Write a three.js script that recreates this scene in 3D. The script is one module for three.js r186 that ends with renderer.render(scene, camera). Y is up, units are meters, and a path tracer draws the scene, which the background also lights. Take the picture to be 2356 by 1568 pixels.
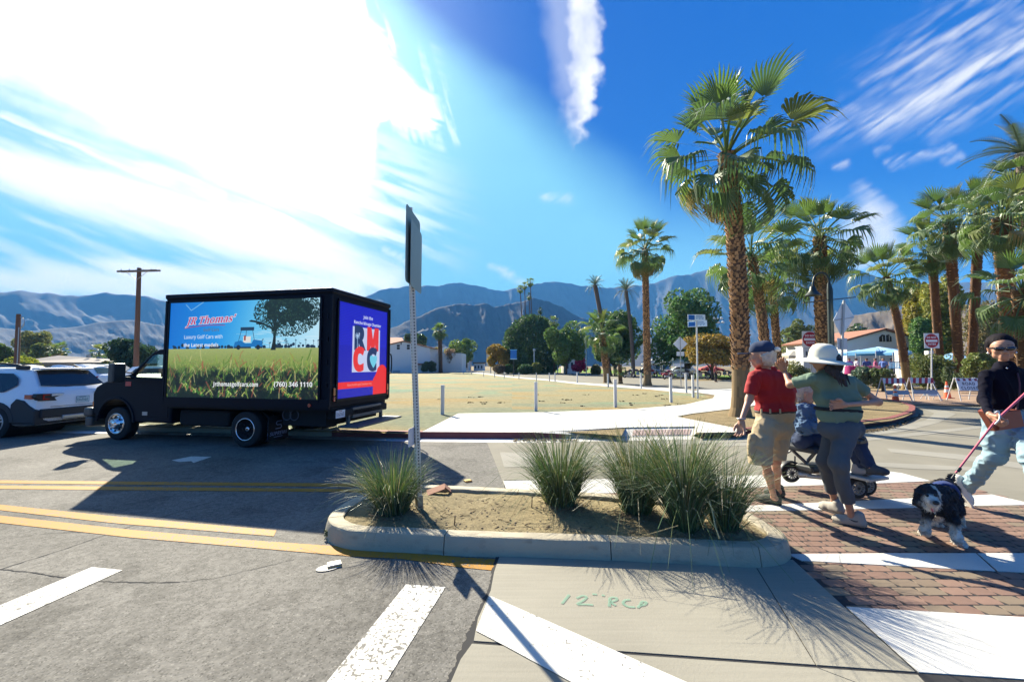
import * as THREE from 'three';
import { mergeGeometries, toCreasedNormals } from 'three/addons/utils/BufferGeometryUtils.js';
import { RoundedBoxGeometry } from 'three/addons/geometries/RoundedBoxGeometry.js';

// ---------- camera, sky, sun, exposure ----------
const scene = new THREE.Scene();
const EYE = 1.68, F = 954.8, CX = 1178, CY = 783.5, PITCH = Math.atan(56.5 / F);   // lens measured on a 2356-wide view of the photograph
const camera = new THREE.PerspectiveCamera(2 * Math.atan(783.5 / F) * 180 / Math.PI, 1024 / 681, 0.05, 9000);
camera.position.set(0, EYE, 0);
camera.rotation.set(PITCH, 0, 0);
const EXPOSURE = 3.4;
const SUN_AZ = -30.5 * Math.PI / 180, SUN_EL = 34.5 * Math.PI / 180;             // azimuth from straight ahead, positive to the right
const sunDir = new THREE.Vector3(Math.sin(SUN_AZ) * Math.cos(SUN_EL), Math.sin(SUN_EL), -Math.cos(SUN_AZ) * Math.cos(SUN_EL));
const sun = new THREE.DirectionalLight(new THREE.Color(1, 0.915, 0.73), 5);
sun.position.copy(sunDir).multiplyScalar(120); sun.castShadow = true; sun.shadow.radius = 1;
sun.shadow.mapSize.set(4096, 4096);
Object.assign(sun.shadow.camera, { left: -70, right: 70, top: 70, bottom: -70, near: 1, far: 320 });
scene.add(sun, sun.target);
sun.target.position.set(0, 0, -30);
sun.position.add(sun.target.position);

// ---------- small maths ----------
let seed = 7;
const rnd = () => { seed = (seed * 1664525 + 1013904223) >>> 0; return seed / 4294967296; };
const rr = (a, b) => a + (b - a) * rnd();
const reseed = (n) => { seed = n >>> 0; rnd(); rnd(); };
const clamp = (x, a = 0, b = 1) => Math.min(b, Math.max(a, x));
const sst = (a, b, x) => { const t = clamp((x - a) / (b - a)); return t * t * (3 - 2 * t); };
const lerp = (a, b, t) => a + (b - a) * t;
const hash = (x, y, s = 0) => { let h = (x * 374761393 + y * 668265263 + s * 974634777) | 0; h = Math.imul(h ^ (h >>> 13), 1274126177); h ^= h >>> 16; return (h >>> 0) / 4294967296; };
function vn(x, y, s = 0, per = 0) {
  const xi = Math.floor(x), yi = Math.floor(y), fx = x - xi, fy = y - yi, u = fx * fx * (3 - 2 * fx), v = fy * fy * (3 - 2 * fy);
  const m = per ? (k) => ((k % per) + per) % per : (k) => k;
  const a = hash(m(xi), m(yi), s), b = hash(m(xi + 1), m(yi), s), c = hash(m(xi), m(yi + 1), s), d = hash(m(xi + 1), m(yi + 1), s);
  return a + (b - a) * u + (c - a) * v + (a - b - c + d) * u * v;
}
function fbm(x, y, o = 4, s = 0, per = 0) { let r = 0, a = 0.5, t = 0; for (let i = 0; i < o; i++) { r += a * vn(x, y, s + i, per); t += a; a *= 0.5; x *= 2; y *= 2; per *= 2; } return r / t; }
const V = (x, y, z) => new THREE.Vector3(x, y, z);
// the ray through a place of the view, the ground point under it, and the point on it at a depth
const CP = Math.cos(PITCH), SP = Math.sin(PITCH);
const ray = (x, y) => { const a = (x - CX) / F, b = (CY - y) / F; return V(a, b * CP + SP, b * SP - CP); };
const g = (x, y, h = 0) => { const d = ray(x, y); return V(0, EYE, 0).addScaledVector(d, (h - EYE) / d.y); };
const at = (x, y, depth) => { const d = ray(x, y); return V(0, EYE, 0).addScaledVector(d, depth / -d.z); };

// ---------- computed sky ----------
function segDist(px, py, pts) {       // distance to a polyline, with the interpolated third value (half width)
  let best = 1e9, w = 0, side = 0;
  for (let i = 0; i + 1 < pts.length; i++) {
    const [ax, ay, aw] = pts[i], [bx, by, bw] = pts[i + 1], dx = bx - ax, dy = by - ay;
    const t = clamp(((px - ax) * dx + (py - ay) * dy) / (dx * dx + dy * dy)), ex = px - ax - dx * t, ey = py - ay - dy * t, d = Math.hypot(ex, ey);
    if (d - lerp(aw, bw, t) < best) { best = d - lerp(aw, bw, t); w = lerp(aw, bw, t); side = ex; }
  }
  return [best, w, side];
}
function polyDist(px, py, P) {
  let d = 1e9, inside = false;
  for (let i = 0, j = P.length - 1; i < P.length; j = i++) {
    const [ax, ay] = P[j], [bx, by] = P[i], dx = bx - ax, dy = by - ay, t = clamp(((px - ax) * dx + (py - ay) * dy) / (dx * dx + dy * dy));
    d = Math.min(d, Math.hypot(px - ax - dx * t, py - ay - dy * t));
    if ((ay > py) !== (by > py) && px < (bx - ax) * (py - ay) / (by - ay) + ax) inside = !inside;
  }
  return inside ? -d : d;
}
const SKYW = 4096, SKYH = 2048;
function makeSky() {
  const data = new Float32Array(SKYW * SKYH * 4);
  const mass = [[-900, -1300], [500, -1500], [700, -300], [800, -30], [835, 40], [880, 95], [945, 150], [1000, 205], [1018, 290], [960, 302], [905, 262], [868, 300], [860, 400], [842, 515], [740, 495], [600, 455], [450, 395], [250, 300], [60, 215], [-200, 110], [-900, -100]];
  const band2 = [[-500, 250, 60], [0, 372, 34], [300, 450, 46], [600, 545, 52], [880, 640, 30]];
  const band3 = [[-500, 650, 40], [0, 642, 26], [400, 645, 28], [820, 665, 22]];
  const thin = [[-300, 180, 4], [0, 262, 9], [140, 310, 12], [330, 385, 10], [520, 450, 4]];
  const tower = [[1322, -120, 46], [1338, 20, 43], [1347, 110, 40], [1350, 190, 38], [1342, 250, 30], [1330, 300, 12], [1325, 322, 3]];
  const cirA = [[1885, 300, 14], [2010, 215, 40], [2160, 110, 36], [2400, -60, 50], [2900, -420, 60]], cirB = [[2010, 285, 18], [2120, 235, 26], [2250, 165, 26], [2420, 60, 40], [2900, -250, 60]], cirC = [[2150, 300, 4], [2260, 235, 14], [2420, 150, 26], [2900, -60, 40]];
  const wisps = [[[1252, 452, 3], [1315, 463, 5]], [[1130, 612, 1], [1170, 630, 3], [1210, 655, 4]], [[890, 582, 2], [940, 603, 4]], [[1920, 381, 2], [1948, 379, 3]], [[2020, 352, 2], [2045, 342, 4]], [[2110, 300, 1], [2250, 250, 2]], [[2170, 370, 1], [2205, 357, 3]], [[2050, 380, 2], [2190, 340, 2]]];
  const patch = [[1985, 520, 26], [2010, 500, 30], [2040, 545, 34], [1990, 560, 30]];
  for (let j = SKYH / 2 - 2; j < SKYH; j++) {
    const el = ((j + 0.5) / SKYH - 0.5) * Math.PI, y = Math.sin(el), ce = Math.cos(el);
    for (let i = 0; i < SKYW; i++) {
      const a = ((i + 0.5) / SKYW - 0.5) * 2 * Math.PI, x = ce * Math.cos(a), z = ce * Math.sin(a);
      const sa = Math.acos(clamp(x * sunDir.x + y * sunDir.y + z * sunDir.z, -1, 1));
      // clear air: deep blue overhead, paler towards the horizon, whiter round the sun
      const hz = Math.exp(-Math.max(el, 0) / 0.22), mid = Math.exp(-Math.max(el, 0) / 0.5);
      let r = 0.0 + 0.10 * hz * hz, gg = 0.098 + 0.13 * mid + 0.26 * hz * hz, b = 0.56 + 0.2 * mid + 0.1 * hz;
      let veil = 0, white = 0;
      const zc = z * CP - y * SP;                              // along the view axis
      if (zc < -0.12) {
        let X = CX + F * x / -zc, Y = CY - F * (y * CP + z * SP) / -zc;
        const n1 = fbm(X / 130, Y / 90, 5, 11) - 0.5, n2 = fbm(X / 60 + 7, Y / 60, 4, 23) - 0.5;
        const d = (X - 930) * -0.6365 + Y * 0.771;             // the veil of high cloud left of a slanting edge
        const soft = 40 + clamp(Y, 0, 700) * 0.12;
        veil = sst(-soft, soft * 1.3, d + n1 * 30) * (0.86 + 0.14 * fbm(X / 300, Y / 120, 3, 5));
        veil *= sst(1900, 1500, X) * sst(-0.12, -0.5, zc);
        veil = Math.max(veil, 0.92 * sst(380, 660, Y) * sst(2500, 1500, X) * sst(-0.12, -0.5, zc));
        const s1 = fbm((X * 0.93 + Y * 0.36) / 260, (-X * 0.36 + Y * 0.93) / 26, 4, 31);      // streaks falling to the right
        const wx = X + n1 * 60 + n2 * 24, wy = Y + n2 * 55 + (s1 - 0.5) * 90;
        const wsp = fbm((X * 0.3 + Y * 0.95) / 90, (X * 0.95 - Y * 0.3) / 18, 5, 67);
        const lowSide = clamp((Y - X * 0.35 - 60) / 150);
        const pm = polyDist(wx, wy, mass);
        white = Math.max(white, sst(14 + 70 * lowSide, -22 - 40 * lowSide, pm), 0.6 * sst(65, -10, pm) * sst(0.46, 0.72, wsp));
        const wy2 = Y + (s1 - 0.5) * 70, wx2 = X + n1 * 60;
        for (const [pl, so, al] of [[band2, 55, 1], [band3, 45, 1], [thin, 20, 0.8]]) white = Math.max(white, al * sst(so, -so * 0.4, segDist(wx2, wy2, pl)[0]));
        const region = sst(330, 60, Math.hypot((X - 720) / 1.3, Y - 520));
        white = Math.max(white, region * sst(0.42, 0.68, s1 + n1 * 0.3) * 0.95);
        const region2 = sst(500, 100, Math.hypot((X - 200) / 1.6, (Y - 560) / 0.35)) * 0.45;
        white = Math.max(white, region2 * sst(0.4, 0.75, s1));
        const rag = (fbm(X / 26, Y / 26, 4, 41) - 0.5) * 46, t = segDist(X + rag, Y + rag * 0.3, tower);
        white = Math.max(white, sst(t[2] > 0 ? 9 : 30, t[2] > 0 ? -22 : -40, t[0]) * (0.4 + 0.75 * fbm(X / 34, Y / 90, 5, 43)));
        const tl = segDist(X + rag * 0.4, Y, [[1285, -100, 20], [1300, 80, 24], [1310, 200, 12]]);
        white = Math.max(white, 0.28 * sst(40, -10, tl[0]));
        const s2 = fbm((X * 0.87 - Y * 0.49) / 240, (X * 0.49 + Y * 0.87) / 15, 5, 51), s3 = fbm((X * 0.8 - Y * 0.6) / 120, (X * 0.6 + Y * 0.8) / 8, 4, 57);
        const cw = (s2 - 0.5) * 60;
        const cl = fbm(X / 150, Y / 110, 4, 91), s4 = fbm((X * 0.84 - Y * 0.54) / 90, (X * 0.54 + Y * 0.84) / 22, 5, 95), cs = 0.42 * s2 + 0.3 * s3 + 0.28 * s4;
        white = Math.max(white, 0.66 * sst(80, -40, segDist(X + n2 * 50, Y + cw, cirA)[0]) * sst(0.36, 0.72, cs) * sst(0.25, 0.62, cl));
        white = Math.max(white, 0.95 * sst(44, -30, segDist(X + n2 * 40, Y + cw * 0.7, cirB)[0]) * sst(0.3, 0.64, cs) * sst(0.18, 0.5, cl + 0.25 * sst(140, 20, Math.hypot(X - 2190, Y - 190))));
        white = Math.max(white, 0.55 * sst(40, -18, segDist(X + n2 * 40, Y + cw, cirC)[0]) * sst(0.34, 0.7, cs));
        for (const w of wisps) white = Math.max(white, 0.5 * sst(15, -6, segDist(X + n2 * 40, Y + n2 * 30 + (s3 - 0.5) * 16, w)[0]) * sst(0.25, 0.6, 0.5 * s2 + 0.5 * s3));
        white = Math.max(white, 0.85 * sst(48, -35, segDist(X + n1 * 90, Y + n2 * 80 + (s2 - 0.5) * 60, patch)[0]));
      } else {
        const X = x / (y + 0.12), Z = z / (y + 0.12);
        white = 0.45 * sst(0.6, 0.8, fbm(X * 0.8 + Z * 0.5 + 40, (Z - X * 0.5) * 2.6, 5, 61)) * sst(0.03, 0.2, y);
      }
      // left of the frame the veil and the cloud round the sun go on
      const side = sst(-0.02, -0.35, x) * sst(0.5, -0.3, z) * sst(-0.5, -0.1, zc);
      veil = Math.max(veil, 0.8 * side);
      r = lerp(r, 0.3, veil); gg = lerp(gg, 0.76, veil); b = lerp(b, 0.98, veil);
      const glare = 0.8 * Math.exp(-((sa / 0.25) ** 2)) + 0.06 * Math.exp(-((sa / 0.5) ** 2));
      const c = 1.04 + 0.6 * Math.exp(-((sa / 0.5) ** 2)), cw2 = clamp(white);
      r = lerp(r, c, cw2) + glare * 0.9; gg = lerp(gg, c * 0.995, cw2) + glare * 0.96; b = lerp(b, c, cw2) + glare;
      const k = (j * SKYW + i) * 4;
      data[k] = r / EXPOSURE; data[k + 1] = gg / EXPOSURE; data[k + 2] = b / EXPOSURE; data[k + 3] = 1;
    }
  }
  for (let j = 0; j < SKYH / 2 - 2; j++) for (let i = 0; i < SKYW; i++) { const k = (j * SKYW + i) * 4; data[k] = 0.06; data[k + 1] = 0.07; data[k + 2] = 0.08; data[k + 3] = 1; }
  const t = new THREE.DataTexture(data, SKYW, SKYH, THREE.RGBAFormat, THREE.FloatType);
  t.mapping = THREE.EquirectangularReflectionMapping; t.magFilter = THREE.LinearFilter; t.minFilter = THREE.LinearFilter; t.needsUpdate = true;
  return t;
}
const skyTex = makeSky();
scene.background = skyTex; scene.environment = skyTex;

// ---------- naming and building helpers ----------
const used = {};
const numbered = (n) => { const k = used[n] = (used[n] ?? -1) + 1; return k ? n + '_' + String(k).padStart(3, '0') : n; };
function tag(o, label, category, group) { o.userData.label = label; o.userData.category = category; if (group) o.userData.group = group; return o; }
function thing(name, label, category, p = V(0, 0, 0), turn = 0, group) {
  const o = new THREE.Group(); o.name = numbered(name); o.position.copy(p); o.rotation.y = turn; scene.add(o);
  return tag(o, label, category, group);
}
function prep(q) { const n = q.index ? q.toNonIndexed() : q; for (const k of Object.keys(n.attributes)) if (!['position', 'normal', 'uv', 'color'].includes(k)) n.deleteAttribute(k); if (!n.attributes.uv) n.setAttribute('uv', new THREE.BufferAttribute(new Float32Array(n.attributes.position.count * 2), 2)); if (!n.attributes.normal) n.computeVertexNormals(); return n; }
const merge = (list) => { const l = list.flat(3).map(prep); if (l.some((q) => q.attributes.color)) for (const q of l) if (!q.attributes.color) q.setAttribute('color', new THREE.BufferAttribute(new Float32Array(q.attributes.position.count * 3).fill(1), 3)); return l.length === 1 ? l[0] : mergeGeometries(l); };
function part(name, geo, material, parent, label) {
  const m = new THREE.Mesh(Array.isArray(geo) ? merge(geo) : geo, material);
  m.castShadow = m.receiveShadow = true; m.name = parent ? name : numbered(name);
  (parent ?? scene).add(m);
  if (label) m.userData.label = label;
  return m;
}
// several alike pieces, each a part of its own
const parts = (name, list, material, parent, label) => list.map((q) => part(name, q, material, parent, label));
const struct = (name, geo, material) => { const m = part(name, geo, material); m.userData.kind = 'structure'; return m; };
const stuff = (o) => { o.userData.kind = 'stuff'; return o; };
const lin = (hex) => new THREE.Color(hex);
function mat(color, roughness = 0.7, more = {}) { return new THREE.MeshStandardMaterial({ color: Array.isArray(color) ? new THREE.Color().setRGB(...color) : lin(color), roughness, ...more }); }
function phys(color, roughness = 0.7, more = {}) { return new THREE.MeshPhysicalMaterial({ color: Array.isArray(color) ? new THREE.Color().setRGB(...color) : lin(color), roughness, ...more }); }
const bx = (w, h, d, x = 0, y = 0, z = 0, rx = 0, ry = 0, rz = 0) => { const q = new THREE.BoxGeometry(w, h, d); if (rx) q.rotateX(rx); if (ry) q.rotateY(ry); if (rz) q.rotateZ(rz); return q.translate(x, y, z); };
const rbx = (w, h, d, r, x = 0, y = 0, z = 0, ry = 0) => { const q = new RoundedBoxGeometry(w, h, d, 2, r); if (ry) q.rotateY(ry); return q.translate(x, y, z); };
function rod(a, b, r0, r1 = r0, n = 8) { const d = b.clone().sub(a), L = d.length(); const q = new THREE.CylinderGeometry(r1, r0, L, n); q.translate(0, L / 2, 0); q.applyQuaternion(new THREE.Quaternion().setFromUnitVectors(V(0, 1, 0), d.normalize())); return q.translate(a.x, a.y, a.z); }
const sph = (r, x = 0, y = 0, z = 0, sx = 1, sy = 1, sz = 1, n = 16) => new THREE.SphereGeometry(r, n, Math.max(6, n / 2 | 0)).scale(sx, sy, sz).translate(x, y, z);
const tube = (pts, r, seg = 20, n = 6) => new THREE.TubeGeometry(new THREE.CatmullRomCurve3(pts), seg, r, n);
function extr(pts, depth, bevel = 0, seg = 1, holes = []) {   // outline in x,y pushed along z, centred on z
  const s = new THREE.Shape(pts.map((p) => new THREE.Vector2(p[0], p[1])));
  for (const hl of holes) s.holes.push(new THREE.Path(hl.map((p) => new THREE.Vector2(p[0], p[1]))));
  const q = new THREE.ExtrudeGeometry(s, { depth: depth - 2 * bevel, bevelEnabled: bevel > 0, bevelThickness: bevel, bevelSize: bevel, bevelOffset: -bevel, bevelSegments: seg, curveSegments: 12 });
  return q.translate(0, 0, -depth / 2 + bevel);
}
// level sheets and slabs over ground points; uv in metres
function sheet(pts, y) { const s = new THREE.Shape(pts.map((p) => new THREE.Vector2(p.x, -p.z))); const q = new THREE.ShapeGeometry(s); q.rotateX(-Math.PI / 2); return q.translate(0, y, 0); }
function slab(pts, top, thick, bevel = 0) {
  const s = new THREE.Shape(pts.map((p) => new THREE.Vector2(p.x, -p.z)));
  const q = new THREE.ExtrudeGeometry(s, { depth: thick - bevel, bevelEnabled: bevel > 0, bevelThickness: bevel, bevelSize: bevel, bevelOffset: -bevel, bevelSegments: 2 });
  q.rotateX(-Math.PI / 2); return q.translate(0, top - thick, 0);
}
// ---------- computed textures ----------
const toS = (c) => Math.round(255 * clamp(c <= 0.0031308 ? 12.92 * c : 1.055 * Math.pow(c, 1 / 2.4) - 0.055));
function tex(n, fn, repeat, gray = false) {
  const d = new Uint8Array(n * n * 4);
  for (let j = 0; j < n; j++) for (let i = 0; i < n; i++) { const c = fn(i / n, j / n, i, j), k = (j * n + i) * 4; for (let q = 0; q < 3; q++) d[k + q] = gray ? Math.round(255 * clamp(c)) : toS(c[q]); d[k + 3] = 255; }
  const t = new THREE.DataTexture(d, n, n); t.wrapS = t.wrapT = THREE.RepeatWrapping; t.magFilter = THREE.LinearFilter; t.minFilter = THREE.LinearMipmapLinearFilter; t.generateMipmaps = true;
  if (!gray) t.colorSpace = THREE.SRGBColorSpace; t.repeat.set(1 / repeat, 1 / repeat); t.needsUpdate = true; return t;
}
function canvasTex(w, h, draw) { const c = document.createElement('canvas'); c.width = w; c.height = h; draw(c.getContext('2d'), w, h); const t = new THREE.CanvasTexture(c); t.colorSpace = THREE.SRGBColorSpace; return t; }
const mulc = (c, k) => [c[0] * k, c[1] * k, c[2] * k], mixc = (a, b, t) => [lerp(a[0], b[0], t), lerp(a[1], b[1], t), lerp(a[2], b[2], t)];
// ---------- ground textures ----------
const T = {};
T.asphalt = tex(1024, (u, v, i, j) => {
  const patch = fbm(u * 6, v * 6, 4, 3, 6), sp = hash(i, j, 9), sp2 = hash(i >> 1, j >> 1, 19), m = fbm(u * 128, v * 128, 2, 77, 128);
  let k = 0.124 + 0.055 * (patch - 0.5) + 0.075 * (m - 0.5) + 0.03 * (sp2 - 0.5);
  k *= 1 - 0.22 * sst(0.62, 0.72, fbm(u * 9 + 3, v * 9, 4, 303, 9)) + 0.12 * sst(0.6, 0.7, fbm(u * 5, v * 5 + 2, 3, 307, 5));
  if (sp2 > 0.95) k += 0.09 * sp; if (sp2 < 0.07) k *= 0.6;
  return [k * 1.05, k, k * 0.9];
}, 4);
T.asphaltB = tex(512, (u, v, i, j) => 0.6 * fbm(u * 128, v * 128, 2, 5, 128) + 0.4 * hash(i, j, 2), 2, true);
T.concrete = tex(1024, (u, v, i, j) => {
  const p = fbm(u * 5, v * 5, 5, 13, 5), f = hash(i, j, 4), br = fbm(u * 8, v * 200, 3, 15, 8);
  const k = 0.235 + 0.07 * (p - 0.5) + 0.025 * (f - 0.5) + 0.035 * (br - 0.5);
  return [k * 1.05, k * 0.985, k * 0.8];
}, 3);
T.white = tex(512, (u, v, i, j) => { const k = 0.5 + 0.14 * (fbm(u * 6, v * 6, 4, 33, 6) - 0.5) + 0.05 * (hash(i, j, 8) - 0.5); return [k * 1.02, k, k * 0.93]; }, 2.5);
T.fine = tex(512, (u, v, i, j) => 0.5 * fbm(u * 90, v * 90, 3, 21, 90) + 0.5 * hash(i, j, 6), 1, true);
const worn = (c, holes, s) => tex(1024, (u, v, i, j) => {
  const h = fbm(u * 200, v * 200, 3, s, 200), q = fbm(u * 7, v * 7, 3, s + 5, 7), w = sst(holes + 0.07, holes - 0.04, h + (q - 0.5) * 0.3);
  return mixc(mulc(c, 0.92 + 0.12 * q + 0.08 * hash(i, j, s)), [0.12, 0.115, 0.105], w);
}, 3);
T.paintW = worn([0.5, 0.49, 0.45], 0.385, 101);
T.paintW2 = worn([0.5, 0.49, 0.45], 0.24, 121);
T.paintY = worn([0.31, 0.15, 0.02], 0.31, 141);
T.kerb = tex(1024, (u, v, i, j) => { const p = fbm(u * 5, v * 5, 5, 213, 5), q = fbm(u * 4, v * 11, 5, 217, 44), w = sst(0.56, 0.7, q) * 0.55 + sst(0.66, 0.74, fbm(u * 30, v * 30, 3, 219, 30)) * 0.12; const k = 0.33 + 0.09 * (p - 0.5) + 0.03 * (hash(i, j, 4) - 0.5); return mixc([k * 1.1, k * 0.97, k * 0.7], [0.13, 0.108, 0.08], clamp(w)); }, 1.6);
T.dirt = tex(1024, (u, v, i, j) => {
  const p = fbm(u * 9, v * 9, 5, 53, 9), f = fbm(u * 180, v * 180, 2, 57, 180), h = hash(i, j, 31);
  const k = 0.85 + 0.5 * (p - 0.5) + 0.5 * (f - 0.5) + (h > 0.985 ? 0.5 : 0) - (h < 0.03 ? 0.3 : 0);
  return [0.25 * k, 0.192 * k, 0.105 * k];
}, 3);
T.field = tex(1024, (u, v, i, j) => {
  const p = fbm(u * 8, v * 8, 5, 63, 8), q = fbm(u * 5 + 3, v * 14, 4, 67, 14), e = fbm(u * 6, v * 11, 3, 73, 11), f = fbm(u * 250, v * 250, 2, 69, 250);
  let c = mixc([0.26, 0.24, 0.135], [0.3, 0.26, 0.145], p);
  c = mixc(c, [0.34, 0.22, 0.075], 0.6 * sst(0.58, 0.72, q));
  c = mixc(c, [0.2, 0.225, 0.15], 0.8 * sst(0.5, 0.66, e));
  c = mixc(c, [0.14, 0.27, 0.18], 0.5 * sst(0.66, 0.74, fbm(u * 9, v * 9, 3, 79, 9)));
  return mulc(c, 0.8 + 0.42 * f + 0.12 * (hash(i, j, 3) - 0.5));
}, 26);
T.grass = tex(512, (u, v, i, j) => mulc([0.13, 0.21, 0.03], 0.6 + 0.8 * fbm(u * 90, v * 90, 3, 83, 90)), 6);
const M = {
  asphalt: new THREE.MeshPhysicalMaterial({ specularIntensity: 0.35, map: T.asphalt, roughness: 0.88, bumpMap: T.asphaltB, bumpScale: 0.0035 }),
  street: new THREE.MeshPhysicalMaterial({ specularIntensity: 0.35, map: T.concrete, color: new THREE.Color(0.8, 0.8, 0.8), roughness: 0.9 }),
  concrete: new THREE.MeshPhysicalMaterial({ specularIntensity: 0.35, map: T.concrete, roughness: 0.78, bumpMap: T.fine, bumpScale: 0.0015 }),
  greyConc: new THREE.MeshPhysicalMaterial({ specularIntensity: 0.35, map: T.concrete, color: new THREE.Color(0.98, 1, 1.06), roughness: 0.85 }),
  white: new THREE.MeshPhysicalMaterial({ specularIntensity: 0.35, map: T.white, roughness: 0.75, bumpMap: T.fine, bumpScale: 0.001 }),
  paintW: new THREE.MeshPhysicalMaterial({ specularIntensity: 0.35, map: T.paintW, roughness: 0.7 }),
  paintW2: new THREE.MeshPhysicalMaterial({ specularIntensity: 0.35, map: T.paintW2, roughness: 0.7 }),
  paintY: new THREE.MeshPhysicalMaterial({ specularIntensity: 0.35, map: T.paintY, roughness: 0.7 }),
  dirt: new THREE.MeshPhysicalMaterial({ specularIntensity: 0.35, map: T.dirt, roughness: 1, bumpMap: T.fine, bumpScale: 0.01 }),
  field: new THREE.MeshPhysicalMaterial({ specularIntensity: 0.35, map: T.field, roughness: 1, bumpMap: T.fine, bumpScale: 0.03 }),
  lawn: new THREE.MeshPhysicalMaterial({ specularIntensity: 0.35, map: T.grass, roughness: 1 }),
  tar: mat([0.018, 0.018, 0.02], 0.95),
  pinkPave: new THREE.MeshPhysicalMaterial({ specularIntensity: 0.35, map: T.concrete, color: new THREE.Color(1.12, 0.82, 0.72), roughness: 0.9 }),
};
const G = (list, h = 0) => list.map(([x, y]) => g(x, y, h));
const PK = 0.13;                                            // the ground behind the far kerb stands this much higher

// ---------- ground, road, paths ----------
struct('ground', new THREE.CircleGeometry(4200, 64).rotateX(-Math.PI / 2).translate(0, -0.08, 0), M.dirt);
{
  const road = struct('road', sheet([V(-260, 0, 8), V(70, 0, 8), V(70, 0, -17), V(-260, 0, -17)], 0), M.asphalt);
  const ribbon = (pts, w, h) => {                           // a flat ribbon along ground points
    const L = [], R = [], p = pts.map((q) => g(q[0], q[1], 0));
    for (let i = 0; i < p.length; i++) { const a = p[Math.max(0, i - 1)], b = p[Math.min(p.length - 1, i + 1)], d = b.clone().sub(a).normalize(), n = V(-d.z, 0, d.x), k = w * (0.35 + 0.75 * rnd()) * (pts[i][2] ?? 1) / 2; L.push(p[i].clone().addScaledVector(n, k)); R.push(p[i].clone().addScaledVector(n, -k)); }
    return sheet([...L, ...R.reverse()], h);
  };
  const jag = (pts, amp) => { const out = []; for (let i = 0; i + 1 < pts.length; i++) { const n = 9; for (let k = 0; k < n; k++) { const t = k / n; out.push([lerp(pts[i][0], pts[i + 1][0], t) + rr(-amp, amp) * 2, lerp(pts[i][1], pts[i + 1][1], t) + rr(-amp, amp), 1]); } } out.push(pts[pts.length - 1]); return out; };
  reseed(5);
  const cracks = [[[0, 1309], [143, 1264], [263, 1222], [376, 1188], [564, 1128], [715, 1079]], [[0, 1309], [75, 1316], [140, 1327], [241, 1337], [331, 1339], [414, 1338]], [[414, 1338], [490, 1330], [677, 1286]], [[-60, 1330], [0, 1309]], [[0, 1240], [120, 1225], [260, 1222]]];
  cracks.forEach((c, i) => part('crack', ribbon(jag(c, i ? 1.1 : 0.7), i === 2 || i > 3 ? 0.006 : 0.013, 0.003), M.tar, road));
  const edge = [[1148, 1272], [1135, 1313], [1126, 1357], [1097, 1420], [1080, 1453], [1056, 1515], [1034, 1568], [1000, 1660]];
  part('tar_joint', ribbon(jag(edge, 1.2), 0.035, 0.0055), M.tar, road);
  part('tar_joint', ribbon(jag([[900, 1257], [1000, 1263], [1080, 1264], [1125, 1268], [1148, 1274]], 0.8), 0.03, 0.0055), M.tar, road);
  const mark = (n, pts, m, label) => part(n, sheet(G(pts), 0.004), m, road, label);
  mark('yellow_line', [[-500, 1110], [0, 1160], [263, 1187], [636, 1219], [630, 1233], [263, 1203], [0, 1173], [-500, 1120]], M.paintY);
  mark('yellow_line', [[-500, 1131], [0, 1185], [301, 1218], [564, 1241], [805, 1258], [924, 1267], [1056, 1281], [1141, 1286], [1135, 1312], [1056, 1304], [924, 1285], [805, 1279], [564, 1258], [301, 1236], [0, 1202], [-500, 1145]], M.paintY);
  mark('yellow_line', [[-900, 1095], [0, 1104], [400, 1108], [880, 1112], [880, 1120], [400, 1115], [0, 1111], [-900, 1101]], M.paintY);
  mark('yellow_line', [[-900, 1104], [0, 1116], [400, 1120], [880, 1125], [880, 1132], [400, 1128], [0, 1124], [-900, 1111]], M.paintY);
  mark('lane_dash', [[211, 1304], [282, 1311], [0, 1438], [-170, 1512], [-290, 1500], [0, 1392]], M.paintW2);
  mark('lane_dash', [[934, 1344], [1025, 1350], [888, 1568], [830, 1660], [692, 1660], [752, 1568]], M.paintW);
  mark('arrow_marking', [[395, 1058], [440, 1049], [487, 1050], [445, 1064], [440, 1060], [412, 1062]], M.paintW2);
  // a lighter line of gutter before the far kerb
  part('gutter', sheet(G([[-600, 983], [45, 994], [305, 998], [525, 1003], [763, 1011], [971, 1016], [1225, 1018], [1400, 1014], [1600, 1010], [1600, 1000], [1400, 1003], [1225, 1006], [971, 1004], [763, 1001], [305, 988], [45, 984], [-600, 974]]), 0.006), M.white, road);
}
{
  const street = struct('street', sheet([...G([[1119, 1014], [1128, 1035], [1148, 1085], [1160, 1116]]), V(-0.2, 0, -3.9), V(3, 0, -3.4), V(40, 0, -2), V(60, 0, -10.5), V(20, 0, -15.5), ...G([[2356, 936], [1990, 930], [1800, 960]])], 0.004), M.street);
  const arc = (pts, m) => part('tyre_track', sheet(G(pts), 0.008), m, street);
  arc([[1500, 1013], [1980, 998], [2060, 984], [2130, 966], [2150, 950], [2120, 940], [2175, 944], [2200, 952], [2160, 972], [2080, 992], [1990, 1004], [1500, 1026]], M.greyConc);
  arc([[1660, 1019], [1990, 1008], [2120, 993], [2356, 968], [2356, 973], [2120, 1001], [1990, 1014], [1660, 1027]], M.greyConc);
  arc([[2040, 1031], [2200, 1044], [2356, 1066], [2356, 1079], [2200, 1056], [2050, 1040]], M.greyConc);
  arc([[1990, 1062], [2120, 1068], [2250, 1075], [2250, 1083], [2110, 1079], [1990, 1071]], M.greyConc);
  arc([[1150, 1040], [1420, 1042], [1425, 1070], [1160, 1075]], M.greyConc);
}
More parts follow.
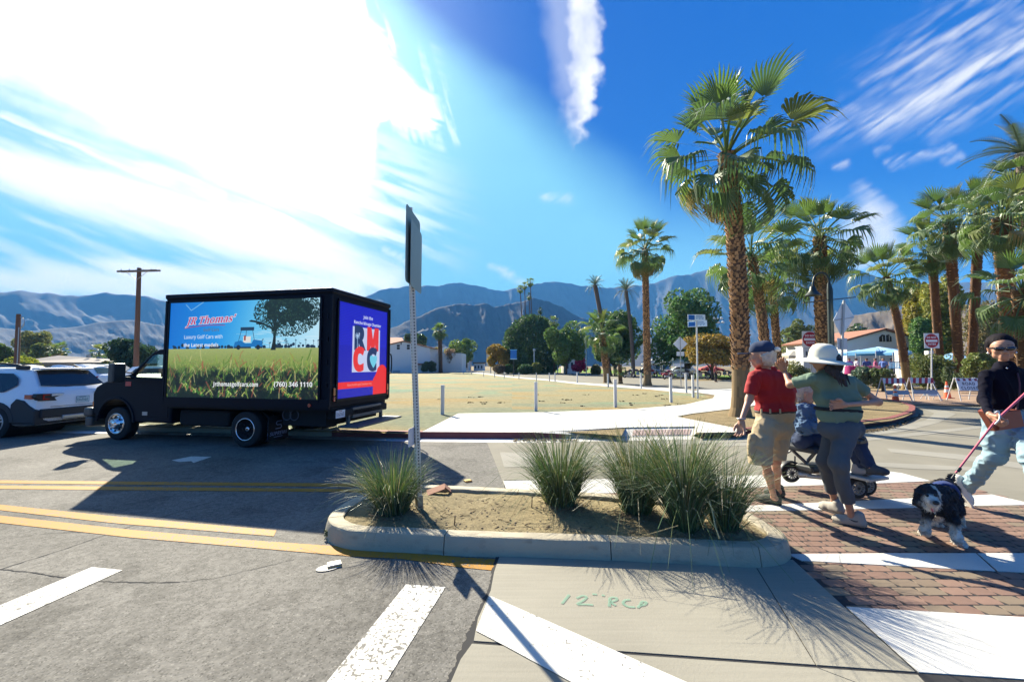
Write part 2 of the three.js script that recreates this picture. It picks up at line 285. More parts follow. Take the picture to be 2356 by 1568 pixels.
// ---------- the paved crossing: slabs, strips and pavers ----------
{
  const apron = struct('pavement', sheet([...G([[1148, 1274], [1135, 1313], [1126, 1357], [1097, 1420], [1080, 1453], [1056, 1515], [1034, 1568], [1000, 1660], [2500, 1700], [2700, 1300], [2500, 1192], [2290, 1142], [2141, 1108], [2070, 1090], [1160, 1104], [1160, 1180]])], 0.0075), M.tar);
  const L1 = (x, d = 0) => lerp(1475, 1564, (x - 1085) / (2356 - 1085)) + d;   // the long joint
  const S = (pts, m = M.concrete) => part('slab', slab(G(pts, 0.012), 0.0125, 0.012), m, apron);
  S([[1150, 1276], [1137, 1314], [1129, 1357], [1100, 1420], [1090, L1(1090, -3)], [1876, L1(1876, -3)], [1738, 1302], [1734, 1285], [1160, 1250]]);
  S([[1741, 1303], [1879, L1(1879, -3)], [2106, L1(2106, -3)], [1824, 1286], [1790, 1290]]);
  S([[1086, L1(1086, 4)], [1880, L1(1880, 4)], [1967, 1568], [2060, 1690], [1003, 1670], [1037, 1568], [1060, 1515]]);
  S([[1884, L1(1884, 4)], [2112, L1(2112, 4)], [2240, 1690], [2066, 1690], [1971, 1568]]);
  S([[1947, 1394], [2356, 1418], [2560, 1432], [2560, 1574], [2114, L1(2114, -3)]], M.white);
  const strip = (pts) => part('white_strip', slab(G(pts, 0.014), 0.0145, 0.012), M.white, apron);
  strip([[1812, 1273], [2060, 1271], [2245, 1271], [2290, 1312], [1845, 1288]]);
  strip([[2249, 1271], [2356, 1271], [2700, 1280], [2700, 1335], [2356, 1315], [2296, 1312]]);
  strip([[1690, 1163], [1856, 1156], [2070, 1146], [2282, 1136], [2356, 1153], [2500, 1190], [2356, 1160], [2250, 1162], [2070, 1167], [1950, 1170], [1719, 1175]]);
  strip([[1158, 1105], [1500, 1098], [1724, 1093], [1850, 1087], [2020, 1080], [2075, 1087], [2141, 1105], [2030, 1110], [1724, 1120], [1400, 1133], [1170, 1137]]);
  strip([[1700, 1162], [1500, 1133], [1520, 1128], [1730, 1157]]);
  part('white_diagonal', sheet(G([[1126, 1368], [1195, 1398], [1553, 1555], [1760, 1645], [1450, 1640], [1313, 1566], [1166, 1486], [1095, 1449]], 0.017), 0.017), M.paintW2, apron);
  const greenM = new THREE.MeshStandardMaterial({ color: new THREE.Color(0.16, 0.3, 0.22), roughness: 0.9, transparent: true, opacity: 0.6 });
  const q4 = (x, y) => [(1200 + x / 1.5707) / 1.7386, (2150 + y / 1.5707) / 1.7386];
  const glyphs = [[[1645, 412], [1668, 385], [1692, 355]], [[1738, 378], [1775, 362], [1800, 368], [1780, 392], [1740, 416], [1790, 416], [1842, 420]], [[1836, 352], [1866, 354]], [[1895, 358], [1915, 362]], [[1942, 430], [1946, 402], [1950, 375], [1985, 374], [1990, 388], [1955, 402], [1985, 424]], [[2075, 386], [2040, 392], [2030, 410], [2060, 430], [2105, 434]], [[2120, 438], [2140, 418], [2150, 398], [2175, 402], [2165, 418], [2140, 424]]];
  const strokes = glyphs.map((p) => { const pts = new THREE.CatmullRomCurve3(p.map(([x, y]) => g(...q4(x, y), 0.0145))).getPoints(14), w = 0.011, L = [], R = []; pts.forEach((a, i) => { const d = pts[Math.min(pts.length - 1, i + 1)].clone().sub(pts[Math.max(0, i - 1)]).normalize(); L.push(V(a.x - d.z * w, 0, a.z + d.x * w)); R.push(V(a.x + d.z * w, 0, a.z - d.x * w)); }); return sheet([...L, ...R.reverse()], 0.0165); });
  part('spray_lettering', strokes, greenM, apron, 'faded green sprayed lettering');
  // pavers, one by one, laid in running bond
  const tints = [[0.18, 0.1, 0.07], [0.19, 0.115, 0.082], [0.168, 0.1, 0.074], [0.165, 0.125, 0.086], [0.2, 0.122, 0.09], [0.16, 0.118, 0.082]];
  const pavT = tints.map((c, s) => new THREE.MeshStandardMaterial({ map: tex(64, (u, v, i, j) => mulc([1, 1, 1], 0.8 + 0.25 * fbm(u * 6, v * 6, 3, s + 200, 6) + 0.12 * hash(i, j, s)), 0.3), color: new THREE.Color(...c), roughness: 0.9 }));
  const pw = 0.178, pd = 0.118, hexa = [[-0.5, 0], [-0.4, 0.5], [0.4, 0.5], [0.5, 0], [0.4, -0.5], [-0.4, -0.5]];
  const pgeo = [0, 1, 2].map((k) => slab(hexa.map(([x, z]) => V(x * (pw * 1.06 - 0.008), 0, z * (pd - 0.008))), 0.0098 + k * 0.0007, 0.012, 0.003));
  const zones = [[[1838, 1284], [2700, 1310], [2700, 1460], [1960, 1400]], [[1690, 1166], [2700, 1150], [2700, 1300], [1760, 1280]], [[1165, 1134], [1690, 1114], [2150, 1102], [2300, 1140], [1690, 1172], [1300, 1175]]];
  const polys = zones.map((zn) => G(zn, 0.01).map((p) => [p.x, p.z])), far = [];
  let count = 0; reseed(77);
  polys.forEach((P, zi) => {
    const xs = P.map((p) => p[0]), zs = P.map((p) => p[1]);
    const r0 = Math.floor(Math.min(...zs) / pd), r1 = Math.ceil(Math.max(...zs) / pd), skew = 0.0;
    for (let r = r1; r >= r0; r--) for (let c = Math.floor(Math.min(...xs) / pw) - 1; c < Math.max(...xs) / pw + 1; c++) {
      const x = (c + (r & 1 ? 0.5 : 0)) * pw + skew * r, z = r * pd + 0.002;
      if (polyDist(x, z, P) > 0.03) continue;
      const m = pavT[Math.floor(vn(x * 2.2, z * 2.2, 9) * 3 + rnd() * 3) % 6], inView = Math.abs(x / z) < 1.27;
      if (inView && count < 296 && zi < 2) { const k = part('paver', pgeo[(rnd() * 3) | 0], m, apron); k.position.set(x, 0, z); k.rotation.y = rr(-0.02, 0.02); count++; } else if (inView || zi < 1) far.push([x, z, pavT.indexOf(m)]);
    }
  });
  for (let k = 0; k < 6; k++) { const l = far.filter((f) => f[2] === k).map(([x, z]) => pgeo[1].clone().translate(x, 0, z)); if (l.length) stuff(part('paver_field', l, pavT[k], apron)); }
}
// ---------- behind the far kerb ----------
const kerbLine = [[-600, 975, 1], [45, 987, 1], [305, 991, 1], [525, 996, 1], [763, 1004, 1], [971, 1007.5, 1], [1225, 1009, 1], [1300, 1008, 0.6], [1430, 1006, 0.05], [1590, 1003, 0.05], [1690, 1000, 1], [1850, 993, 1], [1986, 981, 1], [2057, 972, 1], [2090, 961, 1], [2106, 951, 1], [2106, 942, 1], [2085, 932, 1], [2040, 924, 1], [1950, 917, 1], [1830, 905, 1]];
{
  const base = kerbLine.map(([x, y]) => g(x, y, 0));
  const inner = base.map((p, i) => { const a = base[Math.max(0, i - 1)], b = base[Math.min(base.length - 1, i + 1)], d = b.clone().sub(a).normalize(); return p.clone().add(V(d.z, 0, -d.x).multiplyScalar(0.16)); });
  const kerb = thing('kerb', 'long concrete kerb along the far side of the road, painted dull red near the path', 'kerb');
  const seg = (i0, i1) => {
    const pos = [];
    for (let i = i0; i < i1; i++) {
      const h0 = 0.15 * kerbLine[i][2], h1 = 0.15 * kerbLine[i + 1][2], A = base[i], B = base[i + 1], C = inner[i], D = inner[i + 1];
      const P = (p, y, q = 0) => [p.x, y, p.z];
      const quad = (a, b, c, d) => pos.push(...a, ...b, ...c, ...a, ...c, ...d);
      quad(P(A, -0.02), P(B, -0.02), P(B, h1), P(A, h0)); quad(P(A, h0), P(B, h1), P(D, h1), P(C, h0)); quad(P(C, h0), P(D, h1), P(D, -0.02), P(C, -0.02));
    }
    const q = new THREE.BufferGeometry(); q.setAttribute('position', new THREE.Float32BufferAttribute(pos, 3)); q.computeVertexNormals(); return q;
  };
  const plain = mat([0.3, 0.27, 0.21], 0.85), red = mat([0.2, 0.06, 0.055], 0.8);
  part('kerb_run', seg(0, 4), plain, kerb); part('kerb_run', seg(4, 7), red, kerb, 'dull red painted run of kerb'); part('kerb_run', seg(7, 10), plain, kerb); part('kerb_run', seg(10, 20), red, kerb, 'dull red painted run of kerb');
  const back = struct('verge', sheet([...inner.slice(0, 8), ...G([[1430, 1001], [1440, 982], [1600, 980], [1600, 998]], PK), ...inner.slice(10), V(30, 0, -70), V(120, 0, -420), V(-500, 0, -420), V(-300, 0, -11)], PK), M.dirt);
  const lay = (n, pts, k, m, kind = true) => struct(n, sheet(G(pts, PK + 0.004 * k), PK + 0.004 * k), m);
  struct('field', sheet([...G([[-600, 962], [45, 976], [305, 980], [525, 985], [763, 993], [960, 997], [1052, 950], [1250, 947], [1460, 939], [1574, 930], [1640, 915], [1598, 900], [1484, 890], [1400, 884], [1254, 871], [1172, 864], [1113, 858]], PK + 0.004), ...[[-8, -95], [-60, -98], [-70, -60], [-60, -20]].map(([x, z]) => V(x, 0, z))], PK + 0.004), M.field);
  lay('park_road', [[1040, 851.5], [1130, 852], [1253, 857], [1355, 858], [1480, 864], [1600, 876], [1700, 872], [1900, 872], [1900, 890], [1720, 893], [1605, 896], [1572, 895], [1484, 890], [1400, 884], [1254, 871], [1113, 858]], 2, M.street);
  lay('path_edge', [[1060, 853.5], [1113, 857.5], [1172, 864.5], [1254, 871], [1327, 878.5], [1400, 883.5], [1484, 889], [1572, 894], [1605, 899], [1590, 904], [1484, 894], [1400, 888], [1327, 882.5], [1254, 874], [1172, 867], [1113, 859.5], [1060, 854.5]], 3, M.white);
  struct('path', sheet([...G([[1054, 950], [1250, 947], [1460, 939], [1574, 930], [1640, 915], [1645, 908], [1598, 901], [1605, 896], [1720, 892], [1830, 893], [1780, 925], [1694, 938], [1593, 950], [1556, 957], [1680, 981], [1720, 990], [1690, 993], [1605, 994], [1600, 980], [1440, 982]], 0.153), ...[6, 5].map((k) => base[k].clone().add(V(0, 0, k === 5 ? -0.005 : -0.004)))], 0.153), M.white);
  lay('dirt_bed', [[1600, 950], [1694, 940], [1780, 928], [1900, 914], [2040, 923], [2085, 932], [2101, 942], [2099, 950], [2080, 959], [2050, 967], [1980, 975], [1850, 985], [1730, 989], [1690, 980], [1570, 956]], 1, M.dirt);
  lay('lawn', [[1205, 853], [1253, 847], [1355, 847], [1420, 852], [1700, 864], [1700, 868], [1600, 868], [1355, 856.5], [1253, 856]], 3, M.lawn);
  struct('plaza', sheet(G([[1900, 897], [2600, 897], [2600, 932], [2000, 930], [1960, 918]], 0.004), 0.004), M.pinkPave);
  // the ramp down to the road with its red tactile mat
  const quadGeo = (a, b, c, d) => { const q = new THREE.BufferGeometry(); q.setAttribute('position', new THREE.Float32BufferAttribute([a, b, c, a, c, d].flatMap((p) => [p.x, p.y, p.z]), 3)); q.computeVertexNormals(); return q; };
  const A = g(1434, 1004, 0.012), B = g(1594, 1001, 0.012), C = g(1600, 980, PK + 0.012), D = g(1440, 982, PK + 0.012);
  const ramp = struct('kerb_ramp', [quadGeo(A, B, C, D), quadGeo(A, D, base[6].clone().setY(0.153), A), quadGeo(B, g(1604, 994, PK + 0.012), C, B)], M.white);
  const mid = (a, b, t) => a.clone().lerp(b, t).add(V(0, 0.005, 0));
  const mA = mid(mid(A, B, 0.12), mid(D, C, 0.12), 0.08), mB = mid(mid(A, B, 0.95), mid(D, C, 0.95), 0.08), mC = mid(mid(A, B, 0.95), mid(D, C, 0.95), 0.66), mD = mid(mid(A, B, 0.12), mid(D, C, 0.12), 0.66);
  part('tactile_mat', quadGeo(mA, mB, mC, mD), mat([0.4, 0.29, 0.26], 0.9), ramp);
  const doms = []; for (let i = 1; i < 18; i++) for (let j = 1; j < 8; j++) { const p = mA.clone().lerp(mB, i / 18).lerp(mD.clone().lerp(mC, i / 18), j / 8); doms.push(sph(0.018, p.x, p.y, p.z, 1, 0.4, 1, 6)); }
  stuff(part('mat_domes', doms, mat([0.4, 0.29, 0.26], 0.9), ramp));
  // fallen leaves and litter in the gutter
  reseed(91); const bits = [];
  for (let i = 0; i < 420; i++) { const t = rnd(), a = rnd() < 0.62; const [x, y] = a ? [lerp(1985, 2125, t), lerp(986, 945, t * t) + rr(-2, 5) + 4] : [lerp(1180, 1330, t), 1010 + rr(0, 6)]; const p = g(x, y, 0.012); bits.push(bx(rr(0.02, 0.07), 0.006, rr(0.015, 0.04), p.x, 0.016 + rr(0, 0.02), p.z, rr(-0.5, 0.5), rr(0, 3), rr(-0.5, 0.5))); }
  tag(stuff(part('leaf_litter', bits, mat([0.09, 0.065, 0.035], 1))), 'brown fallen leaves and twigs lying along the far kerb gutter', 'leaves');
  const tufts = []; for (let i = 0; i < 26; i++) { const p = g(rr(1000, 1560), rr(905, 935), PK); for (let k = 0; k < 5; k++) tufts.push(bx(rr(0.04, 0.1), rr(0.01, 0.05), 0.03, p.x + rr(-0.15, 0.15), PK + 0.02, p.z + rr(-0.1, 0.1), 0, rr(0, 3))); }
  tag(stuff(part('field_clods', tufts, mat([0.07, 0.055, 0.03], 1))), 'small dark clods and dry tufts scattered on the field', 'clods');
}
// ---------- mountains ----------
function ridge(name, line, d0, d1, color, seedN, relief) {
  const n = 640, rows = 60, pos = [], idx = [], col = [];
  const az = (x) => Math.atan((x - CX) / F), elev = (x) => { let i = 0; while (i < line.length - 2 && line[i + 1][0] < x) i++; const t = clamp((x - line[i][0]) / (line[i + 1][0] - line[i][0])); const s = t * t * (3 - 2 * t); const r = ray(x, lerp(line[i][1], line[i + 1][1], lerp(t, s, 0.5))); return r.y / Math.hypot(r.x, r.z); };
  const a0 = az(line[0][0]), a1 = az(line[line.length - 1][0]);
  for (let i = 0; i <= n; i++) {
    const a = lerp(a0, a1, i / n), x = CX + F * Math.tan(a), top = elev(x) * d1;
    for (let j = 0; j <= rows; j++) {
      const t = j / rows, d = lerp(d0, d1 * 1.12, t), tt = clamp((d / d1 - d0 / d1) / (1 - d0 / d1));
      const q = fbm(a * 11 + 2 * fbm(a * 4, t * 2, 2, seedN), t * 2.2 + a * 3, 6, seedN), rg = 1 - Math.abs(2 * q - 1), r2 = 1 - Math.abs(2 * fbm(a * 40 + t * 3, t * 5 + a * 12, 5, seedN + 9) - 1);
      const crest = (fbm(a * 45, 1, 4, seedN + 5) - 0.5) * 0.05;
      let h = top * lerp(tt, tt * tt, 0.35) + top * relief * ((rg - 0.7) * 0.9 + (r2 - 0.7) * 0.3) * Math.sin(Math.PI * Math.min(1, Math.pow(tt, 1.25))) + top * crest * sst(0.75, 1, tt);
      if (t > 0.93) h *= 1 - (t - 0.93) * 3;
      pos.push(Math.sin(a) * d, Math.max(-3, h), -Math.cos(a) * d);
      const c = 0.75 + 0.6 * fbm(a * 90, t * 40, 4, seedN + 3); col.push(c, c * (0.97 + 0.06 * q), c);
    }
  }
  for (let i = 0; i < n; i++) for (let j = 0; j < rows; j++) { const a = i * (rows + 1) + j, b = a + rows + 1; idx.push(a, b, a + 1, b, b + 1, a + 1); }
  const q = new THREE.BufferGeometry(); q.setAttribute('position', new THREE.Float32BufferAttribute(pos, 3)); q.setAttribute('color', new THREE.Float32BufferAttribute(col, 3)); q.setIndex(idx); q.computeVertexNormals();
  return struct(name, q, new THREE.MeshStandardMaterial({ color: new THREE.Color(...color), roughness: 1, vertexColors: true }));
}
ridge('mountain_range', [[-900, 600], [-300, 655], [0, 670], [40, 667], [90, 673], [150, 676], [230, 671], [330, 678], [385, 692], [520, 700], [680, 698], [760, 694], [835, 680], [880, 665], [945, 656], [1000, 655], [1060, 651], [1100, 655], [1140, 668], [1160, 668], [1200, 657], [1230, 650], [1280, 647], [1340, 654], [1400, 661], [1470, 655], [1560, 634], [1640, 620], [1700, 609], [1800, 600], [1900, 597], [1960, 612], [2050, 640], [2150, 650], [2356, 640], [2900, 560]], 2320, 3000, [0.04, 0.042, 0.056], 301, 0.3);
ridge('rocky_hill', [[780, 835], [835, 790], [900, 752], [960, 727], [1010, 706], [1052, 697], [1090, 699], [1114, 694], [1137, 704], [1172, 697], [1200, 692], [1228, 686], [1260, 690], [1289, 702], [1340, 730], [1400, 755], [1500, 775], [1700, 800], [1800, 835]], 1090, 1330, [0.038, 0.038, 0.05], 401, 0.36);
ridge('foothill', [[-500, 700], [-100, 735], [60, 760], [150, 752], [230, 738], [290, 733], [360, 745], [420, 770], [520, 800], [640, 838]], 1700, 2050, [0.042, 0.044, 0.056], 431, 0.3);
ridge('rocky_spur', [[1700, 838], [1740, 815], [1790, 790], [1820, 772], [1850, 768], [1900, 740], [1950, 720], [2060, 705], [2200, 700], [2400, 690], [2700, 700]], 345, 420, [0.11, 0.09, 0.075], 461, 0.35);
// ---------- vehicle parts ----------
const MV = {
  rubber: mat([0.012, 0.012, 0.013], 0.8), chrome: mat([0.75, 0.76, 0.78], 0.22, { metalness: 1 }), steel: mat([0.35, 0.36, 0.38], 0.45, { metalness: 0.9 }),
  blackPaint: phys([0.003, 0.006, 0.014], 0.5, { specularIntensity: 0.28 }), blackMatt: phys([0.003, 0.006, 0.013], 0.65, { specularIntensity: 0.3 }), under: mat([0.008, 0.008, 0.009], 0.9),
  glass: phys([0.02, 0.025, 0.03], 0.06, { specularIntensity: 1 }), clearGlass: phys([0.86, 0.94, 0.9], 0.03, { transmission: 1, thickness: 0 }),
  whitePaint: phys([0.82, 0.82, 0.82], 0.35, { clearcoat: 0.8, clearcoatRoughness: 0.1 }), clad: mat([0.025, 0.027, 0.03], 0.7), red: phys([0.35, 0.008, 0.01], 0.25, { clearcoat: 1 }), amber: phys([0.6, 0.16, 0.03], 0.3, { clearcoat: 1 }),
  silver: mat([0.42, 0.43, 0.44], 0.4, { metalness: 0.6 }), lamp: phys([0.75, 0.75, 0.72], 0.15, { clearcoat: 1 }),
};
const lathe = (pts, n = 32) => new THREE.LatheGeometry(pts.map((p) => new THREE.Vector2(p[0], p[1])), n);
// a wheel whose outer side looks along -z of its vehicle
function wheel(parent, x, y, z, r, w, style, side = -1) {
  const t = part('wheel', lathe([[r * 0.6, -w / 2], [r * 0.9, -w / 2], [r * 0.985, -w * 0.4], [r, -w * 0.25], [r * 0.97, -w * 0.08], [r, 0], [r * 0.97, w * 0.08], [r, w * 0.25], [r * 0.985, w * 0.4], [r * 0.9, w / 2], [r * 0.6, w / 2]].map((p) => p), 40).rotateX(Math.PI / 2), MV.rubber, parent);
  t.position.set(x, y, z);
  const o = side * w / 2, dark = [], bright = [];
  if (style === 'dish') {                                           // rear wheel of a pair, hub sunk in
    bright.push(new THREE.TorusGeometry(r * 0.6, r * 0.03, 8, 40).translate(0, 0, o * 0.95), lathe([[0.02, 0], [r * 0.13, 0.0], [r * 0.15, 0.05], [r * 0.17, 0.09]], 20).rotateX(-side * Math.PI / 2).translate(0, 0, o * 0.55));
    dark.push(lathe([[r * 0.59, 0], [r * 0.5, 0.05], [r * 0.36, 0.09], [r * 0.16, 0.1], [0, 0.1]], 32).rotateX(-side * Math.PI / 2).translate(0, 0, o * 0.9));
    for (let k = 0; k < 8; k++) { const a = k * Math.PI / 4; dark.push(bx(r * 0.1, r * 0.04, 0.02, Math.cos(a) * r * 0.35, Math.sin(a) * r * 0.35, o * 0.5, 0, 0, a)); }
  } else if (style === 'liner') {                                   // chromed wheel cover with bulging hub
    bright.push(new THREE.TorusGeometry(r * 0.6, r * 0.035, 8, 40).translate(0, 0, o), lathe([[r * 0.6, 0.0], [r * 0.5, 0.035], [r * 0.36, 0.02], [r * 0.3, -0.05], [r * 0.24, -0.075], [0, -0.08]], 32).rotateX(side < 0 ? Math.PI / 2 : -Math.PI / 2).scale(1, 1, 1).translate(0, 0, o));
    for (let k = 0; k < 8; k++) { const a = k * Math.PI / 4; dark.push(new THREE.CylinderGeometry(r * 0.055, r * 0.055, 0.02, 10).rotateX(Math.PI / 2).translate(Math.cos(a) * r * 0.43, Math.sin(a) * r * 0.43, o * 1.14)); bright.push(sph(r * 0.045, Math.cos(a + 0.39) * r * 0.24, Math.sin(a + 0.39) * r * 0.24, o * 1.75, 1, 1, 1, 8)); }
  } else {                                                          // spoked alloy
    dark.push(new THREE.CircleGeometry(r * 0.66, 32).rotateY(side < 0 ? Math.PI : 0).translate(0, 0, o * 0.6));
    bright.push(new THREE.TorusGeometry(r * 0.64, r * 0.045, 8, 40).translate(0, 0, o * 0.95), new THREE.CylinderGeometry(r * 0.14, r * 0.14, 0.03, 16).rotateX(Math.PI / 2).translate(0, 0, o * 0.95));
    for (let k = 0; k < 5; k++) for (const s of [-1, 1]) { const a = k * Math.PI * 0.4 + s * 0.2 + 0.3; bright.push(bx(r * 0.52, r * 0.09, 0.03, Math.cos(a) * r * 0.38, Math.sin(a) * r * 0.38, o * 0.92, 0, 0, a)); }
  }
  if (dark.length) parts(style === 'liner' ? 'wheel_stud' : 'wheel_dish', style === 'liner' ? dark : [merge(dark)], MV.under, t);
  if (style === 'dish') part('hub', bright.pop(), MV.chrome, t);
  part('rim', bright, style === 'liner' || style === 'dish' ? MV.chrome : MV.silver, t);
  return t;
}
// ---------- the black truck with lit screens ----------
{
  const th = Math.PI - 0.2095, cor = V(-3.565, 0, -8.15), org = cor.clone().add(V(0.208, 0, -0.978).multiplyScalar(1.145));
  const tr = thing('box_truck', 'black box truck with a lit advertising screen along its side and another on its rear', 'truck', org, th);
  const W = 1.145, L = 4.05;
  const box = part('cargo_box', [rbx(L, 2.36, 2 * W - 0.01, 0.03, L / 2, 2.02, 0)], MV.blackMatt, tr);
  parts('roof_rail', [rbx(L + 0.05, 0.1, 0.06, 0.025, L / 2, 3.17, -W), rbx(L + 0.05, 0.1, 0.06, 0.025, L / 2, 3.17, W), rbx(0.06, 0.1, 2 * W, 0.025, 0, 3.17, 0), rbx(0.08, 0.14, 2 * W, 0.04, L, 3.15, 0)], MV.blackPaint, box);
  parts('corner_post', [bx(0.05, 2.2, 0.05, 0.0, 1.98, -W), bx(0.05, 2.2, 0.05, 0.0, 1.98, W), bx(0.05, 2.2, 0.05, L - 0.02, 1.98, -W)], MV.blackPaint, box);
  parts('hinge', [0, 1, 2, 3].map((k) => bx(0.03, 0.09, 0.04, 0.06, 1.3 + k * 0.45, -W - 0.012)), MV.blackPaint, box);
  parts('side_skirt', [bx(L, 0.16, 0.03, L / 2, 0.93, -W - 0.004), bx(L, 0.05, 0.03, L / 2, 0.83, -W + 0.02), bx(L, 0.16, 0.03, L / 2, 0.93, W)], MV.blackPaint, box);
  const side = canvasTex(1840, 1015, (c, w, h) => {
    const sk = c.createLinearGradient(0, 0, w, h * 0.5); sk.addColorStop(0, '#0b6fd0'); sk.addColorStop(0.35, '#1b93e6'); sk.addColorStop(0.6, '#6cc8f2'); sk.addColorStop(1, '#c9eefb'); c.fillStyle = sk; c.fillRect(0, 0, w, h * 0.51);
    c.strokeStyle = 'rgba(160,205,240,0.75)'; c.lineWidth = 9; c.beginPath(); c.moveTo(w * 0.11, h * 0.02); c.lineTo(w * 0.15, h * 0.085); c.lineTo(w * 0.235, 0); c.stroke();
    c.fillStyle = 'rgba(235,250,255,0.5)'; for (let k = 0; k < 60; k++) { c.fillRect(w * rr(0.4, 1), h * rr(0.3, 0.48), rr(40, 260), rr(2, 7)); }
    c.fillStyle = '#173046'; for (let k = 0; k < 70; k++) { const x = w * rnd(); c.beginPath(); c.arc(x, h * 0.488 - rr(0, 26) * (x < w * 0.2 || x > w * 0.8 ? 1.6 : 0.9), rr(8, 26), 0, 7); c.fill(); }
    c.strokeStyle = '#173046'; c.lineWidth = 4; for (let k = 0; k < 16; k++) { const x = w * rr(0.6, 1), y = h * rr(0.4, 0.45); c.beginPath(); c.moveTo(x, h * 0.5); c.lineTo(x, y); c.stroke(); for (let q = 0; q < 6; q++) { c.beginPath(); c.moveTo(x, y); c.lineTo(x + rr(-16, 16), y + rr(-10, 10)); c.stroke(); } }
    const gr = c.createLinearGradient(0, h * 0.5, 0, h); gr.addColorStop(0, '#a3b068'); gr.addColorStop(0.3, '#869a48'); gr.addColorStop(0.55, '#36501f'); gr.addColorStop(1, '#0e170f'); c.fillStyle = gr; c.fillRect(0, h * 0.49, w, h * 0.52);
    for (let k = 0; k < 3600; k++) {
      const v = Math.pow(rnd(), 0.8), y = h * (0.495 + 0.5 * v), s = 2.5 + 44 * v * v, a = rr(-2.6, -0.5), L2 = s * rr(1.2, 4.2), q = rnd();
      c.strokeStyle = q < 0.36 - 0.16 * v ? `rgba(${170 + 60 * rnd() | 0},${185 + 50 * rnd() | 0},${90 + 60 * rnd() | 0},0.75)` : q < 0.7 ? `rgba(60,${95 + 50 * rnd() | 0},35,0.8)` : q < 0.8 ? 'rgba(190,120,80,0.75)' : q < 0.86 ? 'rgba(150,60,50,0.65)' : `rgba(12,22,${16 + 20 * rnd() | 0},${0.2 + 0.6 * v})`;
      c.lineWidth = 1 + s * 0.22; c.beginPath(); c.moveTo(w * rnd(), y); const x0 = w * rnd(); c.moveTo(x0, y); c.quadraticCurveTo(x0 + Math.cos(a) * L2 * 0.5 + rr(-6, 6), y + Math.sin(a) * L2 * 0.6, x0 + Math.cos(a) * L2, y + Math.sin(a) * L2); c.stroke();
    }
    for (let k = 0; k < 260; k++) { const v = rnd(), x = w * rnd(), y = h * lerp(0.72, 1.02, v), s = rr(14, 60); c.fillStyle = `rgba(8,${16 + 14 * rnd() | 0},12,${0.35 + 0.4 * v})`; c.beginPath(); c.ellipse(x, y, s, s * rr(0.4, 1.1), rnd() * 3, 0, 7); c.fill(); }
    for (let k = 0; k < 190; k++) { const x = w * rnd(), y = h * rr(0.6, 1.0), a = rr(-2.5, -0.6), L = rr(40, 130); c.strokeStyle = ['rgba(150,175,70,0.85)', 'rgba(95,130,45,0.9)', 'rgba(205,200,130,0.7)', 'rgba(170,80,60,0.7)'][(rnd() * 4) | 0]; c.lineWidth = rr(4, 13); c.beginPath(); c.moveTo(x, y); c.quadraticCurveTo(x + Math.cos(a) * L * 0.4 + rr(-20, 20), y + Math.sin(a) * L * 0.6, x + Math.cos(a) * L, y + Math.sin(a) * L); c.stroke(); }
    // broad tree against the sky
    const tx = w * 0.715; c.strokeStyle = '#152019'; c.fillStyle = '#152019'; c.beginPath(); c.moveTo(tx - 34, h * 0.51); c.quadraticCurveTo(tx, h * 0.4, tx - 6, h * 0.3); c.lineTo(tx + 24, h * 0.3); c.quadraticCurveTo(tx + 22, h * 0.42, tx + 26, h * 0.51); c.fill();
    for (let k = 0; k < 26; k++) { const a = -Math.PI / 2 + rr(-1.35, 1.25), l = rr(150, 330); c.lineWidth = rr(5, 18); c.beginPath(); c.moveTo(tx + 6, h * rr(0.3, 0.36)); c.quadraticCurveTo(tx + Math.cos(a) * l * 0.4, h * 0.26 + Math.sin(a) * l * 0.3, tx + Math.cos(a) * l, h * 0.29 + Math.sin(a) * l * 0.7); c.stroke(); }
    c.fillStyle = '#16291f'; for (let k = 0; k < 26; k++) { const a = rnd() * 7, q = Math.sqrt(rnd()) * 0.62; c.beginPath(); c.ellipse(w * 0.8 + Math.cos(a) * q * w * 0.2, h * 0.1 + Math.sin(a) * q * h * 0.2, rr(50, 110), rr(28, 60), rnd() * 3, 0, 7); c.fill(); }
    for (let k = 0; k < 2800; k++) { const a = rnd() * 7, q = Math.sqrt(rnd()), x = w * 0.795 + Math.cos(a) * q * w * 0.215, y = h * 0.13 + Math.sin(a) * q * h * 0.25; if (x > w || (x < w * 0.7 && y > h * 0.3)) continue; c.fillStyle = rnd() < 0.75 ? '#152a24' : '#2c4a38'; c.beginPath(); c.ellipse(x, y, rr(3, 12), rr(2, 8), rnd() * 3, 0, 7); c.fill(); }
    // blue cart
    c.fillStyle = '#1d3c58'; c.fillRect(w * 0.495, h * 0.275, w * 0.09, h * 0.035); c.strokeStyle = '#24425a'; c.lineWidth = 6; for (const [a, b2] of [[0.502, 0.482], [0.535, 0.53], [0.575, 0.592]]) { c.beginPath(); c.moveTo(w * a, h * 0.3); c.lineTo(w * b2, h * 0.43); c.stroke(); }
    c.fillStyle = '#e8e4dc'; c.fillRect(w * 0.515, h * 0.37, w * 0.05, h * 0.06); c.fillStyle = '#9c4b42'; c.fillRect(w * 0.52, h * 0.36, w * 0.012, h * 0.05);
    c.fillStyle = '#1674bb'; c.beginPath(); c.moveTo(w * 0.452, h * 0.475); c.lineTo(w * 0.46, h * 0.425); c.lineTo(w * 0.5, h * 0.41); c.lineTo(w * 0.53, h * 0.44); c.lineTo(w * 0.57, h * 0.44); c.lineTo(w * 0.585, h * 0.4); c.lineTo(w * 0.64, h * 0.415); c.lineTo(w * 0.645, h * 0.475); c.fill();
    c.fillStyle = '#16202c'; for (const q of [0.485, 0.615]) { c.beginPath(); c.arc(w * q, h * 0.48, 24, 0, 7); c.fill(); }
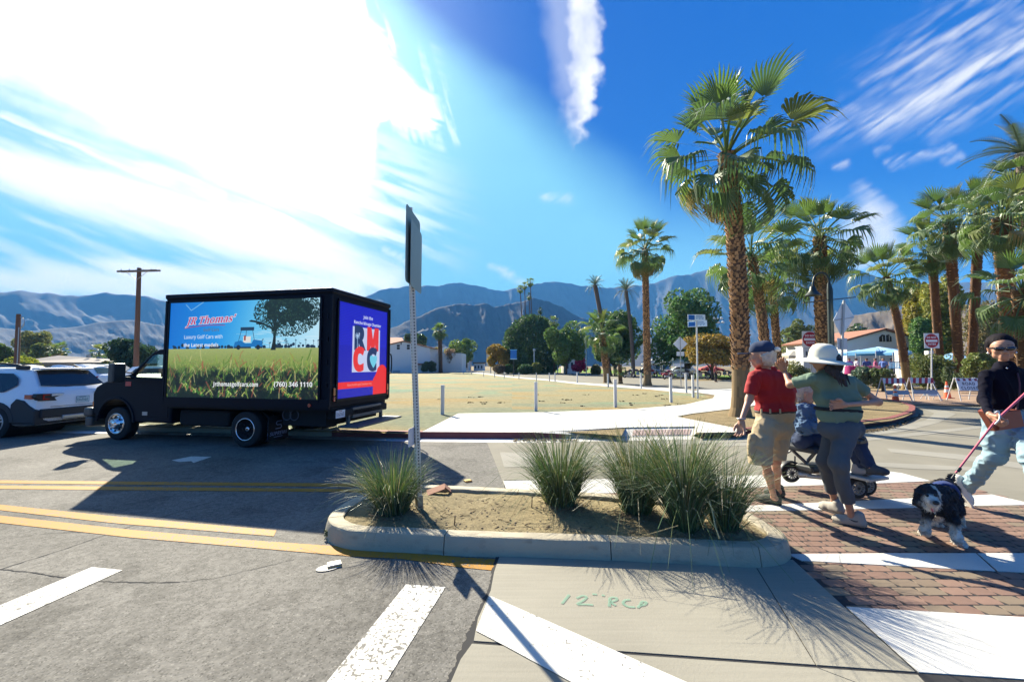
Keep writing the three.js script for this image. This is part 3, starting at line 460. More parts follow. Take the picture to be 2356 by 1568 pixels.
    // lettering
    c.save(); c.textAlign = 'left'; c.font = 'italic bold 108px serif'; c.lineWidth = 10; c.strokeStyle = '#dfe9f7'; c.setTransform(1, -0.04, -0.12, 1, 40, 12); c.strokeText("JR Thomas'", w * 0.115, h * 0.235); c.fillStyle = '#c02a6a'; c.fillText("JR Thomas'", w * 0.115, h * 0.235); c.restore();
    c.strokeStyle = '#a8285f'; c.lineWidth = 7; c.beginPath(); c.moveTo(w * 0.105, h * 0.275); c.quadraticCurveTo(w * 0.25, h * 0.235, w * 0.39, h * 0.25); c.stroke();
    c.fillStyle = '#5f7186'; c.font = 'bold 46px sans-serif'; c.fillText('Golf Cars', w * 0.24, h * 0.31);
    c.fillStyle = '#eef6ff'; c.font = '52px sans-serif'; c.fillText('Luxury Golf Cars with', w * 0.105, h * 0.385); c.font = 'bold 52px sans-serif'; c.fillText('the Latest models', w * 0.105, h * 0.47);
    c.fillStyle = '#f4f8fb'; c.font = 'bold 60px sans-serif'; c.fillText('Jrthomasgolfcars.com', w * 0.325, h * 0.875, w * 0.3); c.font = 'bold 66px sans-serif'; c.fillText('(760) 346 1110', w * 0.725, h * 0.872, w * 0.245);
    c.fillStyle = 'rgba(0,0,30,0.16)'; for (let y = 0; y < h; y += 6) c.fillRect(0, y, w, 2);
  });
  const led = (t, k = 0.3) => new THREE.MeshStandardMaterial({ color: new THREE.Color(0.01, 0.01, 0.012), roughness: 0.5, emissive: new THREE.Color(1, 1, 1), emissiveMap: t, emissiveIntensity: k });
  const ss = part('screen', new THREE.PlaneGeometry(3.685, 2.03).rotateY(Math.PI).translate(2.09, 2.015, -W - 0.012), led(side), tr, 'lit side screen with a blue sky, grass field, tree and golf cart advertisement');
  const fr = (w, h, t) => [bx(w + t, t, 0.03, 0, h / 2 + t / 2), bx(w + t, t, 0.03, 0, -h / 2 - t / 2), bx(t, h, 0.03, -w / 2 - t / 2, 0), bx(t, h, 0.03, w / 2 + t / 2, 0)];
  part('screen_frame', merge(fr(3.685, 2.03, 0.05)).translate(2.09, 2.015, -W - 0.012), MV.blackPaint, ss);
  const rear = canvasTex(700, 716, (c, w, h) => {
    c.fillStyle = '#0508b4'; c.fillRect(0, 0, w, h); c.fillStyle = 'rgba(10,30,240,0.55)'; for (let y = 0; y < h * 0.45; y += 12) c.fillRect(0, y, w, 5);
    c.fillStyle = '#dfe6ff'; c.textAlign = 'center'; c.font = 'bold 38px sans-serif'; c.fillText('Join the', w * 0.56, h * 0.135); c.font = 'bold 36px sans-serif'; c.fillText('Rancho Mirage Chamber', w * 0.56, h * 0.205, w * 0.58);
    c.fillStyle = '#c7d2f2'; c.fillRect(w * 0.25, h * 0.235, w * 0.58, h * 0.5);
    c.textAlign = 'left'; const big = (s, x, y, col, sx) => { c.save(); c.translate(x, y); c.scale(sx, 1); c.font = 'bold 238px sans-serif'; c.lineWidth = 26; c.lineJoin = 'miter'; c.strokeStyle = col; c.fillStyle = col; c.strokeText(s, 0, 0); c.fillText(s, 0, 0); c.restore(); };
    big('R', w * 0.275, h * 0.475, '#0b2f63', 0.98); big('M', w * 0.53, h * 0.475, '#ea2a2c', 0.9); big('C', w * 0.27, h * 0.71, '#ea2a2c', 0.98); big('C', w * 0.545, h * 0.71, '#0b2f63', 1.0);
    c.strokeStyle = '#a9c9ee'; c.lineWidth = 6; c.beginPath(); c.moveTo(w * 0.345, h * 0.47); c.lineTo(w * 0.345, h * 0.34); c.stroke(); for (let k = 0; k < 9; k++) { const a = k * 0.7; c.beginPath(); c.moveTo(w * 0.345, h * 0.335); c.lineTo(w * 0.345 + Math.cos(a) * 34, h * 0.335 + Math.sin(a) * 26); c.stroke(); }
    c.fillStyle = '#6fd0ea'; c.beginPath(); c.moveTo(w * 0.69, h * 0.69); c.bezierCurveTo(w * 0.55, h * 0.58, w * 0.62, h * 0.51, w * 0.69, h * 0.56); c.bezierCurveTo(w * 0.76, h * 0.51, w * 0.83, h * 0.58, w * 0.69, h * 0.69); c.fill();
    c.fillStyle = '#ee1d23'; c.fillRect(0, h * 0.835, w * 0.72, h * 0.07); c.beginPath(); c.moveTo(w * 0.69, h); c.lineTo(w * 0.69, h * 0.82); c.quadraticCurveTo(w * 0.78, h * 0.74, w * 0.78, h * 0.7); c.quadraticCurveTo(w * 0.9, h * 0.6, w, h * 0.7); c.lineTo(w, h); c.fill();
    c.fillStyle = '#ff8a80'; c.font = 'bold 26px sans-serif'; c.fillText('RanchoMirageChamber.org', w * 0.17, h * 0.882, w * 0.5); 
    c.fillStyle = 'rgba(0,0,30,0.16)'; for (let y = 0; y < h; y += 6) c.fillRect(0, y, w, 2);
  });
  const rs = part('screen', new THREE.PlaneGeometry(1.935, 1.975).rotateY(-Math.PI / 2).translate(-0.022, 2.0, 0.035), led(rear, 0.3), tr, 'lit blue and red rear screen with large letters RMCC');
  part('screen_frame', merge(fr(1.935, 1.975, 0.05)).rotateY(-Math.PI / 2).translate(-0.02, 2.0, 0.035), MV.blackPaint, rs);
  part('grab_handle', tube([V(-0.02, 1.95, W - 0.06), V(-0.02, 1.95, W + 0.08), V(-0.02, 1.5, W + 0.08), V(-0.02, 1.5, W - 0.06)], 0.018, 24), MV.blackPaint, tr);
  parts('marker_lamp', [rbx(0.03, 0.16, 0.05, 0.012, -0.035, 1.16, -W + 0.1), rbx(0.03, 0.16, 0.05, 0.012, -0.035, 1.16, W - 0.1)], MV.amber, tr); parts('tail_lamp', [rbx(0.03, 0.1, 0.05, 0.012, -0.035, 1.02, -W + 0.1), rbx(0.03, 0.1, 0.05, 0.012, -0.035, 1.02, W - 0.1)], MV.red, tr);
  part('side_lamp', new THREE.CylinderGeometry(0.035, 0.035, 0.02, 16).rotateX(Math.PI / 2).translate(0.42, 0.9, -W - 0.025), MV.red, tr);
  // cab
  const arch = (cx, cy, r, a0, a1, n = 14) => Array.from({ length: n + 1 }, (_, k) => { const a = lerp(a0, a1, k / n); return [cx + r * Math.cos(a), cy + r * Math.sin(a)]; });
  const prof = [[4.0, 0.42], [5.04, 0.42], ...arch(5.55, 0.42, 0.5, Math.PI, 0.1), [6.1, 0.5], [6.24, 0.62], [6.25, 1.04], [6.17, 1.19], [5.98, 1.29], [5.6, 1.4], [5.2, 1.49], [5.08, 1.43], [4.0, 1.4]];
  const win = [[4.1, 1.42], [4.98, 1.44], [5.06, 1.5], [4.62, 1.9], [4.5, 1.93], [4.1, 1.93]];
  const cab = part('cab', [extr(prof, 1.98, 0.045, 3), extr([[4.0, 1.93], [4.56, 1.93], [4.62, 1.96], [4.46, 2.04], [4.0, 2.05]], 1.9, 0.02), bx(0.1, 0.55, 0.12, 4.05, 1.66, -0.93), bx(0.1, 0.55, 0.12, 4.05, 1.66, 0.93), rod(V(5.18, 1.45, -0.93), V(4.58, 1.97, -0.9), 0.05, 0.045), rod(V(5.18, 1.45, 0.93), V(4.58, 1.97, 0.9), 0.05, 0.045)], MV.blackPaint, tr);
  parts('side_window', [extr(win, 0.01).translate(0, 0, -0.945), extr(win, 0.01).translate(0, 0, 0.945)], MV.clearGlass, cab);
  part('windscreen', bx(0.74, 0.012, 1.74, 4.89, 1.72, 0, 0, 0, -0.71), MV.clearGlass, cab);
  part('door', [extr([[4.08, 0.55], [4.97, 0.55], [5.0, 1.34], [4.08, 1.36]], 0.012, 0.004).translate(0, 0, -0.993)], MV.blackPaint, cab);
  part('door_handle', rbx(0.13, 0.04, 0.03, 0.012, 4.22, 1.22, -1.005), MV.blackMatt, cab);
  part('fender_flare', extr([...arch(5.55, 0.42, 0.56, Math.PI, 0), ...arch(5.55, 0.42, 0.5, 0, Math.PI)], 0.03, 0.01).translate(0, 0, -0.995), MV.blackPaint, cab);
  part('badge', bx(0.16, 0.1, 0.006, 5.22, 1.27, -0.994), mat([0.45, 0.07, 0.06], 0.5), cab); part('badge', bx(0.14, 0.08, 0.005, 4.7, 0.62, -1.002), MV.steel, cab);
  part('headlamp', rbx(0.06, 0.2, 0.3, 0.02, 6.24, 0.98, -0.78), MV.lamp, cab); part('headlamp', rbx(0.06, 0.2, 0.3, 0.02, 6.24, 0.98, 0.78), MV.lamp, cab);
  part('turn_lamp', rbx(0.06, 0.12, 0.06, 0.015, 6.22, 0.8, -0.96), MV.amber, cab);
  part('bumper', [rbx(0.24, 0.2, 2.06, 0.05, 6.34, 0.62, 0), rbx(0.2, 0.24, 2.02, 0.05, 6.33, 0.4, 0)], mat([0.05, 0.056, 0.06], 0.35), cab);
  part('steering_wheel', new THREE.TorusGeometry(0.19, 0.016, 8, 28).rotateY(Math.PI / 2).rotateZ(-0.5).translate(4.78, 1.42, -0.42), MV.blackMatt, cab);
  parts('seat_back', [rbx(0.14, 0.75, 0.5, 0.05, 4.16, 1.4, -0.45), rbx(0.14, 0.75, 0.5, 0.05, 4.16, 1.4, 0.45)], mat([0.05, 0.055, 0.06], 0.9), cab);
  const mir = part('mirror', rbx(0.16, 0.42, 0.26, 0.035, 5.12, 1.52, -1.3), mat([0.03, 0.035, 0.038], 0.4), tr); parts('mirror_arm', [rod(V(5.1, 1.4, -0.98), V(5.12, 1.42, -1.22), 0.02), rod(V(5.1, 1.5, -0.96), V(5.12, 1.55, -1.22), 0.015)], MV.blackMatt, mir);
  part('mirror', rbx(0.16, 0.42, 0.26, 0.035, 5.12, 1.52, 1.3), MV.blackMatt, tr);
  // frame, tanks and running gear
  part('chassis', [bx(4.4, 0.22, 0.9, 2.4, 0.68, 0), bx(3.95, 0.08, 2.1, 2.0, 0.8, 0), rod(V(1.98, 0.37, -0.85), V(1.98, 0.37, 0.85), 0.09), rod(V(5.55, 0.37, -0.8), V(5.55, 0.37, 0.8), 0.06), rbx(1.3, 0.34, 0.5, 0.06, 3.15, 0.55, -0.72), rbx(1.1, 0.3, 0.5, 0.06, 3.2, 0.56, 0.7), bx(1.0, 0.32, 1.9, 0.7, 0.62, 0), rbx(0.5, 0.34, 0.42, 0.06, 4.3, 0.5, 0.5)], MV.under, tr);
  wheel(tr, 5.55, 0.37, -0.84, 0.37, 0.24, 'liner'); wheel(tr, 5.55, 0.37, 0.84, 0.37, 0.24, 'liner', 1);
  wheel(tr, 1.98, 0.37, -0.97, 0.37, 0.23, 'dish'); wheel(tr, 1.98, 0.37, -0.71, 0.37, 0.23, 'plain', -1); wheel(tr, 1.98, 0.37, 0.97, 0.37, 0.23, 'dish', 1); wheel(tr, 1.98, 0.37, 0.71, 0.37, 0.23, 'plain', 1);
  const flapT = canvasTex(256, 256, (c) => { c.fillStyle = '#07080c'; c.fillRect(0, 0, 256, 256); c.fillStyle = '#7d8aa5'; c.textAlign = 'center'; c.font = 'bold italic 52px sans-serif'; c.fillText('SUPREME', 128, 205, 220); c.fillRect(70, 220, 110, 6); c.strokeStyle = '#7d8aa5'; c.lineWidth = 11; c.beginPath(); c.moveTo(168, 62); c.lineTo(110, 62); c.quadraticCurveTo(84, 84, 112, 100); c.lineTo(150, 100); c.quadraticCurveTo(176, 120, 150, 138); c.lineTo(88, 138); c.stroke(); });
  const flapM = new THREE.MeshStandardMaterial({ map: flapT, roughness: 0.8 });
  for (const z of [-0.84, 0.84]) part('mud_flap', [new THREE.PlaneGeometry(0.56, 0.5).rotateY(-Math.PI / 2).translate(1.39, 0.4, z), bx(0.012, 0.5, 0.56, 1.4, 0.4, z)], flapM, tr);
  parts('coil', [new THREE.TorusGeometry(0.1, 0.012, 6, 24).translate(1.1, 0.67, -0.96), new THREE.TorusGeometry(0.1, 0.012, 6, 24).translate(0.92, 0.67, -0.965)], mat([0.06, 0.065, 0.08], 0.5), tr);
  part('rear_bumper', [rbx(0.14, 0.16, 1.9, 0.03, -0.02, 0.7, 0), bx(0.3, 0.2, 0.04, 0.1, 0.7, -0.9)], MV.under, tr);
  parts('liftgate', [rbx(0.46, 0.045, 1.85, 0.015, -0.24, 0.45, 0.05), rbx(0.06, 0.22, 1.15, 0.01, -0.06, 0.69, 0.1), bx(0.06, 0.26, 0.06, -0.06, 0.56, -0.6), bx(0.06, 0.26, 0.06, -0.06, 0.56, 0.7)], mat([0.085, 0.09, 0.09], 0.6), tr);
  const plT = canvasTex(256, 128, (c) => { c.fillStyle = '#cfd3da'; c.fillRect(0, 0, 256, 128); c.fillStyle = '#9b6b6b'; c.fillRect(85, 12, 86, 12); c.fillStyle = '#4a4f68'; for (let k = 0; k < 7; k++) { c.fillRect(26 + k * 30, 42, 9, 56); c.fillRect(26 + k * 30, 42 + 18 * (k % 3), 20, 9); c.fillRect(26 + k * 30, 89, 19, 9); } });
  part('number_plate', [new THREE.PlaneGeometry(0.3, 0.15).rotateY(-Math.PI / 2).translate(-0.105, 0.72, -0.93)], new THREE.MeshStandardMaterial({ map: plT, roughness: 0.5 }), tr);
}
// ---------- cars, lofted from stations along their length ----------
// each station: x from the rear, underside, belt, top, half width at the belt, half width at the top
function loftCar(st) {
  const ring = ([x, yb, ym, yt, w, wt]) => { const half = [[0, yb], [w * 0.82, yb], [w * 0.96, yb + 0.05], [w * 1.0, lerp(yb, ym, 0.35)], [w * 1.0, lerp(yb, ym, 0.7)], [w * 0.965, ym], [lerp(w * 0.965, wt, 0.5), lerp(ym, yt - 0.05, 0.53)], [wt, Math.max(ym, yt - 0.05)], [wt * 0.9, yt - 0.005], [wt * 0.5, yt + 0.005], [0, yt + 0.01]]; return [...half.map(([z, y]) => V(x, y, -z)), ...half.slice(1, -1).reverse().map(([z, y]) => V(x, y, z))]; };
  const fine = []; for (let i = 0; i + 1 < st.length; i++) for (let k = 0; k < 4; k++) fine.push(st[i].map((a, q) => lerp(a, st[i + 1][q], k / 4))); fine.push(st[st.length - 1]);
  const R = fine.map(ring), n = R[0].length, pos = [], idx = [];
  R.forEach((r) => r.forEach((p) => pos.push(p.x, p.y, p.z)));
  for (let i = 0; i + 1 < R.length; i++) for (let j = 0; j < n; j++) { const a = i * n + j, b = i * n + (j + 1) % n, c = a + n, d = b + n; idx.push(a, b, c, b, d, c); }
  for (const [k, s] of [[0, 1], [R.length - 1, -1]]) for (let j = 1; j + 1 < n; j++) s > 0 ? idx.push(k * n, k * n + j + 1, k * n + j) : idx.push(k * n, k * n + j, k * n + j + 1);
  const q = new THREE.BufferGeometry(); q.setAttribute('position', new THREE.Float32BufferAttribute(pos, 3)); q.setIndex(idx); return toCreasedNormals(q, 0.5);
}
const flat3 = (pts, flip) => { const pos = []; for (let i = 1; i + 1 < pts.length; i++) for (const p of flip ? [pts[0], pts[i + 1], pts[i]] : [pts[0], pts[i], pts[i + 1]]) pos.push(...p); const q = new THREE.BufferGeometry(); q.setAttribute('position', new THREE.Float32BufferAttribute(pos, 3)); q.computeVertexNormals(); return q; };
const suvSt = [[0.0, 0.36, 0.72, 0.93, 0.78, 0.72], [0.06, 0.3, 0.86, 1.06, 0.88, 0.77], [0.16, 0.27, 0.98, 1.17, 0.9, 0.76], [0.52, 0.24, 1.0, 1.57, 0.915, 0.62], [0.9, 0.24, 1.0, 1.61, 0.925, 0.63], [2.1, 0.24, 0.98, 1.63, 0.93, 0.64], [2.75, 0.24, 0.96, 1.55, 0.93, 0.63], [3.55, 0.24, 0.93, 1.02, 0.925, 0.74], [4.3, 0.25, 0.85, 0.93, 0.9, 0.72], [4.72, 0.3, 0.7, 0.8, 0.82, 0.7], [4.86, 0.4, 0.6, 0.64, 0.68, 0.55]];
{
  const near = V(-11.0, 0, -9.7), th = Math.PI - 0.06;
  const s = thing('estate_car', 'white estate car with black cladding and roof rails stopped ahead of the truck', 'car', V(-11.0, 0, -10.62), th);
  part('body', loftCar(suvSt), MV.whitePaint, s);
  const z0 = -0.94;
  parts('cladding', [bx(0.9, 0.24, 1.82, 0.47, 0.42, 0), extr([[0.0, 0.34], [0.0, 0.62], [0.32, 0.86], [0.5, 0.9], [0.62, 0.78], [0.64, 0.34]], 1.88, 0.02), extr([[1.36, 0.22], [3.4, 0.22], [3.4, 0.36], [1.36, 0.36]], 1.88, 0.02), rbx(0.08, 0.22, 1.66, 0.03, 0.0, 0.55, 0)], MV.clad, s);
  const ar = (cx, r) => Array.from({ length: 17 }, (_, k) => [cx + r * Math.cos(Math.PI - k * Math.PI / 16), 0.36 + r * Math.sin(Math.PI - k * Math.PI / 16)]);
  for (const cx of [0.98, 3.72]) { part('wheel_arch', extr([...ar(cx, 0.47), ...ar(cx, 0.36).reverse()], 1.9, 0.01), MV.clad, s); part('wheel_well', new THREE.CylinderGeometry(0.39, 0.39, 1.885, 32).rotateX(Math.PI / 2).translate(cx, 0.36, 0), MV.under, s); }
  for (const cx of [0.98, 3.72]) for (const sd of [-1, 1]) wheel(s, cx, 0.36, sd * 0.84, 0.36, 0.23, 'alloy', sd);
  part('skid_plate', rbx(0.05, 0.09, 1.0, 0.02, -0.04, 0.43, 0.1), MV.silver, s);
  part('reflector', rbx(0.03, 0.05, 0.17, 0.012, -0.015, 0.5, -0.66), MV.red, s);
  // panes set just proud of the lofted skin
  const P = (x, y, z) => [x, y, z];
  part('rear_window', flat3([P(0.185, 1.19, -0.72), P(0.16, 1.12, 0), P(0.185, 1.19, 0.72), P(0.5, 1.545, 0.58), P(0.5, 1.57, 0), P(0.5, 1.545, -0.58)].map(([x, y, z]) => [x - 0.028, y + 0.014, z])), MV.glass, s);
  const sw = (pts) => parts('side_window', [flat3(pts.map(([x, y]) => P(x, y, -(lerp(0.9, 0.645, clamp((y - 1.0) / 0.6)) + 0.014)))), flat3(pts.map(([x, y]) => P(x, y, lerp(0.9, 0.645, clamp((y - 1.0) / 0.6)) + 0.014)), true)], MV.glass, s);
  sw([[0.62, 1.22], [0.86, 1.06], [1.42, 1.03], [1.42, 1.5], [0.9, 1.49], [0.7, 1.38]]); sw([[1.47, 1.03], [2.4, 1.02], [2.4, 1.53], [1.47, 1.51]]); sw([[2.46, 1.02], [3.3, 1.03], [2.75, 1.47], [2.46, 1.53]]);
  parts('roof_rail', [tube([V(0.75, 1.6, -0.6), V(0.9, 1.68, -0.6), V(2.4, 1.7, -0.6), V(2.6, 1.62, -0.6)], 0.025), tube([V(0.75, 1.6, 0.6), V(0.9, 1.68, 0.6), V(2.4, 1.7, 0.6), V(2.6, 1.62, 0.6)], 0.025), rbx(0.35, 0.1, 0.05, 0.02, 0.8, 1.63, -0.6)], MV.clad, s);
  part('spoiler', rbx(0.2, 0.05, 1.24, 0.02, 0.46, 1.6, 0), MV.whitePaint, s);
  const lampShape = (zs) => { const l = part('tail_lamp', extr([[0.95, 0.9], [0.84, 0.8], [0.5, 0.79], [0.55, 0.86], [0.34, 0.95], [0.9, 0.97]].map(([z, y]) => [z * zs, y]), 0.12, 0.008).rotateY(-Math.PI / 2).translate(0.05, 0.05, 0), MV.clad, s); part('lamp_lens', [extr([[0.8, 0.82], [0.66, 0.82], [0.66, 0.845], [0.77, 0.86], [0.77, 0.92], [0.66, 0.93], [0.66, 0.955], [0.8, 0.955]].map(([z, y]) => [z * zs, y]), 0.012).rotateY(-Math.PI / 2).translate(-0.014, 0.05, 0), bx(0.2, 0.1, 0.02, 0.18, 0.95, zs * 0.925)], MV.red, l); part('lamp_lens', extr([[0.62, 0.9], [0.42, 0.91], [0.38, 0.945], [0.62, 0.95]].map(([z, y]) => [z * zs, y]), 0.012).rotateY(-Math.PI / 2).translate(-0.014, 0.05, 0), MV.lamp, l); };
  lampShape(-1); lampShape(1);
  part('emblem', [new THREE.TorusGeometry(0.06, 0.009, 8, 28).scale(1, 0.55, 1).rotateY(-Math.PI / 2).translate(0.08, 1.035, 0.07)], MV.clad, s);
  const plT = canvasTex(256, 128, (c) => { c.fillStyle = '#b8d2de'; c.fillRect(0, 0, 256, 128); c.strokeStyle = '#2f6f96'; c.lineWidth = 8; c.strokeRect(4, 4, 248, 120); c.fillStyle = '#2d5f80'; c.fillRect(60, 14, 130, 12); for (let k = 0; k < 7; k++) { c.fillRect(24 + k * 30, 42, 8, 56); c.fillRect(24 + k * 30, 42 + 24 * (k % 3), 21, 9); c.fillRect(38 + k * 30, 66, 7, 30); } });
  part('number_plate', new THREE.PlaneGeometry(0.31, 0.16).rotateY(-Math.PI / 2).translate(-0.012, 0.83, 0.07), new THREE.MeshStandardMaterial({ map: plT, roughness: 0.5 }), s);
  parts('model_lettering', [bx(0.004, 0.018, 0.24, 0.012, 0.86, -0.5), bx(0.004, 0.018, 0.2, 0.006, 0.82, -0.5)], MV.steel, s);
  part('tailgate_seam', [bx(0.012, 0.01, 1.25, 0.0, 0.7, 0), bx(0.008, 0.012, 0.5, 0.035, 0.93, 0.07)], MV.clad, s);
}
{
  const carSt = suvSt.map((r) => [r[0], r[1], r[2] * 0.97, r[3] * 0.93, r[4], r[5]]);
  function parkedCar(name, label, category, p, turn, paint, tall) {
    const s = thing(name, label, category, p, turn, 'vehicles parked beyond the road on the left');
    part('body', loftCar(tall ? suvSt : carSt), paint, s);
    const k = tall ? 1 : 0.93;
    parts('side_window', [-1, 1].map((sd) => flat3([[0.66, 1.2], [0.9, 1.06], [3.3, 1.04], [2.7, 1.48], [0.85, 1.47]].map(([x, y]) => [x, y * k, sd * (lerp(0.9, 0.645, clamp((y - 1.0) / 0.6)) + 0.015)]), sd > 0)), MV.glass, s);
    part('rear_window', flat3([[0.17, 1.19, -0.7], [0.17, 1.19, 0.7], [0.48, 1.54, 0.57], [0.48, 1.54, -0.57]].map(([x, y, z]) => [x - 0.02, y * k, z])), MV.glass, s);
    part('windscreen', flat3([[3.5, 1.07, 0.72], [3.5, 1.07, -0.72], [2.8, 1.53, -0.58], [2.8, 1.53, 0.58]].map(([x, y, z]) => [x + 0.01, y * k + 0.02, z])), MV.glass, s);
    parts('tail_lamp', [bx(0.05, 0.16, 0.2, 0.08, 0.95 * k, -0.75), bx(0.05, 0.16, 0.2, 0.08, 0.95 * k, 0.75)], MV.red, s);
    for (const cx of [0.95, 3.7]) for (const sd of [-1, 1]) wheel(s, cx, 0.34, sd * 0.83, 0.34, 0.22, 'alloy', sd);
    return s;
  }
  const h = PK, pl = (x, d) => { const p = at(x, 850, d); p.y = h; return p; };
  parkedCar('parked_car', 'white parked car roof just above the estate car, left one of a pair', 'car', pl(120, 27), 0.1, MV.whitePaint, true);
  parkedCar('parked_car', 'white parked car behind the estate car, right one of a pair', 'car', pl(165, 29), 0.25, MV.whitePaint, true);
  parkedCar('parked_car', 'white parked car seen between the estate car and the truck mirror', 'car', pl(255, 24), Math.PI + 0.15, MV.whitePaint, false);
  parkedCar('parked_car', 'white parked car hidden mostly behind the truck windscreen', 'car', pl(300, 27), 0.1, MV.whitePaint, false);
  parkedCar('parked_car', 'dark parked car roof at the far left above the estate car', 'car', pl(-40, 26), 0.1, phys([0.03, 0.035, 0.05], 0.3, { clearcoat: 1 }), true);
}
// ---------- utility poles, house ----------
{
  const wood = mat([0.14, 0.07, 0.045], 0.9);
  const p = at(314, 840, 30); p.y = 0;
  const u = thing('utility_pole', 'tall brown wooden utility pole with double crossarm standing behind the truck cab', 'utility pole', p);
  part('pole', rod(V(0, 0, 0), V(-0.18, 8.8, 0), 0.18, 0.13, 12), wood, u);
  parts('crossarm', [bx(2.85, 0.12, 0.1, -0.2, 8.55, 0.16, 0, 0, 0.03), bx(2.85, 0.12, 0.1, -0.2, 8.6, -0.16, 0, 0, 0.03)], mat([0.16, 0.13, 0.12], 0.9), u);
  parts('brace', [rod(V(-0.17, 7.9, 0.16), V(-1.0, 8.5, 0.16), 0.02), rod(V(-0.17, 7.9, 0.16), V(0.65, 8.55, 0.16), 0.02)], MV.steel, u);
  parts('insulator', [-1.3, -0.7, 0.3, 0.9].map((x) => rod(V(x - 0.2, 8.62, 0), V(x - 0.2, 8.74, 0), 0.035, 0.02)), MV.steel, u);
  const p2 = at(37, 840, 36); p2.y = 0;
  const u2 = thing('utility_pole', 'shorter grey-brown wooden pole at the far left in front of the low house', 'utility pole', p2);
  part('pole', rod(V(0.08, 0, 0), V(-0.1, 6.15, 0), 0.2, 0.15, 12), wood, u2);
  part('riser', rod(V(0.24, 0, 0.1), V(0.12, 5.0, 0.1), 0.04), MV.steel, u2); part('bracket', [bx(0.5, 0.06, 0.06, 0.1, 5.9, 0), tube([V(0.2, 5.9, 0), V(0.42, 5.6, 0), V(0.35, 5.1, 0), V(0.14, 4.9, 0)], 0.025)], MV.steel, u2);
  // the long low house
  const D = 66, A = at(20, 834, D), B = at(250, 836, D), w = B.x - A.x, c = (A.x + B.x) / 2;
  const hs = thing('house', 'long low pale house with a grey shingle roof behind the parked cars', 'house', V(c, PK, -D - 4));
  part('wall', bx(w - 1.6, 2.0, 7, 0, 1.0, 0), mat([0.42, 0.44, 0.46], 0.9), hs);
  const rp = []; { const y0 = 1.98, y1 = 3.25, hw = w / 2, hd = 4.2, q = [[-hw, y0, hd], [hw, y0, hd], [hw, y0, -hd], [-hw, y0, -hd], [-hw + 3.5, y1, 0], [hw - 6.5, y1 - 0.4, 0]]; for (const f of [[0, 1, 5], [0, 5, 4], [1, 2, 5], [2, 3, 4], [2, 4, 5], [3, 0, 4]]) rp.push(...f.flatMap((k) => q[k])); }
  const rg = new THREE.BufferGeometry(); rg.setAttribute('position', new THREE.Float32BufferAttribute(rp, 3)); rg.computeVertexNormals();
  const rf = part('roof', rg, new THREE.MeshStandardMaterial({ color: new THREE.Color(0.28, 0.25, 0.22), roughness: 0.95 }), hs);
  part('fascia', [bx(w, 0.28, 0.1, 0, 1.9, 4.2)], mat([0.1, 0.08, 0.065], 0.9), rf);
  parts('roof_vent', [bx(0.4, 0.5, 0.4, 1.2, 3.1, 0.6), bx(0.7, 0.3, 0.3, 4.0, 2.8, 1.6)], MV.steel, rf);
  for (let k = 0; k < 4; k++) part('window', bx(1.1, 0.9, 0.06, -w / 2 + 4 + k * 4.2, 1.15, 3.52), MV.glass, hs);
}
// ---------- fan palms ----------
const leafMat = (c, more = {}) => phys(c, 1, { transmission: 0.42, thickness: 0, side: THREE.DoubleSide, ...more });
const ML = {
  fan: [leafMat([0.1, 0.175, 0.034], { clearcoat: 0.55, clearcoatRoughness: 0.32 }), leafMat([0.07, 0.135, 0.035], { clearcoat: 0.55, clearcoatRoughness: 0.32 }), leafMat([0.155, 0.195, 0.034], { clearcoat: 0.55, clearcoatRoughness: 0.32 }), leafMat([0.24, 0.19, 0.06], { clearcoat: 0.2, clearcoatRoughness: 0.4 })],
  bark: new THREE.MeshStandardMaterial({ color: new THREE.Color(1, 1, 1), roughness: 0.95, vertexColors: true }),
};
const tri = () => { const pos = []; return { pos, quad(a, b, c, d) { pos.push(...a, ...b, ...c, ...a, ...c, ...d); }, tri(a, b, c) { pos.push(...a, ...b, ...c); }, geo() { const q = new THREE.BufferGeometry(); q.setAttribute('position', new THREE.Float32BufferAttribute(pos, 3)); q.computeVertexNormals(); return q; } }; };
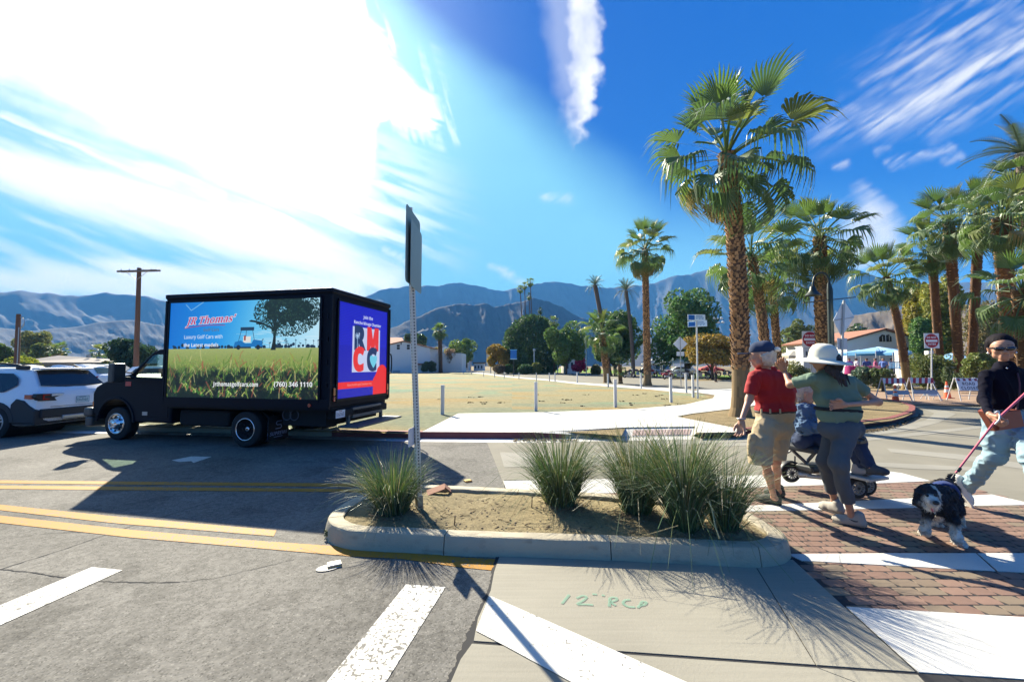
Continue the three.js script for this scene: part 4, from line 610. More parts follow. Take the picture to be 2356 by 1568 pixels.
// one fan leaf along +x: stalk, then pleated blade of tapering fingers
function fanLeaf(stalk, R, spread, droop, fold, n = 26) {
  const t = tri();
  const sp = (u) => [stalk * u, 0.16 * stalk * Math.sin(u * 2.2) * 0.6, 0];
  for (let k = 0; k < 5; k++) { const a = sp(k / 5), b = sp((k + 1) / 5), w0 = lerp(0.035, 0.014, k / 5), w1 = lerp(0.035, 0.014, (k + 1) / 5); t.quad([a[0], a[1], -w0], [b[0], b[1], -w1], [b[0], b[1] + 0.012, w1], [a[0], a[1] + 0.012, w0]); t.quad([a[0], a[1] - 0.02, -w0], [b[0], b[1] - 0.015, -w1], [b[0], b[1], w1], [a[0], a[1], w0]); }
  const hub = sp(1);
  for (let k = 0; k < n; k++) {
    const u = (k + 0.5) / n * 2 - 1, ph = u * spread, L = R * (0.72 + 0.28 * Math.cos(u * 1.4)) * rr(0.9, 1.06), dl = spread / n * 0.98, kink = rr(0.6, 1.5);
    const rad = [0.04, 0.4, 0.62, 0.82, 1.0], wid = [0.04, 0.4, 0.5, 0.26, 0.02];
    const P = (q, s, ridge) => {
      const r = rad[q] * L, w = wid[q] * L * dl * s, free = clamp((rad[q] - 0.5) / 0.5), dr = droop * L * (0.16 * rad[q] + 0.75 * free * free * kink);
      let x = Math.cos(ph) * r - Math.sin(ph) * w, z = Math.sin(ph) * r + Math.cos(ph) * w, y = (ridge ? 0.022 * R * wid[q] * 2 : 0) - dr;
      const zz = z * Math.cos(fold), yy = y + Math.abs(z) * Math.sin(fold);      // the whole blade folds along its rib
      const pull = 1 - 0.35 * droop * free;
      return [hub[0] + x * pull, hub[1] + yy, zz * pull];
    };
    for (let q = 0; q < 4; q++) { t.quad(P(q, -1), P(q + 1, -1), P(q + 1, 0, 1), P(q, 0, 1)); t.quad(P(q, 0, 1), P(q + 1, 0, 1), P(q + 1, 1), P(q, 1)); }
  }
  return t.geo();
}
reseed(17);
const FAN = [fanLeaf(1.15, 1.0, 0.7, 0.06, 1.0, 18), fanLeaf(1.25, 1.05, 1.45, 0.22, 0.5, 22), fanLeaf(1.35, 1.05, 1.75, 0.5, 0.4, 22), fanLeaf(1.3, 1.05, 1.8, 0.85, 0.35, 22), fanLeaf(1.15, 1.0, 1.6, 1.15, 0.5, 20), fanLeaf(1.0, 0.95, 1.3, 0.7, 0.8, 18)];
const FANSMALL = [fanLeaf(0.9, 1.0, 1.7, 0.3, 0.25, 13), fanLeaf(0.9, 1.05, 1.9, 0.7, 0.15, 13)];
function trunkGeo(p0, p1, r0, r1, bend, boots, shaved) {
  const L = p0.distanceTo(p1), mid = p0.clone().lerp(p1, 0.5).add(bend), c = new THREE.QuadraticBezierCurve3(p0, mid, p1), t = tri(), col = [];
  const N = 26, S = 20, ring = (u) => { const p = c.getPoint(u), r = lerp(r0, r1, Math.pow(u, 0.7)) * (1 + 0.45 * Math.exp(-u * L / 0.25)) * 0.9; return Array.from({ length: S }, (_, k) => { const a = k / S * 6.2832; return [p.x + Math.cos(a) * r, p.y, p.z + Math.sin(a) * r]; }); };
  const put = (cc, n) => { for (let k = 0; k < n; k++) col.push(...cc); };
  for (let i = 0; i < N; i++) { const A = ring(i / N), B = ring((i + 1) / N), h = i / N * L; for (let k = 0; k < S; k++) { const j = (k + 1) % S; t.quad(A[k], B[k], B[j], A[j]); const v = rr(0.8, 1.15); put(h < shaved ? [0.2 * v, 0.135 * v, 0.065 * v] : [0.1 * v, 0.055 * v, 0.03 * v], 6); } }
  if (boots) {
    const rows = Math.floor((L - shaved) / boots);
    for (let i = 0; i < rows; i++) {
      const u = (shaved + i * boots) / L, p = c.getPoint(u), r = lerp(r0, r1, Math.pow(u, 0.7)) * 0.9, m = 12;
      for (let k = 0; k < m; k++) {
        const a = (k + (i & 1 ? 0.5 : 0) + rr(-0.3, 0.3)) / m * 6.2832, hw = r * 0.26 * rr(0.7, 1.2), hh = boots * rr(1.0, 1.75), out = r * rr(0.06, 0.26), dy = rr(-0.35, 0.35) * boots;
        const Q = (s, y, o) => [p.x + Math.cos(a) * (r + o) - Math.sin(a) * s, p.y + y + dy, p.z + Math.sin(a) * (r + o) + Math.cos(a) * s];
        const A = Q(-hw, 0, -0.02), B = Q(hw, 0, -0.02), C = Q(hw * 0.55, hh, out), D = Q(-hw * 0.55, hh, out), E = Q(0, hh * 0.92, -0.03);
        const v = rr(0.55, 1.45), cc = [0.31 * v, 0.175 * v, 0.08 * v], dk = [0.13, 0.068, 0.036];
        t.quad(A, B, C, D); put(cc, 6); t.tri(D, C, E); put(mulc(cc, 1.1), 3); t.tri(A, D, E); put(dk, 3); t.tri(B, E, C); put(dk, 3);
      }
    }
  }
  const q = t.geo(); q.setAttribute('color', new THREE.Float32BufferAttribute(col, 3)); return q;
}
function fanPalm(label, base, hub, depth, o = {}) {
  const { r0 = 0.36, r1 = 0.3, n = 38, size = 1, bend = V(0, 0, 0), boots = 0.11, shaved = 1.3, skirt = 0, hBase = PK, geo = FAN, group, seedN = 1, hubDepth = depth, name = 'fan_palm', yMax = 82 } = o;
  reseed(seedN * 7919 + 13);
  const p0 = typeof base[1] === 'number' && base[1] > 845 ? g(base[0], base[1], hBase) : at(base[0], 840, depth).setY(hBase);
  const p1 = at(hub[0], hub[1], hubDepth);
  const t = thing(name, label, 'palm tree', p0, 0, group);
  const top = p1.clone().sub(p0);
  part('trunk', trunkGeo(V(0, -0.05, 0), top, r0, r1, bend, boots, shaved), ML.bark, t);
  for (let k = 0; k < n; k++) {
    const u = (k + 0.5) / n, az = k * 2.39996 + rr(-0.2, 0.2), el = lerp(yMax, -62 - skirt, Math.pow(u, 0.85)) + rr(-7, 7);
    const gi = geo.length > 2 ? (el > 60 ? 0 : el > 35 ? 1 : el > 5 ? 2 : el > -25 ? 3 : rnd() < 0.7 ? 4 : 5) : (el > 10 ? 0 : 1);
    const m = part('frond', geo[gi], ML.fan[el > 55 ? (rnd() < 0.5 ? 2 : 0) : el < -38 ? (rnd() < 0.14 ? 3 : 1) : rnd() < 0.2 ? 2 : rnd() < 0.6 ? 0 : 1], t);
    m.position.copy(top).add(V(0, -0.35 * u, 0)); m.rotation.set(rr(-0.35, 0.35), az, el * Math.PI / 180, 'YZX');
    const s = size * rr(0.78, 1.12); m.scale.set(s, s * rr(0.85, 1.2), s);
  }
  return t;
}
const GP = 'fan palms standing in the park';
fanPalm('tallest fan palm with rough boot-covered trunk rising behind the man in red', [1703, 957], [1671, 352], 12.87, { r0: 0.272, r1: 0.264, n: 42, size: 1.24, bend: V(0.25, 0, 0.1), seedN: 1, skirt: 8, boots: 0.088, shaved: 1.45, yMax: 86 });
fanPalm('straight fan palm with round full crown behind the row of motorcycles', [1490, 887], [1484, 572], 31.6, { r0: 0.288, r1: 0.240, n: 48, size: 1.14, seedN: 2, skirt: 12, shaved: 0.9 });
fanPalm('fan palm with trunk leaning left, directly behind the tallest palm', [1768, 924], [1728, 588], 18, { r0: 0.216, r1: 0.200, n: 34, size: 1.06, seedN: 3, bend: V(0.25, 0.4, 0) });
fanPalm('slim fan palm between the tallest palm and the street lamp', [1796, 908], [1776, 645], 22, { r0: 0.200, r1: 0.192, n: 34, size: 1.04, seedN: 4 });
fanPalm('stout fan palm with wide crown standing beside the green street lamp', [1896, 912], [1886, 545], 20, { r0: 0.320, r1: 0.288, n: 44, size: 1.17, seedN: 5, skirt: 4 });
fanPalm('fan palm with a thin trunk curving left in front of the white gabled restaurant', [2088, 893], [2038, 636], 28, { r0: 0.288, r1: 0.208, n: 40, size: 1.14, seedN: 6, hBase: 0, bend: V(0.35, 0.5, 0), shaved: 1.7, skirt: 10 });
fanPalm('fan palm right of the restaurant behind the single do not enter sign', [2166, 890], [2143, 566], 28, { r0: 0.272, r1: 0.240, n: 40, size: 1.08, seedN: 7, hBase: 0, skirt: 14 });
fanPalm('fan palm with dark thick trunk, left of two growing close together', [2210, 890], [2183, 512], 25, { r0: 0.288, r1: 0.272, n: 44, size: 1.11, seedN: 8, hBase: 0, skirt: 16 });
fanPalm('fan palm, right of two growing close together above the road closed barricade', [2233, 890], [2254, 488], 26, { r0: 0.288, r1: 0.256, n: 44, size: 1.11, seedN: 9, hBase: 0, skirt: 16 });
fanPalm('heavy fan palm with ragged trunk rising behind the woman in sunglasses', [2330, 900], [2305, 500], 18.5, { r0: 0.336, r1: 0.336, n: 40, size: 0.95, seedN: 10, hBase: 0, skirt: 16 });
fanPalm('tall fan palm whose crown spreads highest at the right edge', [2420, 900], [2372, 425], 21, { r0: 0.288, r1: 0.272, n: 44, size: 1.06, seedN: 11, hBase: 0, skirt: 6 });
fanPalm('low fan palm with drooping leaves above the head of the woman in sunglasses', [2365, 930], [2352, 668], 14, { r0: 0.272, r1: 0.256, n: 30, size: 0.83, seedN: 12, hBase: 0, skirt: 10 });
fanPalm('short fan palm with yellowish drooping leaves beside the row of motorcycles', [1398, 880], [1384, 764], 36.5, { r0: 0.336, r1: 0.288, n: 34, size: 1.0, seedN: 13, skirt: 16, shaved: 1.4 });
fanPalm('tiny young fan palm just right of the short yellowish palm', [1428, 882], [1426, 838], 35, { r0: 0.176, r1: 0.160, n: 18, size: 0.42, seedN: 14, shaved: 0.3 });
fanPalm('lone fan palm with dark shaggy trunk beside the white gabled hall', [1014, 857], [1012, 760], 88, { r0: 0.440, r1: 0.520, n: 34, size: 1.18, seedN: 15, geo: FANSMALL, boots: 0, shaved: 0 });
const farPalm = (label, base, hub, d, s, k, gp) => fanPalm(label, base, hub, d, { r0: 0.160, r1: 0.104, n: 24, size: s, seedN: k, geo: FANSMALL, boots: 0, shaved: 0.4, skirt: 14, group: gp });
const G4 = 'very tall thin palms before the dark clipped tree';
farPalm('very tall thin palm, leftmost of four rising before the dark clipped tree', [1207, 700], [1197, 663], 100, 0.62, 21, G4);
farPalm('very tall thin palm, second of four rising before the dark clipped tree', [1212, 700], [1207, 655], 104, 0.6, 22, G4);
farPalm('tallest of four very tall thin palms before the dark clipped tree', [1229, 700], [1220, 647], 98, 0.68, 23, G4);
farPalm('shorter thin palm of four just under the tallest one', [1226, 700], [1217, 679], 102, 0.52, 24, G4);
farPalm('thin lone palm with small tuft right of the four very tall palms', [1253, 700], [1243, 712], 92, 0.42, 25);
farPalm('small fan palm above the left end of the low house roof', [122, 700], [126, 806], 85, 0.9, 26);
farPalm('small bright fan palm above the middle of the low house roof', [140, 700], [140, 803], 85, 1.0, 27);
farPalm('small fan palm between the low house and the dark round tree', [228, 700], [228, 810], 75, 1.15, 28);
farPalm('distant fan palm peeking above the trees right of the dark clipped tree', [1275, 700], [1275, 738], 75, 0.7, 29);
farPalm('distant small palm below the rocky spur left of the stout palm', [1814, 700], [1814, 775], 60, 0.5, 30);
// ---------- feather palms ----------
function featherLeaf(L, droop, n = 30) {
  const t = tri(); const S = (u) => [L * u * (1 - 0.12 * droop * u), L * (0.42 * u - droop * u * u), 0];
  for (let k = 0; k < 8; k++) { const a = S(k / 8), b = S((k + 1) / 8), w = lerp(0.05, 0.012, k / 8); t.quad([a[0], a[1], -w], [b[0], b[1], -w * 0.85], [b[0], b[1], w * 0.85], [a[0], a[1], w]); }
  for (let k = 2; k < n; k++) for (const s of [-1, 1]) { const u = k / n, p = S(u), q = L * 0.2 * Math.sin(Math.PI * Math.min(1, u * 0.8 + 0.16)) * rr(0.85, 1.1), w = 0.026 * L / 2.2; t.tri([p[0] - w, p[1], 0], [p[0] + w, p[1], 0], [p[0] + q * 0.75, p[1] + q * 0.18 - 0.12 * q, s * q * 0.8]); }
  return t.geo();
}
reseed(29); const FEA = [featherLeaf(2.3, 0.35), featherLeaf(2.4, 0.6), featherLeaf(2.3, 0.95)];
function datePalm(label, base, hub, depth, o = {}) {
  const { size = 1, n = 34, r0 = 0.3, bend = V(0, 0, 0), seedN = 1 } = o; reseed(seedN * 331 + 5);
  const p0 = at(base[0], 840, depth).setY(PK), p1 = at(hub[0], hub[1], depth), top = p1.clone().sub(p0), t = thing('date_palm', label, 'palm tree', p0);
  part('trunk', trunkGeo(V(0, -0.05, 0), top, r0, r0 * 0.8, bend, 0, 99), mat([0.12, 0.09, 0.07], 0.95), t);
  for (let k = 0; k < n; k++) { const u = (k + 0.5) / n, el = lerp(78, -35, u) + rr(-6, 6), m = part('frond', FEA[el > 50 ? 0 : el > 5 ? 1 : 2], ML.feather, t); m.position.copy(top); m.rotation.set(rr(-0.3, 0.3), k * 2.39996, el * Math.PI / 180 * 0.8, 'YZX'); const s = size * rr(0.85, 1.1); m.scale.set(s, s, s); }
  return t;
}
ML.feather = leafMat([0.06, 0.095, 0.055], { clearcoat: 0.4, clearcoatRoughness: 0.4 });
datePalm('feather palm with leaning trunk above the short fan palm, left of two', [1402, 840], [1369, 655], 60, { size: 0.78, seedN: 1, r0: 0.42, bend: V(0.3, 0, 0) });
datePalm('feather palm with slim dark trunk left of the straight fan palm', [1457, 840], [1440, 668], 55, { size: 0.92, seedN: 2, r0: 0.3, bend: V(0.4, 0, 0) });
datePalm('grey green feather palm topping the cluster at the right edge', [2390, 840], [2352, 352], 21, { size: 1.0, seedN: 3, r0: 0.35 });
// ---------- broadleaf trees and shrubs ----------
function leafyTree(name, label, category, box, Z, o = {}) {
  const [x0, x1, y0, y1] = box, { n: n0 = 3200, leaf: leaf0 = 0.3, blobs = 24, color = [0.05, 0.1, 0.022], trunk = true, hBase = PK, fill = 0.35, seedN = 1, dome = false, deep = 1, group, clear = 0.25 } = o;
  reseed(seedN * 1237 + 3); const n = n0 * 1.7, leaf = leaf0 * 1.15;
  const c = at((x0 + x1) / 2, (y0 + y1) / 2, Z), w = (x1 - x0) / F * Z / 2, h = (y1 - y0) / F * Z / 2, cy = c.y;
  const t = thing(name, label, category, V(c.x, hBase, -Z), 0, group), B = [], y = cy - hBase;
  if (dome) B.push([0, y, 0, w, h, w * deep]);
  else for (let k = 0; k < blobs; k++) { const a = rnd() * 6.28, q = Math.sqrt(rnd()) * 0.72, e = rr(-0.7, 0.7) * Math.sqrt(1.05 - q * q), s = rr(0.22, 0.42); B.push([Math.cos(a) * q * w, y + e * h, Math.sin(a) * q * w * deep, w * s, h * s * 1.05, w * s * deep]); }
  const pos = [], nor = [], col = [];
  for (let k = 0; k < n; k++) {
    const b = B[(rnd() * B.length) | 0], u = rr(-1, 1), a = rnd() * 6.2832, s = Math.sqrt(1 - u * u), rad = rnd() < fill ? Math.cbrt(rnd()) : rr(0.88, 1.06);
    const bump = dome ? 1 + 0.07 * (fbm(a * 5, u * 6, 3, seedN) - 0.5) * 2 : 1;
    const p = [b[0] + s * Math.cos(a) * b[3] * rad * bump, b[1] + u * b[4] * rad * bump, b[2] + s * Math.sin(a) * b[5] * rad * bump];
    if (p[1] < 0.05) continue;
    const d = V(rr(-1, 1), rr(-0.5, 1), rr(-1, 1)).normalize(), e = V(rr(-1, 1), rr(-1, 1), rr(-1, 1)).cross(d).normalize(), L = leaf * rr(0.6, 1.25), f = d.clone().cross(e), v = rr(0.65, 1.4), ye = rr(0.9, 1.25);
    const A = [p[0] - e.x * L * 0.5, p[1] - e.y * L * 0.5, p[2] - e.z * L * 0.5], C = [p[0] + e.x * L * 0.5, p[1] + e.y * L * 0.5, p[2] + e.z * L * 0.5];
    const k1 = [p[0] + f.x * L * 0.3 + d.x * L * 0.1, p[1] + f.y * L * 0.3 + d.y * L * 0.1, p[2] + f.z * L * 0.3 + d.z * L * 0.1], k2 = [p[0] - f.x * L * 0.3 + d.x * L * 0.1, p[1] - f.y * L * 0.3 + d.y * L * 0.1, p[2] - f.z * L * 0.3 + d.z * L * 0.1];
    pos.push(...A, ...k1, ...C, ...A, ...C, ...k2); for (let q = 0; q < 6; q++) col.push(color[0] * v * ye * 1.7, color[1] * v * 1.7, color[2] * v * 1.45);
  }
  const q = new THREE.BufferGeometry(); q.setAttribute('position', new THREE.Float32BufferAttribute(pos, 3)); q.setAttribute('color', new THREE.Float32BufferAttribute(col, 3)); q.computeVertexNormals();
  part(category === 'tree' ? 'crown' : 'foliage', q, leafMat([1, 1, 1], { vertexColors: true, transmission: 0.36, clearcoat: clear, clearcoatRoughness: 0.35 }), t);
  if (trunk) {
    const tw = Math.max(0.09, w * 0.06), g1 = [rod(V(0, -0.05, 0), V(rr(-0.1, 0.1) * w, y - h * 0.35, 0), tw, tw * 0.7, 9)];
    for (let k = 0; k < 6; k++) { const b = B[(k * 5) % B.length]; g1.push(rod(V(0, (y - h) * 0.75 + 0.1, 0), V(b[0] * 0.8, b[1], b[2] * 0.8), tw * 0.55, tw * 0.15, 6)); }
    part('trunk', g1, mat([0.1, 0.075, 0.055], 0.95), t);
  }
  return t;
}
const YG = [0.15, 0.145, 0.022], OR = [0.17, 0.125, 0.02], DK = [0.028, 0.06, 0.02], MG = [0.055, 0.105, 0.025];
leafyTree('clipped_tree', 'large dark dome-clipped tree behind four very tall thin palms', 'tree', [1160, 1290, 727, 880], 84, { n: 9000, leaf: 0.5, dome: true, color: DK, fill: 0.12, seedN: 1 });
leafyTree('broad_tree', 'green tree just right of the dark clipped tree', 'tree', [1254, 1350, 736, 838], 70, { n: 5200, leaf: 0.42, color: MG, seedN: 2 });
leafyTree('broad_tree', 'green tree behind the short fan palm and slim feather palm', 'tree', [1345, 1485, 712, 842], 62, { n: 7000, leaf: 0.42, blobs: 28, color: [0.045, 0.095, 0.026], seedN: 3 });
leafyTree('broad_tree', 'largest green tree behind the blue street name signs', 'tree', [1496, 1662, 664, 846], 56, { n: 9000, leaf: 0.4, blobs: 34, color: [0.045, 0.1, 0.028], seedN: 4 });
leafyTree('flowering_tree', 'low wide yellow-orange tree between the street name signs and the tallest palm', 'tree', [1572, 1704, 766, 846], 45, { n: 6500, leaf: 0.24, blobs: 30, color: OR, seedN: 5, fill: 0.5 });
leafyTree('flowering_tree', 'round golden tree behind the white panel sign', 'tree', [1115, 1176, 789, 846], 80, { n: 3600, leaf: 0.4, color: OR, seedN: 6 });
leafyTree('broad_tree', 'round green tree between the lone palm and the golden tree', 'tree', [1018, 1094, 775, 838], 112, { n: 3600, leaf: 0.6, color: [0.07, 0.115, 0.022], seedN: 7 });
leafyTree('bare_tree', 'thin brownish tree just right of the lone palm trunk', 'tree', [1019, 1048, 796, 836], 96, { n: 900, leaf: 0.3, color: [0.13, 0.1, 0.07], seedN: 8 });
leafyTree('bushy_tree', 'yellow green tree just left of the lone palm trunk', 'tree', [985, 1012, 795, 842], 98, { n: 1400, leaf: 0.4, color: YG, seedN: 9 });
leafyTree('broad_tree', 'dark green tree rising behind the roof of the white gabled hall', 'tree', [926, 984, 762, 812], 106, { n: 3000, leaf: 0.55, color: DK, seedN: 10 });
leafyTree('tall_tree', 'yellow green tree behind the palm right of the restaurant', 'tree', [2088, 2150, 640, 800], 44, { n: 5500, leaf: 0.3, color: YG, blobs: 28, seedN: 11, hBase: 0 });
leafyTree('tall_tree', 'tall yellow green tree between the close pair of palms and their left neighbour', 'tree', [2130, 2206, 610, 830], 42, { n: 6500, leaf: 0.28, color: [0.13, 0.15, 0.025], blobs: 30, seedN: 12, hBase: 0 });
leafyTree('broad_tree', 'green tree drooping beside the single do not enter sign', 'tree', [2090, 2160, 720, 836], 40, { n: 4200, leaf: 0.26, color: [0.055, 0.12, 0.026], seedN: 13, hBase: 0 });
leafyTree('grey_tree', 'grey green thin tree left of the woman in sunglasses', 'tree', [2226, 2312, 690, 850], 38, { n: 4200, leaf: 0.2, color: [0.105, 0.1, 0.045], blobs: 28, seedN: 14, hBase: 0 });
leafyTree('grey_tree', 'olive tree at the far right behind the woman in sunglasses', 'tree', [2290, 2400, 700, 860], 40, { n: 4200, leaf: 0.26, color: [0.08, 0.085, 0.03], blobs: 28, seedN: 15, hBase: 0 });
leafyTree('broad_tree', 'dark dense tree behind the truck cab and utility pole', 'tree', [250, 352, 777, 862], 48, { n: 6000, leaf: 0.3, color: [0.02, 0.048, 0.022], seedN: 16, fill: 0.2, blobs: 30 });
leafyTree('broad_tree', 'pale loose tree rising behind the low house at far left', 'tree', [42, 112, 756, 830], 108, { n: 2600, leaf: 0.6, color: [0.1, 0.12, 0.04], seedN: 17 });
leafyTree('broad_tree', 'dark green tree at the left edge behind the shorter pole', 'tree', [-40, 36, 778, 850], 62, { n: 3600, leaf: 0.4, color: [0.05, 0.085, 0.025], seedN: 18 });
leafyTree('garden_bush', 'bright yellow green bush before the low house at far left', 'bush', [-4, 80, 820, 862], 42, { n: 3800, leaf: 0.24, color: [0.14, 0.17, 0.02], seedN: 19, trunk: false });
leafyTree('broad_tree', 'row of mid green treetops above the left part of the low house', 'tree', [78, 128, 786, 830], 95, { n: 1800, leaf: 0.5, color: [0.09, 0.12, 0.03], seedN: 20 });
leafyTree('garden_bush', 'olive bush between the low house and the truck mirror', 'bush', [222, 268, 830, 858], 44, { n: 1400, leaf: 0.22, color: [0.1, 0.12, 0.03], seedN: 21, trunk: false });
leafyTree('hillside_tree', 'olive tree on the rocky spur above the beige canopy', 'tree', [1800, 1872, 735, 830], 62, { n: 3600, leaf: 0.36, color: [0.075, 0.1, 0.028], seedN: 22 });
leafyTree('hillside_tree', 'dark tree behind the diamond sign next to the restaurant roof', 'tree', [1930, 2000, 740, 830], 64, { n: 3000, leaf: 0.36, color: [0.03, 0.06, 0.022], seedN: 23 });
leafyTree('garden_bush', 'olive green shrub below the beige canopy behind the two friends', 'shrub', [1806, 1866, 828, 892], 30, { n: 3000, leaf: 0.14, color: [0.085, 0.1, 0.032], seedN: 24, trunk: false });
leafyTree('garden_bush', 'leafy shrub with yellow flowers at the foot of the do not enter signpost', 'shrub', [2098, 2186, 810, 892], 30, { n: 3600, leaf: 0.14, color: [0.07, 0.095, 0.025], seedN: 25, trunk: false, hBase: 0 });
leafyTree('garden_bush', 'low dark shrub under the close pair of palms', 'shrub', [2176, 2226, 836, 896], 26, { n: 2200, leaf: 0.13, color: [0.045, 0.07, 0.025], seedN: 26, trunk: false, hBase: 0 });
leafyTree('garden_bush', 'shaggy green shrub beside the sleeve of the woman in sunglasses', 'shrub', [2222, 2282, 810, 880], 24, { n: 2600, leaf: 0.16, color: [0.09, 0.12, 0.03], seedN: 27, trunk: false, hBase: 0 });
leafyTree('garden_bush', 'dark arched shrub at the right corner of the white gabled hall', 'shrub', [970, 1005, 829, 856], 84, { n: 1500, leaf: 0.35, color: [0.025, 0.05, 0.022], seedN: 28, trunk: false });
const hedges = [[1135, 1166, 838, 853, 'rounded dark hedge bush just right of the white panel sign', [0.07, 0.055, 0.03]], [1160, 1178, 838, 853, 'dark low hedge bush left of the blue banner post', DK], [1192, 1226, 838, 855, 'dark low hedge bush right of the blue banner post', DK], [1222, 1246, 834, 855, 'green rounded bush at the foot of the white globe lamp', [0.08, 0.1, 0.02]], [1360, 1382, 838, 862, 'small brown and green bush left of the short fan palm', [0.07, 0.08, 0.03]]];
hedges.forEach(([a, b, c, d, l, col], k) => leafyTree('hedge_bush', l, 'bush', [a, b, c, d + 4], 72, { n: 1100, leaf: 0.3, color: col, dome: true, trunk: false, seedN: 40 + k }));
leafyTree('flowering_vine', 'bright magenta flowering bush beside the low park pavilion', 'bush', [1316, 1352, 820, 856], 76, { n: 1800, leaf: 0.3, color: [0.3, 0.01, 0.09], trunk: false, seedN: 50 });
leafyTree('low_cycad', 'small spiky cycad palm left of the white low wall', 'plant', [2010, 2050, 842, 892], 27, { n: 900, leaf: 0.22, color: [0.06, 0.09, 0.03], trunk: true, seedN: 51, hBase: 0 });
leafyTree('garden_bush', 'blue green spiky shrub in the bed left of the small cycad', 'shrub', [1960, 2016, 842, 884], 28, { n: 1600, leaf: 0.2, color: [0.04, 0.075, 0.05], trunk: false, seedN: 52, hBase: 0 });
// ---------- the planted island ----------
const IH = 0.16, ID = 0.115;
{
  const top = [[754, 1190], [761, 1203], [780, 1213], [813, 1220], [865, 1223.5], [924, 1226], [1042, 1232], [1218, 1238], [1409, 1245], [1678, 1257], [1728, 1259], [1770, 1257], [1798, 1250], [1811, 1237], [1802, 1222], [1781, 1209], [1737, 1184], [1706, 1170], [1640, 1160], [1500, 1143], [1355, 1131], [1220, 1124], [1080, 1117], [974, 1113], [900, 1117], [836, 1134], [798, 1151], [768, 1171]].map(([x, y]) => g(x, y, IH).setY(0));
  const curve = new THREE.CatmullRomCurve3(top, true, 'catmullrom', 0.4), N = 260, P = curve.getSpacedPoints(N).slice(0, N);
  const nrm = P.map((p, i) => { const d = P[(i + 1) % N].clone().sub(P[(i + N - 1) % N]).normalize(); return V(d.z, 0, -d.x); });   // towards the inside
  const inner = P.map((p, i) => p.clone().addScaledVector(nrm[i], 0.15));
  const isl = thing('kerb_island', 'planted traffic island with rounded concrete kerb and sandy soil', 'traffic island', V(0, 0, 0));
  const prof = [[-0.03, -0.01], [-0.012, 0.1], [0, 0.144], [0.006, 0.155], [0.018, IH], [0.138, IH], [0.147, 0.154], [0.15, 0.06]];
  const kerbM = new THREE.MeshStandardMaterial({ map: T.kerb, roughness: 0.85, bumpMap: T.fine, bumpScale: 0.004 });
  const stops = [0, 34, 70, 100, 122, 150, 190, 226, N];
  for (let s = 0; s + 1 < stops.length; s++) {
    const pos = [], uv = [], idx = [], i0 = stops[s], i1 = stops[s + 1];
    for (let i = i0; i <= i1; i++) {
      const p = P[i % N].clone(), nn = nrm[i % N], d = P[(i + 1) % N].clone().sub(P[(i + N - 1) % N]).normalize();
      if (i === i0) p.addScaledVector(d, 0.004); if (i === i1) p.addScaledVector(d, -0.004);
      prof.forEach(([o, y], k) => { const wob = 0.006 * (vn(i * 0.35, k * 3, 3) - 0.5); pos.push(p.x + nn.x * (o + wob), y + wob * 0.6, p.z + nn.z * (o + wob)); uv.push(i * 0.03, k < 4 ? y : o + 0.2); });
    }
    const m = prof.length;
    for (let i = 0; i < i1 - i0; i++) for (let k = 0; k + 1 < m; k++) { const a = i * m + k, b = a + m; idx.push(a, a + 1, b, b, a + 1, b + 1); }
    for (const e of [0, i1 - i0]) for (let k = 1; k + 1 < m; k++) e ? idx.push(e * m, e * m + k, e * m + k + 1) : idx.push(0, k + 1, k);
    const q = new THREE.BufferGeometry(); q.setAttribute('position', new THREE.Float32BufferAttribute(pos, 3)); q.setAttribute('uv', new THREE.Float32BufferAttribute(uv, 2)); q.setIndex(idx);
    part('kerb_segment', toCreasedNormals(q, 0.4), kerbM, isl);
  }
  // soil: a grid of gentle lumps, cut to the inside of the kerb
  const poly = inner.map((p) => [p.x, p.z]), xs = poly.map((p) => p[0]), zs = poly.map((p) => p[1]), st = 0.035, t = tri(), uv = [];
  const mounds = [[905, 1180, 0.05], [1290, 1165, 0.06], [1470, 1185, 0.06], [1570, 1222, 0.05], [1668, 1222, 0.05]].map(([x, y, k]) => { const p = g(x, y, ID); return [p.x, p.z, k]; });
  const hgt = (x, z) => { let h = ID - 0.012 + 0.03 * fbm(x * 3, z * 3, 3, 71) + 0.014 * fbm(x * 17, z * 17, 3, 73); for (const [a, b, k] of mounds) h += k * Math.exp(-((x - a) ** 2 + (z - b) ** 2) / 0.045); return h; };
  for (let x = Math.min(...xs); x < Math.max(...xs); x += st) for (let z = Math.min(...zs); z < Math.max(...zs); z += st) { if (polyDist(x + st / 2, z + st / 2, poly) > 0.04) continue; const q = (a, b) => [a, hgt(a, b), b]; t.quad(q(x, z), q(x, z + st), q(x + st, z + st), q(x + st, z)); uv.push(x, z, x, z + st, x + st, z + st, x, z, x + st, z + st, x + st, z); }
  const sg = t.geo(); sg.setAttribute('uv', new THREE.Float32BufferAttribute(uv, 2));
  part('soil', sg, new THREE.MeshStandardMaterial({ map: T.dirt, roughness: 1, bumpMap: T.fine, bumpScale: 0.008, color: new THREE.Color(0.95, 0.98, 0.9) }), isl);
  const peb = []; reseed(33); for (let k = 0; k < 260; k++) { const p = g(rr(860, 1740), rr(1140, 1225), ID); if (polyDist(p.x, p.z, poly) > -0.02) continue; peb.push(sph(rr(0.004, 0.012), p.x, hgt(p.x, p.z) + 0.002, p.z, 1.2, 0.7, 1, 6)); }
  stuff(part('pebbles', peb, mat([0.2, 0.155, 0.1], 1), isl));
  const lit = []; for (let k = 0; k < 170; k++) { const p = g(rr(850, 1740), rr(1135, 1228), ID); if (polyDist(p.x, p.z, poly) > -0.03) continue; lit.push(bx(rr(0.015, 0.09), 0.003, rr(0.003, 0.014), p.x, hgt(p.x, p.z) + 0.005, p.z, rr(-0.3, 0.3), rr(0, 3.1), rr(-0.3, 0.3))); }
